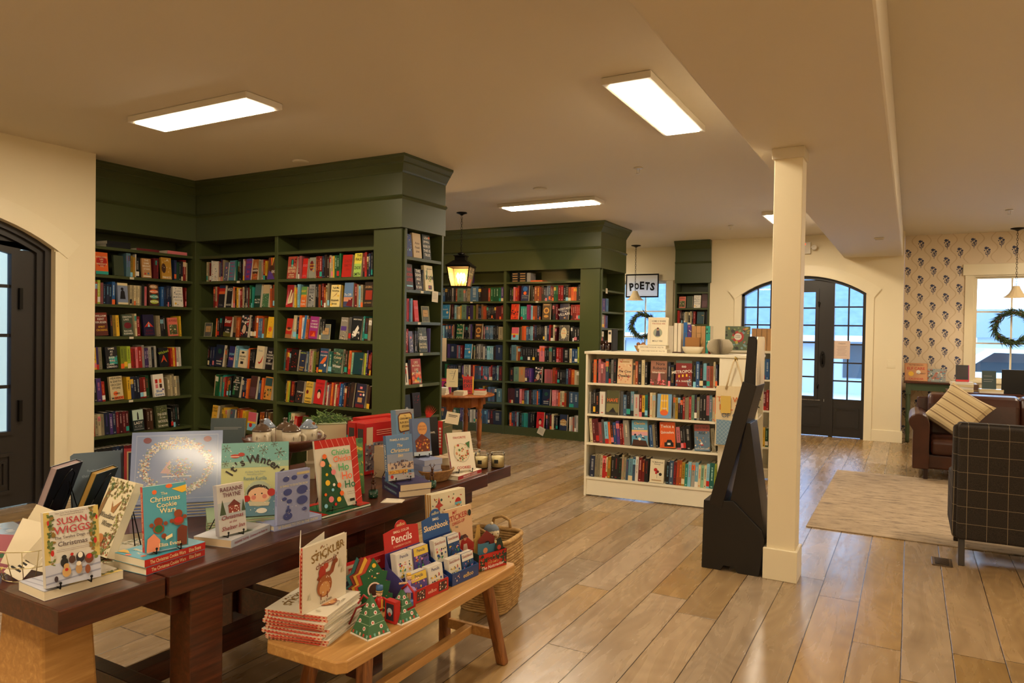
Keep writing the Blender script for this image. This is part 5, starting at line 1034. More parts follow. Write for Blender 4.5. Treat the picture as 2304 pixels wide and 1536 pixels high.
# ================================================================ lantern and pendant lamps
BRONZE = mat('#1c1714', .4, .7, name='dark_bronze')
def chain(g, x, y, z0, z1, s=.034, r=.0028):
    z = z0; k = 0
    while z < z1 - s * .5:
        pts = []
        for j in range(8):
            q = 2 * PI * j / 8; a, b = .011 * math.cos(q), s * .62 * math.sin(q)
            pts.append((x + (a if k % 2 else 0), y + (0 if k % 2 else a), z + s / 2 + b))
        g.tube(pts, r, BRONZE, 5, closed=True); z += s; k += 1
    return g
o = empty('lantern', (-5.245, 7.967, 0), D(18), 'lit bronze hanging lantern with glass sides in front of the far shelves', 'lantern')
G().lathe([(.07, 3.1295), (.072, 3.12), (.03, 3.105), (.012, 3.09), (.001, 3.088)], BRONZE, 20).build('canopy', o)
chain(G(), 0, 0, 2.60, 3.09).build('chain', o)
g = G()
g.lathe([(.004, 2.605), (.05, 2.59), (.055, 2.575), (.03, 2.565), (.03, 2.555)], BRONZE, 16)
def sq(g, a, b, z0, z1, m): g.add([(-a, -a, z0), (a, -a, z0), (a, a, z0), (-a, a, z0), (-b, -b, z1), (b, -b, z1), (b, b, z1), (-b, b, z1)], [(3, 2, 1, 0), (4, 5, 6, 7), (0, 1, 5, 4), (1, 2, 6, 5), (2, 3, 7, 6), (3, 0, 4, 7)], m)
sq(g, .085, .085, 2.545, 2.556, BRONZE); sq(g, .07, .07, 2.49, 2.545, BRONZE); sq(g, .165, .085, 2.425, 2.49, BRONZE); sq(g, .168, .168, 2.41, 2.425, BRONZE)
g.build('roof', o)
g = G()
for sx in (-1, 1):
    for sy in (-1, 1): g.tube([(sx * .155, sy * .155, 2.41), (sx * .108, sy * .108, 2.14)], .009, BRONZE, 4, smooth=False)
for r_, z in ((.155, 2.405), (.108, 2.145)): g.tube([(-r_, -r_, z), (r_, -r_, z), (r_, r_, z), (-r_, r_, z)], .009, BRONZE, 4, closed=True, smooth=False)
sq(g, .112, .112, 2.13, 2.14, BRONZE)
g.build('frame', o)
LG = thin_glass('lantern_glass', '#ffe8c0', 1, .12, '#ffe2b0')
g = G()
for q in range(4): g.add([(-.15, -.152, 2.40), (.15, -.152, 2.40), (.104, -.106, 2.15), (-.104, -.106, 2.15)], [(0, 1, 2, 3)], LG, Matrix.Rotation(q * PI / 2, 4, 'Z'))
g.build('glass', o)
FLAME = mat((1.0, .72, .38), .5, emit=300, name='candle_bulb')
for q in range(4):
    x, y = .04 * math.cos(q * PI / 2 + .4), .04 * math.sin(q * PI / 2 + .4)
    c = G().tube([(x, y, 2.155), (x, y, 2.25)], .009, mat('#efe2c4', .6), 8).tube([(0, 0, 2.15), (x, y, 2.16)], .004, BRONZE, 6).build('candle', o)
    G().lathe([(.001, 2.25), (.014, 2.265), (.019, 2.285), (.012, 2.308), (.002, 2.325)], FLAME, 10, TR(x, y, 0)).build('bulb', c)
SHADE = mat('#d8c49c', .8, name='pleated_shade')
def pendant(x, y, label, zs=2.15):
    o = empty('pendant_lamp', (x, y, 0), 0, label, 'pendant lamp', 'scalloped pendant lamps by the windows')
    G().lathe([(.085, 3.1295), (.088, 3.12), (.04, 3.105), (.012, 3.09), (.001, 3.085)], BRONZE, 20).build('canopy', o)
    chain(G(), 0, 0, zs + .16, 3.09).build('chain', o)
    g = G(); n = 64; prof = [(.03, .165), (.042, .16), (.055, .12), (.085, .06), (.125, .02), (.155, 0)]
    wf = lambda q, i: 1 + .05 * i / 5 * math.cos(16 * q)
    vs_ = []
    g.lathe([(r, z + zs) for r, z in prof], SHADE, n, wave=wf); g.f = [f for f in g.f if len(f) == 4]; g.m = g.m[:len(g.f)]; g.sm = g.sm[:len(g.f)]
    g.build('lamp_shade', o); G().ball((0, 0, zs + .05), .026, mat((1.0, .8, .5), .3, emit=40, name='pendant_bulb'), 10).build('bulb', o)
pendant(-4.32, 12.22, 'cream scalloped pendant lamp hanging in front of the lettered banner')
pendant(1.285, 12.3, 'cream scalloped pendant lamp hanging before the right window')

# banner
o = empty('banner', (-4.31, 12.56, 2.43), D(0), 'white felt banner with black border reading POETS, hung over the window', 'banner')
g = G(); W_, H_ = .30, .205
FELT = mat('#eceef0', .95, name='white_felt'); FELT.node_tree.nodes['Principled BSDF'].inputs['Subsurface Weight'].default_value = 0; _p = FELT.node_tree.nodes['Principled BSDF']; _t = N(FELT, 'ShaderNodeBsdfTranslucent'); _t.inputs[0].default_value = (.85, .85, .85, 1); _x = N(FELT, 'ShaderNodeMixShader'); _x.inputs[0].default_value = .4
L(FELT, _p.outputs[0], _x.inputs[1]); L(FELT, _t.outputs[0], _x.inputs[2]); L(FELT, _x.outputs[0], FELT.node_tree.nodes['Material Output'].inputs[0])
BF = mat('#111012', .95, name='black_felt')
n = 12; P = lambda x: .008 * math.sin(9 * x)
def wav(x0, x1, z0, z1, m, dy=0):
    for k in range(n):
        a, b = x0 + (x1 - x0) * k / n, x0 + (x1 - x0) * (k + 1) / n
        v = [(a, P(a) + dy, z0), (b, P(b) + dy, z0), (b, P(b) + dy, z1), (a, P(a) + dy, z1)]; v += [(x, y + .004, z) for x, y, z in v]
        g.add(v, [(0, 1, 2, 3), (7, 6, 5, 4), (4, 5, 1, 0), (3, 2, 6, 7)], m)
wav(-W_, W_, -H_, H_, FELT); g.build('cloth', o)
g = G()
wav(-W_ - .012, W_ + .012, H_ - .016, H_ + .01, BF, -.003); wav(-W_ - .012, W_ + .012, -H_ - .01, -H_ + .016, BF, -.003); wav(-W_ - .012, -W_ + .012, -H_, H_, BF, -.003); wav(W_ - .012, W_ + .012, -H_, H_, BF, -.003); g.build('border', o)
g = G()
for i, ch in enumerate('POETS'):
    x = (i - 2) * .098; g.text(ch, x, .004 - .012 * abs(i - 2), .145, BF, TR(0, P(x) - .005, 0), maxw=.085, bold=.045, rot=-(i - 2) * .06)
g.build('lettering', o)
G().tube([(-.3, 0, .2), (-.34, 0, .19), (-.36, 0, .15)], .004, mat('#7a6a50')).build('tie', o)
# wreaths
def wreath(x, y, z, R_, label, seed, dark='#2c3f2a'):
    o = empty('wreath', (x, y, z), 0, label, 'wreath', 'evergreen wreaths in the windows'); rr = random.Random(seed)
    G().tube([(R_ * math.cos(q * PI / 16), 0, R_ * math.sin(q * PI / 16)) for q in range(32)], .014, mat('#3a2a1c', .9), 6, closed=True).build('ring', o)
    g = G(); cs = [mat(dark, .8), mat('#4a6038', .8), mat('#1f2c1e', .8)]
    for k in range(900):
        q = rr.uniform(0, 2 * PI); r0 = R_ + rr.uniform(-.02, .03); a = q + PI / 2 + rr.uniform(-.8, .8); l = rr.uniform(.05, .13); w_ = .005
        x0, z0 = r0 * math.cos(q), r0 * math.sin(q); x1, z1 = x0 + l * math.cos(a), z0 + l * math.sin(a); y0, y1 = rr.uniform(-.02, .02), rr.uniform(-.06, .03); nx, nz = -math.sin(a) * w_, math.cos(a) * w_
        g.add([(x0, y0, z0), ((x0 + x1) / 2 + nx, y1, (z0 + z1) / 2 + nz), (x1, y1, z1), ((x0 + x1) / 2 - nx, y1, (z0 + z1) / 2 - nz)], [(0, 1, 2, 3)], rr.choice(cs))
    tag(g.build('foliage', o))
    g = G()
    for k in range(6):
        q = rr.uniform(0, 6.3); g.ball((R_ * math.cos(q), -.03, R_ * math.sin(q)), .016, mat('#4a2c1c', .8), 7, sc=(1, 1, 1.5))
    g.build('pine_cones', o)
wreath(-4.29, 12.585, 1.70, .20, 'round green wreath hanging in the window under the lettered banner', 1)
wreath(1.285, 12.585, 1.73, .21, 'round green wreath hanging in the right hand window', 2)

# ================================================================ black cardboard stand and tote bag
BLK = mat('#14110f', .42, name='black_card'); BLK2 = mat('#1d1815', .35, name='black_card_side'); WCARD = mat('#e8ddc8', .7, name='white_card')
o = empty('display_stand', (0, 0, 0), 0, 'empty black cardboard display stand seen from the side before the column', 'display stand')
y0, y1 = 4.81, 5.09
g = G().yprism([(-1.2, 0), (-1.075, 0), (-1.055, .035), (-.985, .035), (-.965, 0), (-.83, 0), (-.80, .24), (-.815, .30), (-1.0, .47), (-1.193, .455)], y0, y1, BLK).build('base', o, bevel=.003)
G().yprism([(-1.158, .44), (-1.075, .41), (-.866, 1.238), (-.955, 1.262)], y0 - .002, y1 + .02, BLK2).build('tray', o, bevel=.003)
G().yprism([(-.948, 1.25), (-.876, 1.235), (-.868, 1.53), (-.876, 1.55), (-.89, 1.558), (-.926, 1.556)], y0 + .004, y1, BLK).build('header', o)
G().xprism([(y0 + .004, 1.235), (y1, 1.235), (y1, 1.53), (y1 - .01, 1.548), (y1 - .03, 1.556), (y0 + .03, 1.556), (y0 + .004, 1.54)], -.874, -.868, WCARD).build('header_liner', o)
G().yprism([(-.93, .99), (-.905, .99), (-.80, .25), (-.83, .30), (-1.03, .43)], y0 + .02, y1 - .02, BLK2).build('prop', o, bevel=.002)
CANV = rough_paint('canvas', '#d6c39c', .9, .3, 200)
M_ = TB @ TR(1.385, -.03, 0)
o = empty('tote_bag', (0, 0, 0), 0, 'canvas tote bag hanging from a brass hook on the cream bookcase end', 'bag')
n = 10; g = G()
for i in range(n):
    for j in range(8):
        def q(a, b): x = -.165 + .33 * a / n; z = .585 + .53 * b / 8; return (x * (1 - .05 * b / 8), -.012 - .018 * math.sin(PI * a / n) * (1 - b / 12) + .003 * math.sin(a * 2 + b), z)
        g.add([q(i, j), q(i + 1, j), q(i + 1, j + 1), q(i, j + 1)], [(0, 1, 2, 3)], CANV, M_, True)
g.box(-.162, .162, -.008, .026, .587, 1.10, CANV, M_)
g.build('body', o)
g = G(); TA = M_ @ TR(0, -.035, 0)
g.text('THE WON', .0, 1.0, .045, mat('#c0622a', .8), TA, bold=.01); g.text('FUL WIZ', .01, .93, .05, mat('#c0622a', .8), TA, bold=.01); g.text('OF OZ', -.02, .86, .04, mat('#5a6a78', .8), TA)
g.flat([(-.15, .60), (.15, .60), (.145, .81), (-.15, .82)], mat('#6d8ba0', .9), TR(0, 0, 0) if 0 else TA)
for k in range(-9, 10):
    x = k * .034
    for s in (1, -1):
        a = max(-.15, x - .105 * 1); b = min(.145, x + .105)
        g.flat([(a, .71 + s * (a - x)), (a + .003, .71 + s * (a - x)), (b, .71 + s * (b - x)), (b - .003, .71 + s * (b - x))], mat('#a9b8bc', .9), TA @ TR(0, -.0004, 0))
g.disc(.03, .72, .062, mat('#d8702a', .9), TA @ TR(0, -.001, 0), 9, rz=.085); g.disc(.035, .72, .035, mat('#e8c860', .9), TA @ TR(0, -.0015, 0), 10, rz=.05)
g.build('print', o)
g = G()
for s in (-1, 1): g.tube([(s * .075, -.02, 1.09), (s * .05, -.028, 1.20), (s * .015, -.03, 1.33), (0, -.03, 1.355)], [.009, .007, .008, .006], CANV, 6, M_)
g.build('handle', o)
G().box(-.115, -.03, -.042, -.040, .88, 1.03, mat('#c9a850', .8), M_).build('price_tag', o)
o = empty('wall_hook', (0, 0, 0), 0, 'small brass hook on the end panel holding the canvas bag', 'hook')
G().box(-.012, .012, .018, .0295, 1.335, 1.375 + .0, mat('#b09448', .3, .9), M_).tube([(0, .018, 1.35), (0, -.04, 1.345), (0, -.045, 1.37)], .005, mat('#b09448', .3, .9), 8, M_).build('hook_plate', o)

# ================================================================ things on the cream bookcases
def on_case(s, n_): p = TB @ Vector((s, n_, 1.385)); return p.x, p.y
JARM = mat('#2a120c', .12, coat=.5, name='brown_glass')
for s, lb in ((.05, 'dark brown glass candle jar at the left end of the cream bookcase'), (.112, 'second dark brown glass candle jar, right of its twin on cream bookcase')):
    x, y = on_case(s, .4 - s * .3); G().lathe([(.024, .0005), (.027, .01), (.029, .1), (.026, .1), (.024, .02), (.001, .02)], JARM, 20).build('x') if 0 else tag(G().lathe([(.024, .0005), (.027, .01), (.029, .1), (.026, .1), (.024, .02), (.001, .02)], JARM, 20).build('candle_jar', loc=(x, y, 1.385)), lb, 'candle')
b = cover_book('book', .02, .218, .16, 'K', label='tall black book with a white tag on the left end of cream bookcase', split=False, pages='#1a1a1a'); stand(b, *on_case(.16, .33), 1.385, 5, 0)
o = tag(G().box(-.018, .018, 0, .002, -.06, .06, WCARD).box(-.012, .012, -.0006, 0, .02, .045, mat('#333333')).build('shelf_tag'), 'white tag card with a small black mark hanging by the black book', 'tag'); o.matrix_world = TR(*on_case(.135, .325), 1.53)
WICK = rough_paint('pale_wood_bowl', '#b89058', .5, .2, 60)
x, y = on_case(.46, .3); o = empty('bowl', (x, y, 1.385), 0, 'pale wooden bowl of round trinkets on the cream bookcase', 'bowl')
G().lathe([(.03, .0005), (.045, .012), (.068, .06), (.066, .062), (.04, .018), (.001, .012)], WICK, 24).build('shell', o)
g = G()
for k in range(5): g.ball((.03 * math.cos(k * 1.3), .03 * math.sin(k * 1.3), .062 + .012 * (k % 2)), .02, mat(['#b08050', '#8a5a38'][k % 2], .7), 8)
g.build('trinkets', o)
z = 1.385
for k, lb in enumerate(('white cookbook lying at the bottom under the propped white cookbook', 'white cookbook lying on its twin under the propped white cookbook')):
    b = cover_book('display_book', .19, .262, .034, '#e4dcc6', (), spine='#e6ddc4', hard=True, label=lb)
    T_ = Matrix(((0, 1, 0, -.095), (-1, 0, 0, .017), (0, 0, 1, 0), (0, 0, 0, 1)))
    G().text('HOME IS WHERE THE EGGS ARE   MOLLY YEH', 0, .13, .012, mat('#5a3a24'), T_ @ TR(0, -.0004, 0), maxw=.22, rot=-PI / 2).build('spine_lettering', b)
    lie(b, *on_case(.63 - k * .012, .16), z, 4.8 + 90, None); z += .0348
b = cover_book('display_book', .19, .262, .03, '#e6dcc0', [('B', .12, .05, .13, .95, 'S'), ('T', 'HOME IS WHERE', .53, .86, .055, 'D', .7), ('T', 'THE EGGS ARE', .53, .77, .06, '#b06038', .66), ('C', .5, .44, .24, 'E'), ('C', .5, .44, .22, '#9aa08c'), ('P', '#4a4a58', (.4, .32), (.62, .32), (.58, .52), (.44, .52)), ('C', .5, .55, .05, '#c08a6c'), ('C', .5, .6, .055, '#5a3220', .04), ('T', 'MOLLY YEH', .5, .14, .05, 'K', .5)],
               hard=True, label='white cookbook standing upright with an oval picture of a cook')
stand(b, *on_case(.646, .17), z, 4.8, 6)
b = cover_book('book', .076, .255, .2, '#c4baa8', (), label='thick pale grey book beside the upright white cookbook', split=False); stand(b, *on_case(.748, .22), 1.385, 4.8, 0)
for k in range(2):
    b = cover_book('book', .03, .27, .2, '#dcd2bc', (), label=('left' if k == 0 else 'right') + ' of two tall white books with pages out in the dark rack', split=False); stand(b, *on_case(.806 + k * .036, .22), 1.3955, 4.8, 0)
o = tag(G().box(-.045, .045, -.01, .21, 0.0005, .010, DARKWOOD).build('book_rack', bevel=.002), 'dark wooden rack holding two tall white books on the cream bookcase', 'rack'); o.matrix_world = TR(*on_case(.824, .22), 1.385, rz=D(4.8))
for s, c, wd, h, lb in ((.874, 'B', .034, .29, 'blue book beside the dark rack on the cream bookcase'), (.912, 'V', .036, .27, 'purple and pink book behind the wire basket on cream bookcase'), (.955, 'A', .04, .255, 'leftmost of three tan books with red spines on cream bookcase'), (.998, 'A', .04, .257, 'middle of three tan books with red spines on cream bookcase'), (1.04, 'A', .04, .256, 'rightmost of three tan books with red spines on cream bookcase'), (1.085, 'T', .04, .258, 'green patterned book right of the three tan books')):
    b = cover_book('book', wd, h, .17, c, [('N', 10, int(s * 100), .2, 'PWK' if c == 'V' else 'HKG', .1, .05, .9, .95)] if c in 'VT' else (), spine='M' if c == 'A' else c, label=lb, split=False); stand(b, *on_case(s, .34), 1.385, 4.8, 0)
GOLD = mat('#b9a05c', .3, .9, name='gold_wire')
x, y = on_case(.965, .24); o = empty('wire_basket', (x, y, 1.385), D(4.8), 'gold wire handled basket holding a kraft box on cream bookcase', 'basket')
G().tube([(-.075, 0, .002), (-.075, 0, .19), (.075, 0, .19), (.075, 0, .002)], .0025, GOLD, 5).tube([(-.075, -.04, .004), (.075, -.04, .004), (.075, .04, .004), (-.075, .04, .004)], .0025, GOLD, 5, closed=True).build('wire', o)
G().box(-.065, .065, -.035, .035, .008, .15, mat('#9a6c3c', .9)).build('kraft_box', o, bevel=.002)
WOV = rough_paint('white_weave', '#d9ccae', .7, .8, 260)
x, y = on_case(.985, .125); o = empty('woven_basket', (x, y, 1.385), D(4.8), 'shallow white woven dish on the front edge of cream bookcase', 'basket')
G().lathe([(.06, .0005), (.082, .02), (.098, .062), (.094, .064), (.075, .022), (.001, .012)], WOV, 40, squash=.72, wave=lambda q, i: 1 + .02 * math.cos(20 * q) * (i > 0)).build('body', o)
x, y = on_case(1.115, .25); o = empty('nutcracker_ornament', (x, y, 1.385), 0, 'tiny red and white nutcracker ornament beside the paper globe', 'ornament')
G().lathe([(.012, .0005), (.012, .03), (.017, .032), (.015, .07), (.008, .074)], mat('#b8241c', .4), 12).ball((0, 0, .085), .012, mat('#e0b890', .5), 8).lathe([(.012, .093), (.014, .12), (.001, .122)], mat('#e8e0d0', .5), 12).build('figure', o)
x, y = on_case(1.215, .2); g = G(); n = 64
for k in range(n):
    q = 2 * PI * k / n; dq = .012
    prof = [(.012, .0), (.075, .004), (.107, .035), (.118, .07), (.107, .105), (.078, .136), (.012, .14)]
    v = [(r * math.cos(q) , r * math.sin(q), z) for r, z in prof] + [(r * math.cos(q + dq), r * math.sin(q + dq), z) for r, z in prof]
    m_ = len(prof); g.add(v, [tuple(range(m_)), tuple(range(2 * m_ - 1, m_ - 1, -1))] + [(i, i + 1, m_ + i + 1, m_ + i) for i in range(m_ - 1)], mat('#c9bda4', .9))
tag(g.build('paper_globe', loc=(x, y, 1.3855)), 'folded paper globe made of fanned pages on the cream bookcase', 'decoration')
# on the rear case
b = cover_book('display_book', .265, .265, .03, '#5a6a4a', [('N', 46, 9, .07, ['#2c2a20', '#b8a23c', '#c05a30', '#7aa0a8', '#8a9a5c', '#4a2c20'], .02, .02, .98, .98), ('C', .52, .56, .24, 'R'), ('C', .52, .56, .15, 'W'), ('T', 'A WORLD', .52, .6, .05, 'K', .2), ('T', 'FLOWERS', .52, .53, .04, 'K', .2)], label='floral cover with a red and white flower on rear cream bookcase')
stand(b, -1.68, 8.12, 1.392, 4, 6)
for k, lb in enumerate(('leftmost of the tan books right of the floral cover', 'second of the tan books right of the floral cover', 'third of the tan books right of the floral cover', 'last of the tan books right of the floral cover')):
    b = cover_book('book', .05, .245, .17, 'A', spine='D', label=lb, split=False); stand(b, -1.505 + k * .054, 8.14, 1.392, 3, 0)

# ================================================================ sitting corner
RUGM = bpy.data.materials.new('rug_weave'); RUGM.use_nodes = True
p = RUGM.node_tree.nodes['Principled BSDF']; tc = N(RUGM, 'ShaderNodeTexCoord'); mp = N(RUGM, 'ShaderNodeMapping'); mp.inputs['Scale'].default_value = (2.2, 7, 1); L(RUGM, tc.outputs['Object'], mp.inputs[0])
n1 = N(RUGM, 'ShaderNodeTexNoise', i_Scale=2.4, i_Detail=8, i_Roughness=.75); L(RUGM, mp.outputs[0], n1.inputs[0])
r = ramp(RUGM, [(.36, '#6e5f50'), (.46, '#a08b70'), (.6, '#b39d80')]); L(RUGM, n1.outputs[0], r.inputs[0]); L(RUGM, r.outputs[0], p.inputs['Base Color']); p.inputs['Roughness'].default_value = .95
b_ = N(RUGM, 'ShaderNodeBump', i_Strength=.3, i_Distance=.004); n2 = N(RUGM, 'ShaderNodeTexNoise', i_Scale=180); L(RUGM, tc.outputs['Object'], n2.inputs[0]); L(RUGM, n2.outputs[0], b_.inputs['Height']); L(RUGM, b_.outputs[0], p.inputs['Normal'])
tag(G().box(-.72, 2.5, 6.28, 9.12, .0005, .010, RUGM).build('rug', bevel=.003), 'faded beige and grey rug under the plaid armchair and leather sofa', 'rug')
o = empty('floor_vent', (.22, 5.81, 0), 0, 'small metal floor vent in the planks left of the armchair', 'vent')
G().box(-.062, .062, -.10, .10, .0005, .007, mat('#6a5a4a', .25, .8)).build('frame', o, bevel=.003)
g = G().box(-.042, .042, -.08, .08, .0072, .0082, mat('#15110e', .5))
for k in range(11): g.box(-.042, .042, -.078 + k * .0148, -.070 + k * .0148, .0083, .0095, mat('#4a3c30', .3, .7))
g.build('grille', o)

# sofa
o = empty('sofa', (.02, 9.04, 0), 0, 'brown leather sofa with rolled arms behind the rug', 'sofa')
SL = 2.15
G().box(.10, SL - .10, .06, .86, .12, .28, LEATHER).build('base', o, bevel=.02)
for x0, x1 in ((.19, 1.07), (1.08, SL - .19)):
    G().box(x0, x1, .02, .66, .28, .45, LEATHER).build('seat_cushion', o, bevel=.045, seg=4)
    c = G()
    c.xprism([(.60, .42), (.82, .42), (.90, .88), (.84, .915), (.70, .90), (.64, .80)], x0 - .02, x1 - .005, LEATHER); c.build('back_cushion', o, bevel=.05, seg=4)
G().xprism([(.78, .12), (.92, .12), (.98, .84), (.88, .86)], .06, SL - .06, LEATHER).build('back', o, bevel=.02)
def roll(x, s):
    pts = [(x + s * .02, .12), (x + s * .18, .12), (x + s * .18, .62)]
    pts += [(x + s * (.075 + .10 * math.cos(a)), .635 + .095 * math.sin(a)) for a in [k * PI / 8 for k in range(0, 11)]] + [(x + s * .02, .54)]
    if s < 0: pts = pts[::-1]
    g = G(); g.yprism(pts, .0, .92, LEATHER, smooth=False); g.build('arm', o, bevel=.012, seg=2)
roll(.0, 1); roll(SL, -1)
for x in (.15, SL - .15):
    for y in (.05, .86): slant(G(), (x, y, .0105 if y < .5 else 0), (x, y, .12), .022, .022, mat('#26100a', .35)).build('leg', o, bevel=.003)
# striped cushion
def stripe_mat():
    m = bpy.data.materials.new('striped_linen'); m.use_nodes = True; p = m.node_tree.nodes['Principled BSDF']; tc = N(m, 'ShaderNodeTexCoord')
    sx = N(m, 'ShaderNodeSeparateXYZ'); L(m, tc.outputs['Object'], sx.inputs[0]); w = N(m, 'ShaderNodeMath', operation='MULTIPLY'); w.inputs[1].default_value = 11; L(m, sx.outputs[2], w.inputs[0])
    f = N(m, 'ShaderNodeMath', operation='FRACT'); L(m, w.outputs[0], f.inputs[0])
    r = ramp(m, [(0, '#c9b48a'), (.30, '#c9b48a'), (.34, '#7a6148'), (.44, '#8a7050'), (.48, '#c9b48a'), (.62, '#c9b48a'), (.65, '#a08868'), (.72, '#c9b48a')]); L(m, f.outputs[0], r.inputs[0]); L(m, r.outputs[0], p.inputs['Base Color']); p.inputs['Roughness'].default_value = .9
    return m
g = G(); n = 14; S_ = stripe_mat(); W_ = .26
for sd in (-1, 1):
    for i in range(n):
        for j in range(n):
            def q(a, b):
                u, v = -1 + 2 * a / n, -1 + 2 * b / n; pin = 1 - .10 * (1 - abs(u) ** 2) * abs(v) ** 3; pin2 = 1 - .10 * (1 - abs(v) ** 2) * abs(u) ** 3
                return (u * W_ * pin2, sd * .075 * max(0, (1 - u ** 4) * (1 - v ** 4)) ** .5, v * W_ * pin)
            f = [q(i, j), q(i + 1, j), q(i + 1, j + 1), q(i, j + 1)]
            g.add(f if sd < 0 else f[::-1], [(0, 1, 2, 3)], S_, None, True)
o = tag(g.build('cushion'), 'cream cushion with brown stripes leaning in the left corner of the sofa', 'cushion')
o.matrix_world = TR(.47, 9.37, .74, rz=D(-16)) @ Matrix.Rotation(D(-24), 4, 'X') @ Matrix.Rotation(D(32), 4, 'Y')

# plaid armchair seen from behind
def plaid():
    m = bpy.data.materials.new('windowpane_tweed'); m.use_nodes = True; p = m.node_tree.nodes['Principled BSDF']; tc = N(m, 'ShaderNodeTexCoord')
    sx = N(m, 'ShaderNodeSeparateXYZ'); L(m, tc.outputs['Object'], sx.inputs[0]); outs = []
    for i, (ax, per) in enumerate(((0, .078), (1, .078), (2, .078))):
        a = N(m, 'ShaderNodeMath', operation='DIVIDE'); a.inputs[1].default_value = per * 1.5; L(m, sx.outputs[ax], a.inputs[0])
        f = N(m, 'ShaderNodeMath', operation='FRACT'); L(m, a.outputs[0], f.inputs[0])
        c = N(m, 'ShaderNodeMath', operation='COMPARE'); c.inputs[1].default_value = .5; c.inputs[2].default_value = .011; L(m, f.outputs[0], c.inputs[0]); outs.append(c.outputs[0])
    ge = N(m, 'ShaderNodeNewGeometry'); sn = N(m, 'ShaderNodeSeparateXYZ'); L(m, ge.outputs['Normal'], sn.inputs[0]); tot = None
    for i in range(3):
        ab = N(m, 'ShaderNodeMath', operation='ABSOLUTE'); L(m, sn.outputs[i], ab.inputs[0]); lt = N(m, 'ShaderNodeMath', operation='LESS_THAN'); lt.inputs[1].default_value = .75; L(m, ab.outputs[0], lt.inputs[0])
        mu = N(m, 'ShaderNodeMath', operation='MULTIPLY'); L(m, outs[i], mu.inputs[0]); L(m, lt.outputs[0], mu.inputs[1])
        if tot is None: tot = mu.outputs[0]
        else:
            mx = N(m, 'ShaderNodeMath', operation='MAXIMUM'); L(m, tot, mx.inputs[0]); L(m, mu.outputs[0], mx.inputs[1]); tot = mx.outputs[0]
    n1 = N(m, 'ShaderNodeTexNoise', i_Scale=260); L(m, tc.outputs['Object'], n1.inputs[0]); r = ramp(m, [(.35, '#1e1813'), (.7, '#382e25')]); L(m, n1.outputs[0], r.inputs[0])
    mx = N(m, 'ShaderNodeMix', data_type='RGBA'); L(m, tot, mx.inputs[0]); L(m, r.outputs[0], mx.inputs[6]); mx.inputs[7].default_value = srgb('#8c7c60'); L(m, mx.outputs[2], p.inputs['Base Color']); p.inputs['Roughness'].default_value = .95
    return m
PL = plaid()
o = empty('armchair', (.30, 5.79, 0), 0, 'dark plaid armchair seen from behind at the right edge', 'armchair')
G().xprism([(0, .18), (.12, .18), (.22, .94), (.20, .975), (.08, .98), (.02, .96)], .0, .80, PL).build('back', o, bevel=.018, seg=3)
for x0, x1 in ((-.025, .09), (.71, .825)): G().xprism([(.05, .18), (.70, .18), (.72, .50), (.66, .58), (.30, .60), (.20, .95), (.06, .97)], x0, x1, PL).build('arm', o, bevel=.02, seg=3)
G().box(.09, .71, .10, .70, .18, .34, PL).build('seat_frame', o, bevel=.01)
G().box(.10, .70, .18, .74, .34, .47, PL).build('seat_cushion', o, bevel=.04, seg=4)
g = G(); g.tube([(.01, .03, .19), (.01, .035, .955), (.02, .05, .978), (.78, .05, .978), (.79, .035, .955), (.79, .03, .19)], .005, PL, 6); g.build('piping', o)
for x in (.035, .765):
    for y in (.04, .64): slant(G(), (x, y - (.02 if y < .3 else -.02), .0 if y < .3 else .0105), (x, y + (.02 if y < .3 else 0), .185), .019, .019, mat('#1e120c', .35)).build('leg', o, bevel=.003)
# low table with a book behind the armchair
o = empty('coffee_table', (1.0, 7.7, 0), 0, 'low dark wooden table behind the armchair, almost hidden', 'table')
G().box(-.42, .5, -.3, .3, .42, .46, DARKWOOD).build('tabletop', o, bevel=.004)
for x in (-.38, .46):
    for y in (-.26, .26): G().box(x - .02, x + .02, y - .02, y + .02, .0105, .42, DARKWOOD).build('leg', o)
b = cover_book('display_book', .30, .22, .05, 'E', [('B', .06, .1, .94, .9, '#c9a07a'), ('T', 'PUZZLE', .5, .5, .2, 'R')], label='cream box with red lettering on the low table behind the armchair', split=False); lie(b, .93, 7.62, .46, 5)

# console and desk behind the sofa
CG = rough_paint('green_console_paint', '#3c4a30', .4, .05, 60)
o = empty('console_table', (.42, 12.3, 0), 0, 'green console table with turned legs and dark top against the wallpaper', 'table')
G().box(-.50, .42, -.2, .25, .885, .91, DARKWOOD).build('tabletop', o, bevel=.003)
G().box(-.46, .38, -.17, .22, .78, .885, CG).build('apron', o)
lp = [(.022, 0), (.03, .05), (.024, .1), (.03, .14), (.03, .30), (.036, .34), (.026, .36), (.036, .38), (.03, .42), (.033, .66), (.026, .7), (.034, .72)]
for x in (-.44, .36):
    for y in (-.15, .2): G().lathe(lp, CG, 14, TR(x, y, 0)).box(x - .034, x + .034, y - .034, y + .034, .72, .885, CG).build('leg', o)
b = cover_book('display_book', .30, .27, .02, '#b07040', [('B', .03, .03, .97, .97, '#c08858'), ('T', "'TIS THE SEASON", .5, .9, .07, 'D', .9), ('T', 'ELF CARE', .5, .7, .15, 'R', .86), ('C', .28, .4, .12, 'Y'), ('C', .6, .5, .1, 'W'), ('T', 'ADVENT', .72, .42, .08, 'D', .4), ('T', 'CALENDAR', .5, .12, .1, 'R', .8)], label='orange and red lettered box standing on the green console')
stand(b, .08, 12.25, .91, 6, 14)
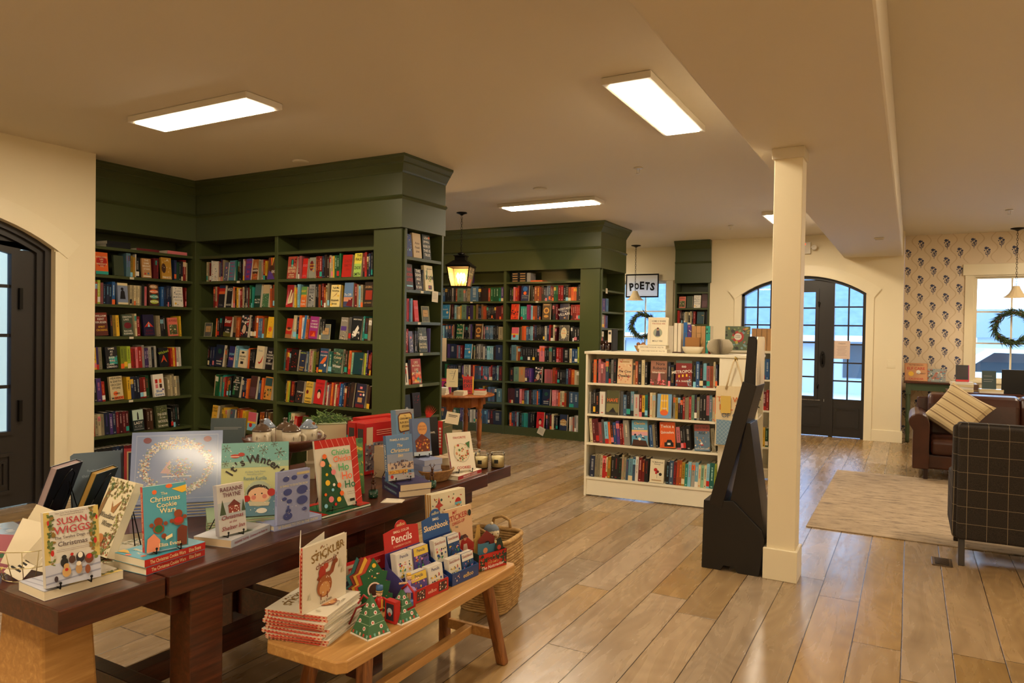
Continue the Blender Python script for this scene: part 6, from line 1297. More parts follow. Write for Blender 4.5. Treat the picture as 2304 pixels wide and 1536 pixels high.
b = cover_book('display_book', .26, .19, .012, '#8a8f8a', [('N', 50, 5, .06, ['#c8beac', '#5a7a88', '#a05a48', '#4a5a4a'], .02, .02, .98, .98), ('P', '#a06a58', (.3, .2), (.7, .2), (.5, .7))], label='pale picture card leaning beside the orange lettered box'); stand(b, .33, 12.30, .91, 3, 12)
o = empty('desk', (1.45, 11.0, 0), 0, 'long dark desk standing behind the leather sofa', 'desk')
G().box(-1.02, 1.1, -.05, .62, .83, .86, DARKWOOD).build('desktop', o, bevel=.003)
for x in (-.97, 1.05):
    for y in (0, .56): G().box(x - .03, x + .03, y - .03, y + .03, 0, .83, DARKWOOD).build('leg', o)
z = .86
for k, (c, t) in enumerate((('E', .032), ('W', .03), ('E', .03), ('W', .032))):
    b = cover_book('book', .17, .25, t, c, (), label=['bottom', 'second', 'third', 'top'][k] + ' pale book of the four stacked on the desk behind the sofa', split=False); lie(b, .60 - .006 * (k % 2), 11.15, z, 92 + 3 * (k % 2)); z += t + .0008
b = cover_book('display_book', .15, .22, .025, 'K', [('B', .1, .3, .9, .9, '#2a1c1c'), ('B', 0, 0, 1, .12, 'R'), ('B', .94, 0, 1, 1, 'F')], label='black and magenta cover propped on the four stacked pale books'); stand(b, .605, 11.12, z, 4, 9)
z = .86
for k, t in enumerate((.022, .024)):
    b = cover_book('book', .18, .26, t, 'E' if k else 'W', (), label=['lower', 'upper'][k] + ' pale book under the dark green cover on the desk', split=False); lie(b, .92, 11.15, z, 91 + 2 * k); z += t + .0008
b = cover_book('display_book', .155, .235, .025, '#1c3432', [('B', .1, .7, .7, .72, 'S'), ('B', .1, .5, .8, .52, 'S'), ('B', .1, .4, .7, .42, 'S')], label='dark green cover on a wire easel on the desk'); stand(b, .90, 11.12, z, 3, 9)
o = empty('photo_frame', (.76, 11.35, .8605), 0, 'tiny golden framed picture between the book piles on the desk', 'frame')
G().box(-.05, .05, 0, .012, 0, .09, mat('#b09050', .4)).box(-.04, .04, -.001, 0, .01, .08, mat('#6a4a3a', .6)).build('frame_border', o)
o = empty('monitor', (1.34, 11.1, .8605), D(3), 'black screen seen from behind on the desk by the right window', 'monitor')
G().box(-.31, .31, 0, .03, .0, .31, mat('#0c0d10', .35)).build('screen', o, bevel=.006); G().box(-.1, .1, -.08, .1, 0, .012, mat('#0c0d10', .35)).build('base', o)
# ================================================================ goods on the dark table
def easel(x, y, z, yaw, w, h, lean, label):
    o = empty('book_easel', (x, y, z), D(yaw), label, 'easel', None); r = .0022; s = w * .28; l = D(lean)
    g = G()
    for q in (-1, 1):
        g.tube([(q * s, -.014, .018), (q * s, -.012, .004), (q * s, .03, .003), (q * s, .034 + .5 * h * math.tan(l), .45 * h)], r, BLACKMETAL, 6); g.ball((q * s, -.014, .021), .0042, BLACKMETAL, 6)
    g.tube([(-s, .034 + .5 * h * math.tan(l), .45 * h), (-s * .6, .04 + h * math.tan(l) * .85, h * .82), (0, .042 + h * math.tan(l) * .9, h * .9), (s * .6, .04 + h * math.tan(l) * .85, h * .82), (s, .034 + .5 * h * math.tan(l), .45 * h)], r, BLACKMETAL, 6)
    g.tube([(-s, .03, .004), (s, .03, .004)], r, BLACKMETAL, 6)
    g.build('wire_frame', o); G().tube([(-s * .5, .12 + h * .12, .003), (0, .04 + h * math.tan(l) * .8, h * .7), (s * .5, .12 + h * .12, .003)], r, BLACKMETAL, 6).build('back_leg', o)
    return o
def sb(label, w, h, t, c, A, x, y, z, yaw, lean, **k):
    ez = k.pop('ez', None); b = cover_book('display_book', w, h, t, c, A, label=label, **k); stand(b, x, y, z, yaw, lean)
    if ez: b.matrix_world = TR(0, 0, .0052) @ b.matrix_world; easel(x + .004 * math.sin(D(yaw)), y - .004 * math.cos(D(yaw)), z + .0004, yaw, w, h, lean, ez)
    return b
def lb(label, w, h, t, c, A, x, y, z, yaw, **k): b = cover_book('display_book', w, h, t, c, A, label=label, **k); return lie(b, x, y, z, yaw)
ZT = .7602
dogs = [('B', 0, 0, .1, 1, '#c9b061'), ('B', .9, 0, 1, 1, '#c9b061'), ('N', 60, 3, .035, ['#4a5c2c', '#6a7a3c', '#8a6a2c'], .07, .28, .17, .99), ('N', 60, 4, .035, ['#4a5c2c', '#6a7a3c', '#8a6a2c'], .83, .28, .93, .99),
        ('B', 0, 0, 1, .30, '#b9bccb'), ('P', '#8f93aa', (0, .04), (1, .1), (1, .12), (0, .06)), ('P', '#8f93aa', (0, .14), (1, .19), (1, .21), (0, .16)), ('T', 'New York Times Bestselling Author of', .5, .965, .024, '#6a5a58', .72), ('T', 'The Lost and Found Bookshop', .5, .935, .022, '#6a5a58', .6),
        ('T', 'SUSAN', .5, .855, .09, '#b03a40', .6), ('T', 'WIGGS', .5, .735, .10, '#b03a40', .76), ('T', 'The Twelve Dogs of', .5, .63, .05, '#5a4a48', .72), ('T', 'Christmas', .5, .55, .065, '#5a4a48', .6), ('B', .2, .47, .8, .475, '#8a7a70'), ('B', .2, .45, .8, .455, '#8a7a70'),
        ('C', .33, .3, .07, 'K', .09), ('C', .33, .37, .045, 'K'), ('C', .47, .32, .06, '#4a2c24', .08), ('C', .47, .39, .03, 'R'), ('C', .62, .33, .08, '#23202a', .11), ('C', .62, .36, .045, 'W', .06), ('C', .78, .29, .08, '#6a3a22', .1), ('C', .78, .32, .05, 'R'), ('C', .36, .17, .08, '#c49a5c', .1), ('C', .36, .25, .05, '#c49a5c'), ('C', .36, .2, .03, 'R'),
        ('C', .58, .18, .06, '#b08a5c', .1), ('C', .58, .25, .045, '#e0d2b8'), ('C', .74, .15, .05, '#8a4a2c', .09), ('C', .17, .1, .035, '#3a2c34', .06), ('C', .12, .45, .03, 'R', .06), ('C', .9, .52, .03, 'R', .06), ('C', .06, .86, .02, 'R', .05), ('C', .94, .84, .02, 'R', .05)]
lb('pale book lying flat at the near corner under the snowy dogs cover', .155, .232, .026, '#d8d3c8', dogs[:7], -2.262, 1.268, ZT, -3)
sb('grey cover with red lettering and a group of dogs, at the near table corner', .148, .218, .022, '#cfc9bd', dogs, -2.176, 1.225, ZT + .0266, 78.7, 8, pages='#e6dfcf', ez='black wire easel holding the dogs cover at the near corner')
# wire basket of cream cards
WG = mat('#cfc092', .3, .8, name='pale_gold_wire')
o = empty('card_basket', (-2.455, 1.235, ZT), D(10), 'pale gold wire basket of cream cards at the near left of the table', 'basket')
g = G()
for r_, z in ((.075, .003), (.095, .05), (.112, .105)): g.tube([(r_ * math.cos(k * PI / 14), r_ * math.sin(k * PI / 14) * .8, z) for k in range(28)], .0016, WG, 5, closed=True)
for k in range(14): q = k * PI / 7; g.tube([(.075 * math.cos(q), .06 * math.sin(q), .003), (.095 * math.cos(q), .076 * math.sin(q), .05), (.112 * math.cos(q), .09 * math.sin(q), .105)], .0013, WG, 5)
g.build('wire', o)
for k, (x, y, rz, rx, ry, w_, h_, c, lb_) in enumerate(((-2.47, 1.25, 68, -18, 30, .15, .175, '#ddd0b2', 'large cream card leaning in the wire basket, tallest'), (-2.45, 1.22, 60, -24, 22, .13, .145, '#e4d8bc', 'smaller cream card in front in the wire basket'),
    (-2.43, 1.25, 75, -16, 44, .10, .17, '#d6caae', 'cream card tilted right in the wire basket'), (-2.50, 1.20, 66, -25, 12, .10, .12, '#a8606c', 'rosy patterned card at the left of the wire basket'), (-2.455, 1.19, 55, -30, 38, .06, .13, '#efe6d0', 'narrow card with black stripes low in the wire basket'))):
    g = G().box(-w_ / 2, w_ / 2, 0, .002, 0, h_, mat(c, .7))
    if k == 4:
        for j in range(4): g.box(-w_ / 2 + .006, w_ / 2 - .02, -.0006, 0, .02 + j * .012, .026 + j * .012, mat('#222222', .7))
    if k == 3: art(g, w_, h_, [('N', 12, 2, .1, ['#d8b0a8', '#3a6a4a', '#e0c060'], .1, .1, .9, .9)], Matrix.Identity(4))
    cd = tag(g.build('greeting_card'), lb_, 'card'); cd.matrix_world = TR(x, y, ZT + .012 + .02 * (k < 3), rz=D(rz)) @ Matrix.Rotation(D(rx), 4, 'X') @ Matrix.Rotation(D(ry), 4, 'Y')
wl = [('N', 90, 7, .035, ['#8a8a4a', '#6a5a32', '#a09a6a', '#5a6a3c'], .02, .72, .98, .98), ('N', 80, 8, .035, ['#8a8a4a', '#6a5a32', '#a05a3c', '#5a6a3c'], .55, .02, .98, .3), ('N', 60, 9, .03, ['#8a8a4a', '#7a5a3a'], .78, .3, .98, .75), ('P', '#7a5a34', (.02, .3), (.1, .3), (.2, .8), (.4, .92), (.1, .85), (.02, .6)), ('P', '#9a6a3c', (.42, .7), (.52, .62), (.78, .74), (.62, .55), (.5, .56)),
      ('C', .22, .88, .06, '#3c5a34', .09), ('T', 'Woodland', .45, .5, .07, 'K', .6, 0, .4), ('T', 'Winter', .55, .4, .07, 'K', .4, 0, .4), ('C', .5, .2, .14, '#b8723c', .1)]
lb('green and cream patterned book lying under the leaning woodland cover', .17, .25, .024, '#cfc6a8', wl[:3], -2.385, 1.50, ZT, 4)
sb('cream woodland cover with a bird, leaning back beside the dogs cover', .165, .252, .028, '#d9cdae', wl, -2.378, 1.405, ZT + .0246, -6, 22, ez='black wire easel behind the woodland cover')
ck = [('C', .26, .9, .055, 'O'), ('C', .6, .97, .08, 'O', .05), ('P', 'Y', (.66, .92), (1, .96), (1, .86), (.9, .84)), ('T', 'The', .48, .865, .045, '#ecd9a4', .3), ('T', 'Christmas', .5, .785, .08, '#ecd9a4', .84), ('T', 'Cookie', .53, .69, .075, '#ecd9a4', .6), ('T', 'Wars', .55, .60, .08, '#ecd9a4', .5),
      ('C', .32, .44, .1, '#8a3c1c'), ('C', .32, .33, .13, '#8a3c1c', .11), ('C', .32, .33, .09, 'G', .09), ('C', .16, .40, .05, '#8a3c1c'), ('C', .48, .4, .05, '#8a3c1c'), ('C', .22, .2, .06, '#8a3c1c'), ('C', .43, .21, .06, '#8a3c1c'), ('C', .78, .52, .1, '#8a3c1c'), ('C', .78, .41, .13, '#8a3c1c', .11), ('C', .78, .42, .1, 'R', .07), ('C', .62, .42, .05, '#8a3c1c'), ('C', .93, .46, .05, '#8a3c1c'),
      ('P', '#6a2c1a', (.72, .02), (.95, .02), (.98, .3), (.84, .34), (.74, .28)), ('P', '#e08a68', (.02, .0), (.3, .0), (.34, .16), (.2, .27), (.05, .2)), ('P', '#ecd9a4', (.46, .14), (.62, .18), (.62, .23), (.46, .19)), ('T', 'Eliza Evans', .56, .08, .055, '#ecd9a4', .7)]
for k in range(2): lb(['lower', 'upper'][k] + ' of two turquoise books with red spines lying by the near edge', .155, .232, .026, '#4a9cb0', ck[:7], -2.228 + .006 * k, 1.545 - .004 * k, ZT + .0268 * k, 184 - 2 * k, spine='R', spt='The Christmas Cookie Wars    Eliza Evans', spc='#ecd9a4')
sb('turquoise cover with two gingerbread figures on a black easel', .138, .213, .024, '#4a9cb0', ck, -2.157, 1.518, ZT + .0542, 74, 8, spine='R', spt='The Christmas Cookie Wars   Eliza Evans', spc='#ecd9a4', ez='black wire easel holding the gingerbread cover')
# books at the far left edge, facing the other way
sb('dark navy book seen from behind on an easel at the left table edge', .17, .25, .03, '#15161f', [], -3.045, 1.585, ZT, 300, 20, back='#15161f', hard=True, pages='#a08a88', ez='black wire easel under the dark navy book at the left table edge')
sb('dark green book with gold page edges seen from behind on an easel', .15, .22, .026, '#1c2a22', [], -2.965, 1.70, ZT, 298, 22, hard=True, pages='#a8843c', ez='black wire easel under the dark green gold-edged book')
for k, lb_ in enumerate(('frontmost', 'second', 'third', 'fourth', 'rearmost')):
    sb(lb_ + ' of five large grey-blue picture books leaning together at the left', .19, .25, .009, '#5a6a76', [('T', 'Really, really', .5, .72, .05, '#8a9aa4', .6), ('T', 'that wonderful?', .5, .64, .05, '#8a9aa4', .6), ('B', .3, .12, .7, .4, '#3a444c')] if k == 0 else (), -3.03 - .012 * k, 1.80 + .010 * k, ZT, 66, 12, pages='#c0c4c8')
sb('navy and red book with white lettering left of the big blue cover', .18, .262, .026, '#9a1c1e', [('B', .06, .04, 1, .95, '#b59a68'), ('B', .09, .06, 1, .93, '#161c34'), ('T', 'HOLIDAY', .6, .8, .03, 'R', .5), ('T', 'ANGELA CLARKE', .55, .42, .03, 'W', .7), ('T', 'ROB HOLLAND', .5, .35, .03, 'W', .6), ('T', 'DAVID REED', .55, .28, .03, 'W', .6), ('T', 'CLAIRE McKINLEY', .5, .21, .03, 'W', .7)], -2.94, 1.97, ZT, 60, 8, hard=True)
WC = ['#d6d4cc', '#c8c4bc', '#dedad0', '#b07c68', '#8a9a84', '#c9b89c', '#b8bcc8']
nut = [('B', .05, .05, .95, .95, '#a0abc8'), ('B', .056, .06, .944, .94, '#7c8cb4'), ('W', 900, 4, .011, WC, .5, .5, .36, .35, .07), ('W', 160, 5, .012, ['#a8564a', '#b8744c', '#c8a06a', '#6a845c'], .5, .5, .36, .35, .08), ('W', 260, 7, .009, ['#b8a06c', '#6a8a64', '#a86a5c', '#d8d0bc', '#9aa4b8'], .52, .47, .08, .09, .6),
       ('P', '#bb9ca0', (.32, .42), (.44, .4), (.42, .6)), ('B', .34, .36, .66, .375, '#c8ccd6'), ('T', "Jan Brett's", .5, .9, .055, '#c9bf90', .34, 0, .2), ('T', 'Nutcracker', .5, .78, .07, '#c9bf90', .44), ('C', .17, .88, .045, '#7a4650', .035), ('C', .83, .88, .045, '#8a4a44', .035)] + [('C', .3 + .1 * k, .2 + .02 * (k % 2), .016, '#e0dcd4', .03) for k in range(5)]
for k in range(5): lb(['lowest', 'second', 'third', 'fourth', 'topmost'][k] + ' of five large periwinkle books stacked under the big glossy cover', .355, .29, .0115, '#7484b0', nut[:4] if k == 4 else (), -2.80, 2.02 + .003 * k, ZT + .0119 * k, 49 + (k % 2), spine='#8290bc', hard=True)
sb('large glossy periwinkle cover with a wreath of snowy figures', .355, .30, .014, '#7f8fb8', nut, -2.688, 1.93, ZT + .0604, 48, 14, gloss=.12, hard=True)
lb('brown red book lying left below the stacked periwinkle books', .15, .22, .03, '#4a1c18', (), -2.62, 1.70, ZT, 60, split=True)
wn = [('B', 0, .72, 1, 1, '#6fa8a4'), ('B', 0, .66, 1, .74, '#93b49c'), ('N', 70, 3, .008, 'W', .02, .68, .98, .98), ('S', .07, .93, .06, '#5a5a48'), ('S', .42, .91, .05, '#5a5a48'), ('S', .62, .89, .07, '#5a5a48'), ('S', .86, .85, .08, '#5a5a48'), ('S', .78, .97, .05, '#5a5a48'), ('S', .06, .72, .05, '#5a5a48'), ('C', .2, .82, .07, '#b8402c', .03), ('C', .29, .84, .05, '#a83424', .03), ('B', .13, .81, .26, .818, 'W'),
      ('A', "It's Winter!", .5, .375, .45, .105, '#1e1414', -1.0, 1.0), ('T', '#1 New York Times', .5, .60, .028, '#8a9a8c', .3), ('T', 'bestselling author', .5, .565, .028, '#8a9a8c', .3), ('T', 'Renée Kurilla', .5, .51, .05, '#6a8a8c', .34), ('B', 0, 0, 1, .1, '#8fa8a0'), ('P', '#5a8498', (.3, 0), (.86, 0), (.88, .2), (.98, .38), (.9, .42), (.8, .28), (.4, .25), (.34, .15)),
      ('C', .55, .3, .2, '#a9b49a', .2), ('C', .55, .31, .17, '#2a1c18', .13), ('C', .56, .28, .165, '#e8b890', .12), ('C', .48, .25, .035, '#d8806c'), ('C', .64, .26, .035, '#d8806c'), ('C', .5, .29, .012, 'K'), ('C', .6, .3, .012, 'K'), ('C', .74, .31, .06, 'R'), ('C', .38, .24, .05, 'R'), ('P', '#c9bfa0', (.4, .2), (.72, .18), (.7, .13), (.42, .14)), ('C', .2, .3, .1, '#c98a3c', .05), ('C', .95, .42, .06, '#c98a3c', .05), ('C', .88, .2, .05, '#a8784c', .06), ('C', .6, .07, .08, 'W', .04), ('N', 50, 8, .007, 'W', .02, .02, .98, .45)]
for k in range(3): lb(['lowest', 'middle', 'topmost'][k] + ' of three mint patterned books lying behind the small inn cover', .26, .29, .011, '#9ab08c', wn[2:5] if k == 2 else (), -2.45, 2.06, ZT + .0114 * k, 52 + k, spine='#7a8a5c', hard=True)
sb('mint green picture book cover with a smiling child in a scarf', .262, .298, .014, '#c2c48a', wn, -2.325, 2.03, ZT + .0345, 48, 10, hard=True, gloss=.3)
ra = [('B', 0, .32, 1, .64, '#aab0b4'), ('P', '#3c4c34', (.05, .4), (.28, .4), (.17, .7)), ('B', .38, .42, .8, .56, '#8a3a30'), ('P', '#6a2c26', (.34, .56), (.84, .56), (.6, .68)), ('N', 14, 3, .03, 'W', .4, .43, .78, .55), ('P', '#3c4c34', (.85, .42), (1, .42), (.93, .66)), ('T', 'RAEANNE', .52, .90, .085, '#6c3c48', .82), ('T', 'THAYNE', .52, .79, .085, '#6c3c48', .66), ('T', 'Christmas', .5, .35, .085, '#8a3038', .72, .05, .3), ('T', 'at the', .5, .25, .05, '#8a3038', .4, .05, .3), ('T', 'Shelter Inn', .5, .14, .085, '#8a3038', .8, .05, .3)]
lb('pale grey book lying under the small inn cover on the near edge', .165, .235, .028, '#bdbcc0', ra[:3], -2.258, 1.868, ZT, 193, spine='#a9aebc', spt='RAEANNE THAYNE   Christmas at the Shelter Inn', spc='#8a3c48', pages='#c8b090')
sb('pale grey cover with a small red inn on a black easel', .110, .185, .026, '#c0bcb8', ra, -2.192, 1.815, ZT + .0284, 82, 8, spine='#b0aeb8', ez='black wire easel holding the small inn cover')
fs = [('B', .58, .9, .98, .95, '#b9aa80'), ('T', '50 THINGS TO DO IN THE SNOW', .5, .72, .045, '#d8cfa8', .86)] + [('C', u, v, r, '#3c4680', r * .7) for u, v, r in ((.25, .85, .1), (.5, .86, .09), (.85, .84, .08), (.3, .6, .13), (.75, .6, .17), (.2, .48, .07), (.35, .42, .08), (.75, .4, .17), (.32, .24, .08), (.3, .14, .14), (.82, .22, .07))] + [('B', .28, .2, .34, .34, '#3c4680'), ('N', 20, 4, .012, 'W', .03, .05, .97, .95)]
lb('lavender book lying flat under the upright lavender book', .155, .236, .022, '#8d93b8', fs[:1], -2.248, 2.128, ZT, 174, spine='#9aa0c4', spt='50 THINGS TO DO IN THE SNOW', spc='#d8cfa8', hard=True)
b = sb('lavender book with dark winter drawings standing ajar at the near edge', .152, .210, .018, '#8d93b8', fs, -2.166, 2.088, ZT + .0226, 81, 0, spine='#9aa0c4', spt='50 THINGS', spc='#5a62a0', hard=True)
ch = [('P', 'R', (0, .88), (1, .88), (1, 1), (0, 1)), ('P', 'R', (.84, 0), (1, 0), (1, 1), (.84, 1))] + [('P', '#e6a08c', (.05 + k * .13, .88), (.06 + k * .13, .88), (.0 + k * .13, 1), (-.01 + k * .13 if k else 0, 1)) for k in range(1, 8)] + [('P', '#e6a08c', (.84, v), (1, v + .06), (1, v + .068), (.84, v + .008)) for v in (.05, .17, .29, .41, .53, .65, .77)]
ch += [('P', '#14492c', (.0, 0), (.62, 0), (.22, .78), (.12, .72)), ('C', .19, .76, .05, 'O')] + [('C', u, v, r, c) for u, v, r, c in ((.13, .66, .06, '#f0a080'), (.3, .62, .03, 'Y'), (.2, .5, .03, 'Y'), (.36, .52, .055, 'P'), (.2, .38, .055, 'Y'), (.34, .34, .03, 'W'), (.3, .27, .03, 'C'), (.46, .32, .05, 'O'), (.24, .14, .06, 'P'), (.42, .12, .05, 'Y'), (.5, .2, .05, 'O'), (.12, .22, .03, 'O'), (.33, .06, .03, 'R'), (.1, .06, .04, 'C'))]
ch += [('T', 'Chicka', .56, .80, .085, '#4ca868', .5), ('T', 'Chicka', .59, .70, .085, '#e86a44', .5), ('T', 'Ho', .6, .575, .11, '#4ca868', .34), ('T', 'Ho', .66, .445, .11, '#e86a44', .34), ('T', 'Ho', .71, .315, .11, '#1c6a44', .32), ('T', 'by William Boyce', .72, .2, .02, '#8a7a6a', .2), ('T', 'illustrated by Jo Chang', .72, .17, .02, '#8a7a6a', .2), ('B', .66, .06, .78, .1, 'K')]
lb('green and red striped book lying under the glossy green tree cover', .20, .288, .011, '#1c5a38', ch[:3] + [('B', .0, .0, 1, .25, 'R')], -2.252, 2.395, ZT, 176, spine='#d9d2c2', spt='Chicka Chicka Ho Ho Ho', spc='R', hard=True, gloss=.15)
sb('glossy cover with a green tree, coloured balls and red striped border', .222, .302, .012, '#cfc7b4', ch, -2.182, 2.388, ZT + .0115, 79, 11, spine='#cfc7b4', gloss=.12, hard=True, ez='black wire easel holding the glossy green tree cover')
sb('thick colourful green and orange book behind the green tree cover', .20, .27, .03, '#5a8a4a', [('N', 60, 5, .07, ['#c87a3c', '#2c6a4a', '#c8b04a', '#a8442c'], .02, .02, .98, .98)], -2.36, 2.60, ZT, 62, 8, pages='#e6e0d0', split=True)
# reindeer in polka dot cups
CUPG = mat('#16402c', .35, name='green_cup'); CUPD = mat('#e8e4d8', .6); DEER = mat('#4a2814', .4, name='deer_brown')
def deer(x, y, label):
    o = empty('reindeer_cup', (x, y, ZT), D(40), label, 'ornament', 'reindeer in green dotted cups')
    g = G().lathe([(.018, .0003), (.022, .004), (.023, .036), (.021, .036), (.019, .006), (.001, .005)], CUPG, 20)
    for k in range(14): q = k * 2.4; z = .008 + .0018 * k; g.add([(.0232 * math.cos(q + a) , .0232 * math.sin(q + a), z + b) for a, b in ((-.08, 0), (0, -.002), (.08, 0), (0, .002))], [(0, 1, 2, 3)], CUPD)
    g.build('cup', o)
    g = G().ball((0, 0, .075), .012, DEER, 8, sc=(1, 1.5, 1)).tube([(0, -.014, .08), (0, -.02, .098)], .006, DEER, 6).ball((0, -.024, .102), .008, DEER, 8, sc=(1, 1.5, 1))
    for sx in (-1, 1):
        for sy in (-1, 1): g.tube([(sx * .006, sy * .011, .07), (sx * .008, sy * .012, .038)], .003, DEER, 5)
        g.tube([(sx * .004, -.02, .108), (sx * .010, -.018, .118), (sx * .009, -.018, .128)], .0018, DEER, 5).tube([(sx * .009, -.018, .117), (sx * .016, -.018, .123)], .0015, DEER, 5)
    g.build('reindeer', o)
deer(-2.235, 2.66, 'brown reindeer in a green dotted cup right of the tree cover'); deer(-2.125, 2.985, 'brown reindeer in a green dotted cup beside the wicker basket'); deer(-2.33, 2.20, 'brown reindeer in a dotted cup behind the lavender book')
o = tag(G().add([(-.05, -.035, 0), (.05, -.03, 0), (.055, .035, 0), (-.045, .03, 0), (-.03, -.015, .008), (.03, -.015, .009), (.03, .015, .008), (-.03, .015, .01)], [(3, 2, 1, 0), (4, 5, 6, 7), (0, 1, 5, 4), (1, 2, 6, 5), (2, 3, 7, 6), (3, 0, 4, 7)], mat('#d8cdb8', .25)).disc(0, 0, .001, mat('#c87060', .6)).build('candy_packet', loc=(-2.115, 2.655, ZT), rot=.5), 'crumpled clear packet of pale sweets at the table edge', 'packet')
# covered mugs in a footed wooden bowl
BOWLW = grain('reddish_bowl_wood', '#3c1c10', '#6a3a22', .35, (6, 6, 20), 3, .1, .1)
BX, BY = -2.883, 2.711
o = empty('footed_bowl', (BX, BY, ZT), 0, 'large reddish wooden bowl on a turned foot holding lidded mugs', 'bowl')
G().lathe([(.085, .0005), (.09, .01), (.05, .02), (.026, .04), (.028, .10), (.04, .145), (.05, .163), (.0, .165)], BOWLW, 28).build('foot', o)
G().lathe([(r_, z_ + .075) for r_, z_ in ((.05, .088), (.14, .092), (.18, .105), (.205, .135), (.215, .155), (.208, .158), (.198, .138), (.18, .118), (.14, .108), (.001, .106))], BOWLW, 40).build('dish', o)
MUG = mat('#c9bda4', .35, name='stoneware'); MLID = mat('#5a4636', .22, name='brown_glaze', coat=.4); MBL = mat('#7f8ca0', .2, name='blue_glaze', coat=.4); DOT = mat('#4a3a2a', .5)
def mug(x, y, rz, kind, label):
    o = empty('lidded_mug', (BX + x, BY + y, ZT + .1075 + .075), rz, label, 'mug', 'lidded stoneware mugs in the wooden bowl')
    g = G().lathe([(.040, .0005), (.046, .006), (.047, .05), (.046, .088), (.042, .088), (.042, .01), (.001, .01)], MUG, 28)
    for q in (-.9, .9, 2.3):
        for j in range(3): a = j * PI / 3 + .5; g.add([(.0474 * math.cos(q + s * .2 * math.cos(a) + e * .03 * math.sin(a)), .0474 * math.sin(q + s * .2 * math.cos(a) + e * .03 * math.sin(a)), .055 + s * .010 * math.sin(a) + e * .0012 * math.cos(a)) for s, e in ((-1, -1), (1, -1), (1, 1), (-1, 1))], [(0, 1, 2, 3)], DOT)
    for k in range(10): q = k * .63; g.add([(.0473 * math.cos(q + a), .0473 * math.sin(q + a), (.03, .055)[k % 2] + b) for a, b in ((-.045, 0), (0, -.0022), (.045, 0), (0, .0022))], [(0, 1, 2, 3)], DOT)
    g.build('cup', o)
    G().tube([(.044, 0, .07), (.062, 0, .074), (.076, 0, .062), (.078, 0, .045), (.068, 0, .026), (.045, 0, .02)], .0065, MUG, 8).build('mug_handle', o)
    if kind: G().lathe([(.048, .0885), (.049, .094), (.044, .098), (.040, .105), (.034, .107), (.031, .114), (.025, .116), (.02, .122), (.01, .124), (.008, .136), (.013, .142), (.011, .147), (.001, .148)], MLID, 28).build('lid', o)
    else:
        G().lathe([(.048, .0885), (.049, .093), (.012, .135), (.001, .136)], MBL, 28).disc(0, 0, .001, MBL).ball((.03, -.014, .114), .009, mat('#a06030', .4), 8, sc=(1, .6, 1)).build('lid', o)
mug(-.045, -.115, D(-20), 1, 'cream lidded mug with brown ridged lid, front left in wooden bowl'); mug(.085, -.035, D(20), 1, 'cream lidded mug with brown ridged lid, front right in wooden bowl'); mug(-.01, .01, D(60), 1, 'cream lidded mug with brown ridged lid, middle of wooden bowl')
mug(.065, .105, D(30), 0, 'cream mug with blue-grey cone lid at right of the wooden bowl'); mug(-.135, -.005, D(120), 0, 'cream mug with blue-grey cone lid at left of the wooden bowl')
o = empty('planter', (-2.96, 3.10, ZT), D(48), 'tall cream wooden box planter filled with green moss sprigs', 'planter')
CB = mat('#cfc09a', .6)
G().box(-.107, .107, -.06, .06, .0003, .255, CB).box(-.11, .11, -.063, .063, .255, .262, mat('#a9b08a', .6)).build('box', o, bevel=.002)
g = G()
for k in range(3): g.flat([(-.05 + k * .012, .205), (-.045 + k * .012, .21), (-.02 - k * .01, .223 + .004 * k)], mat('#2c4a28', .8), TR(0, -.0605, 0))
g.disc(-.045, .21, .009, mat('#b02820', .7), TR(0, -.061, 0)).disc(-.035, .213, .006, mat('#b02820', .7), TR(0, -.0612, 0)); g.build('berry_print', o)
g = G(); rr = random.Random(5); ms = [mat('#4f6a34', .9), mat('#6a8444', .9), mat('#3a5228', .9)]
for k in range(260):
    x, y = rr.uniform(-.1, .1), rr.uniform(-.05, .05); pk = max(0, 1 - abs(x + .015) / .045) * .055 + max(0, 1 - abs(x - .075) / .03) * .03; p = Vector((x, y, .252 + rr.random() * (.012 + pk))); a = rr.uniform(0, 6.3)
    for q in range(4):
        a += rr.uniform(-1.2, 1.2); d = Vector((math.cos(a) * .014, math.sin(a) * .01, rr.uniform(-.004, .013))); n_ = Vector((.0012, .0012, .0024))
        g.add([tuple(p - n_), tuple(p + d - n_), tuple(p + d + n_), tuple(p + n_)], [(0, 1, 2, 3)], rr.choice(ms)); p = p + d
tag(g.build('moss', o))
o = empty('gift_box', (-2.80, 2.86, ZT), D(50), 'pale box with a thin red ribbon below the wooden bowl', 'box')
G().box(-.06, .05, -.05, .03, .0003, .085, mat('#b5a283', .7)).build('carton', o, bevel=.002); G().box(-.012, -.008, -.0512, -.05, .0, .085, mat('#8a2a24', .7)).build('ribbon', o)
sb('teal backed book standing behind the periwinkle cover, left of the mugs', .17, .25, .035, '#324448', [('B', .1, .8, .9, .81, 'S'), ('B', .1, .77, .8, .78, 'S')], -3.08, 2.50, ZT + .078, 40, 10, hard=True, spine='#a02824')
lb('pale book lying lowest under the teal backed book', .18, .25, .04, '#c8bda6', (), -3.06, 2.5, ZT, 40)
lb('brown book between the pale book and the teal backed book', .17, .24, .036, '#5a3a2c', (), -3.06, 2.5, ZT + .0405, 42)
sb('dark brown book with a cream panel right of the teal backed book', .13, .21, .03, '#3a2420', [('B', .12, .1, .9, .8, '#d2c2a0'), ('N', 40, 6, .04, ['#8a2c24', '#4a5a34', '#3a2a20'], .2, .15, .85, .72)], -2.95, 2.33, ZT + .0, 46, 6, hard=True)
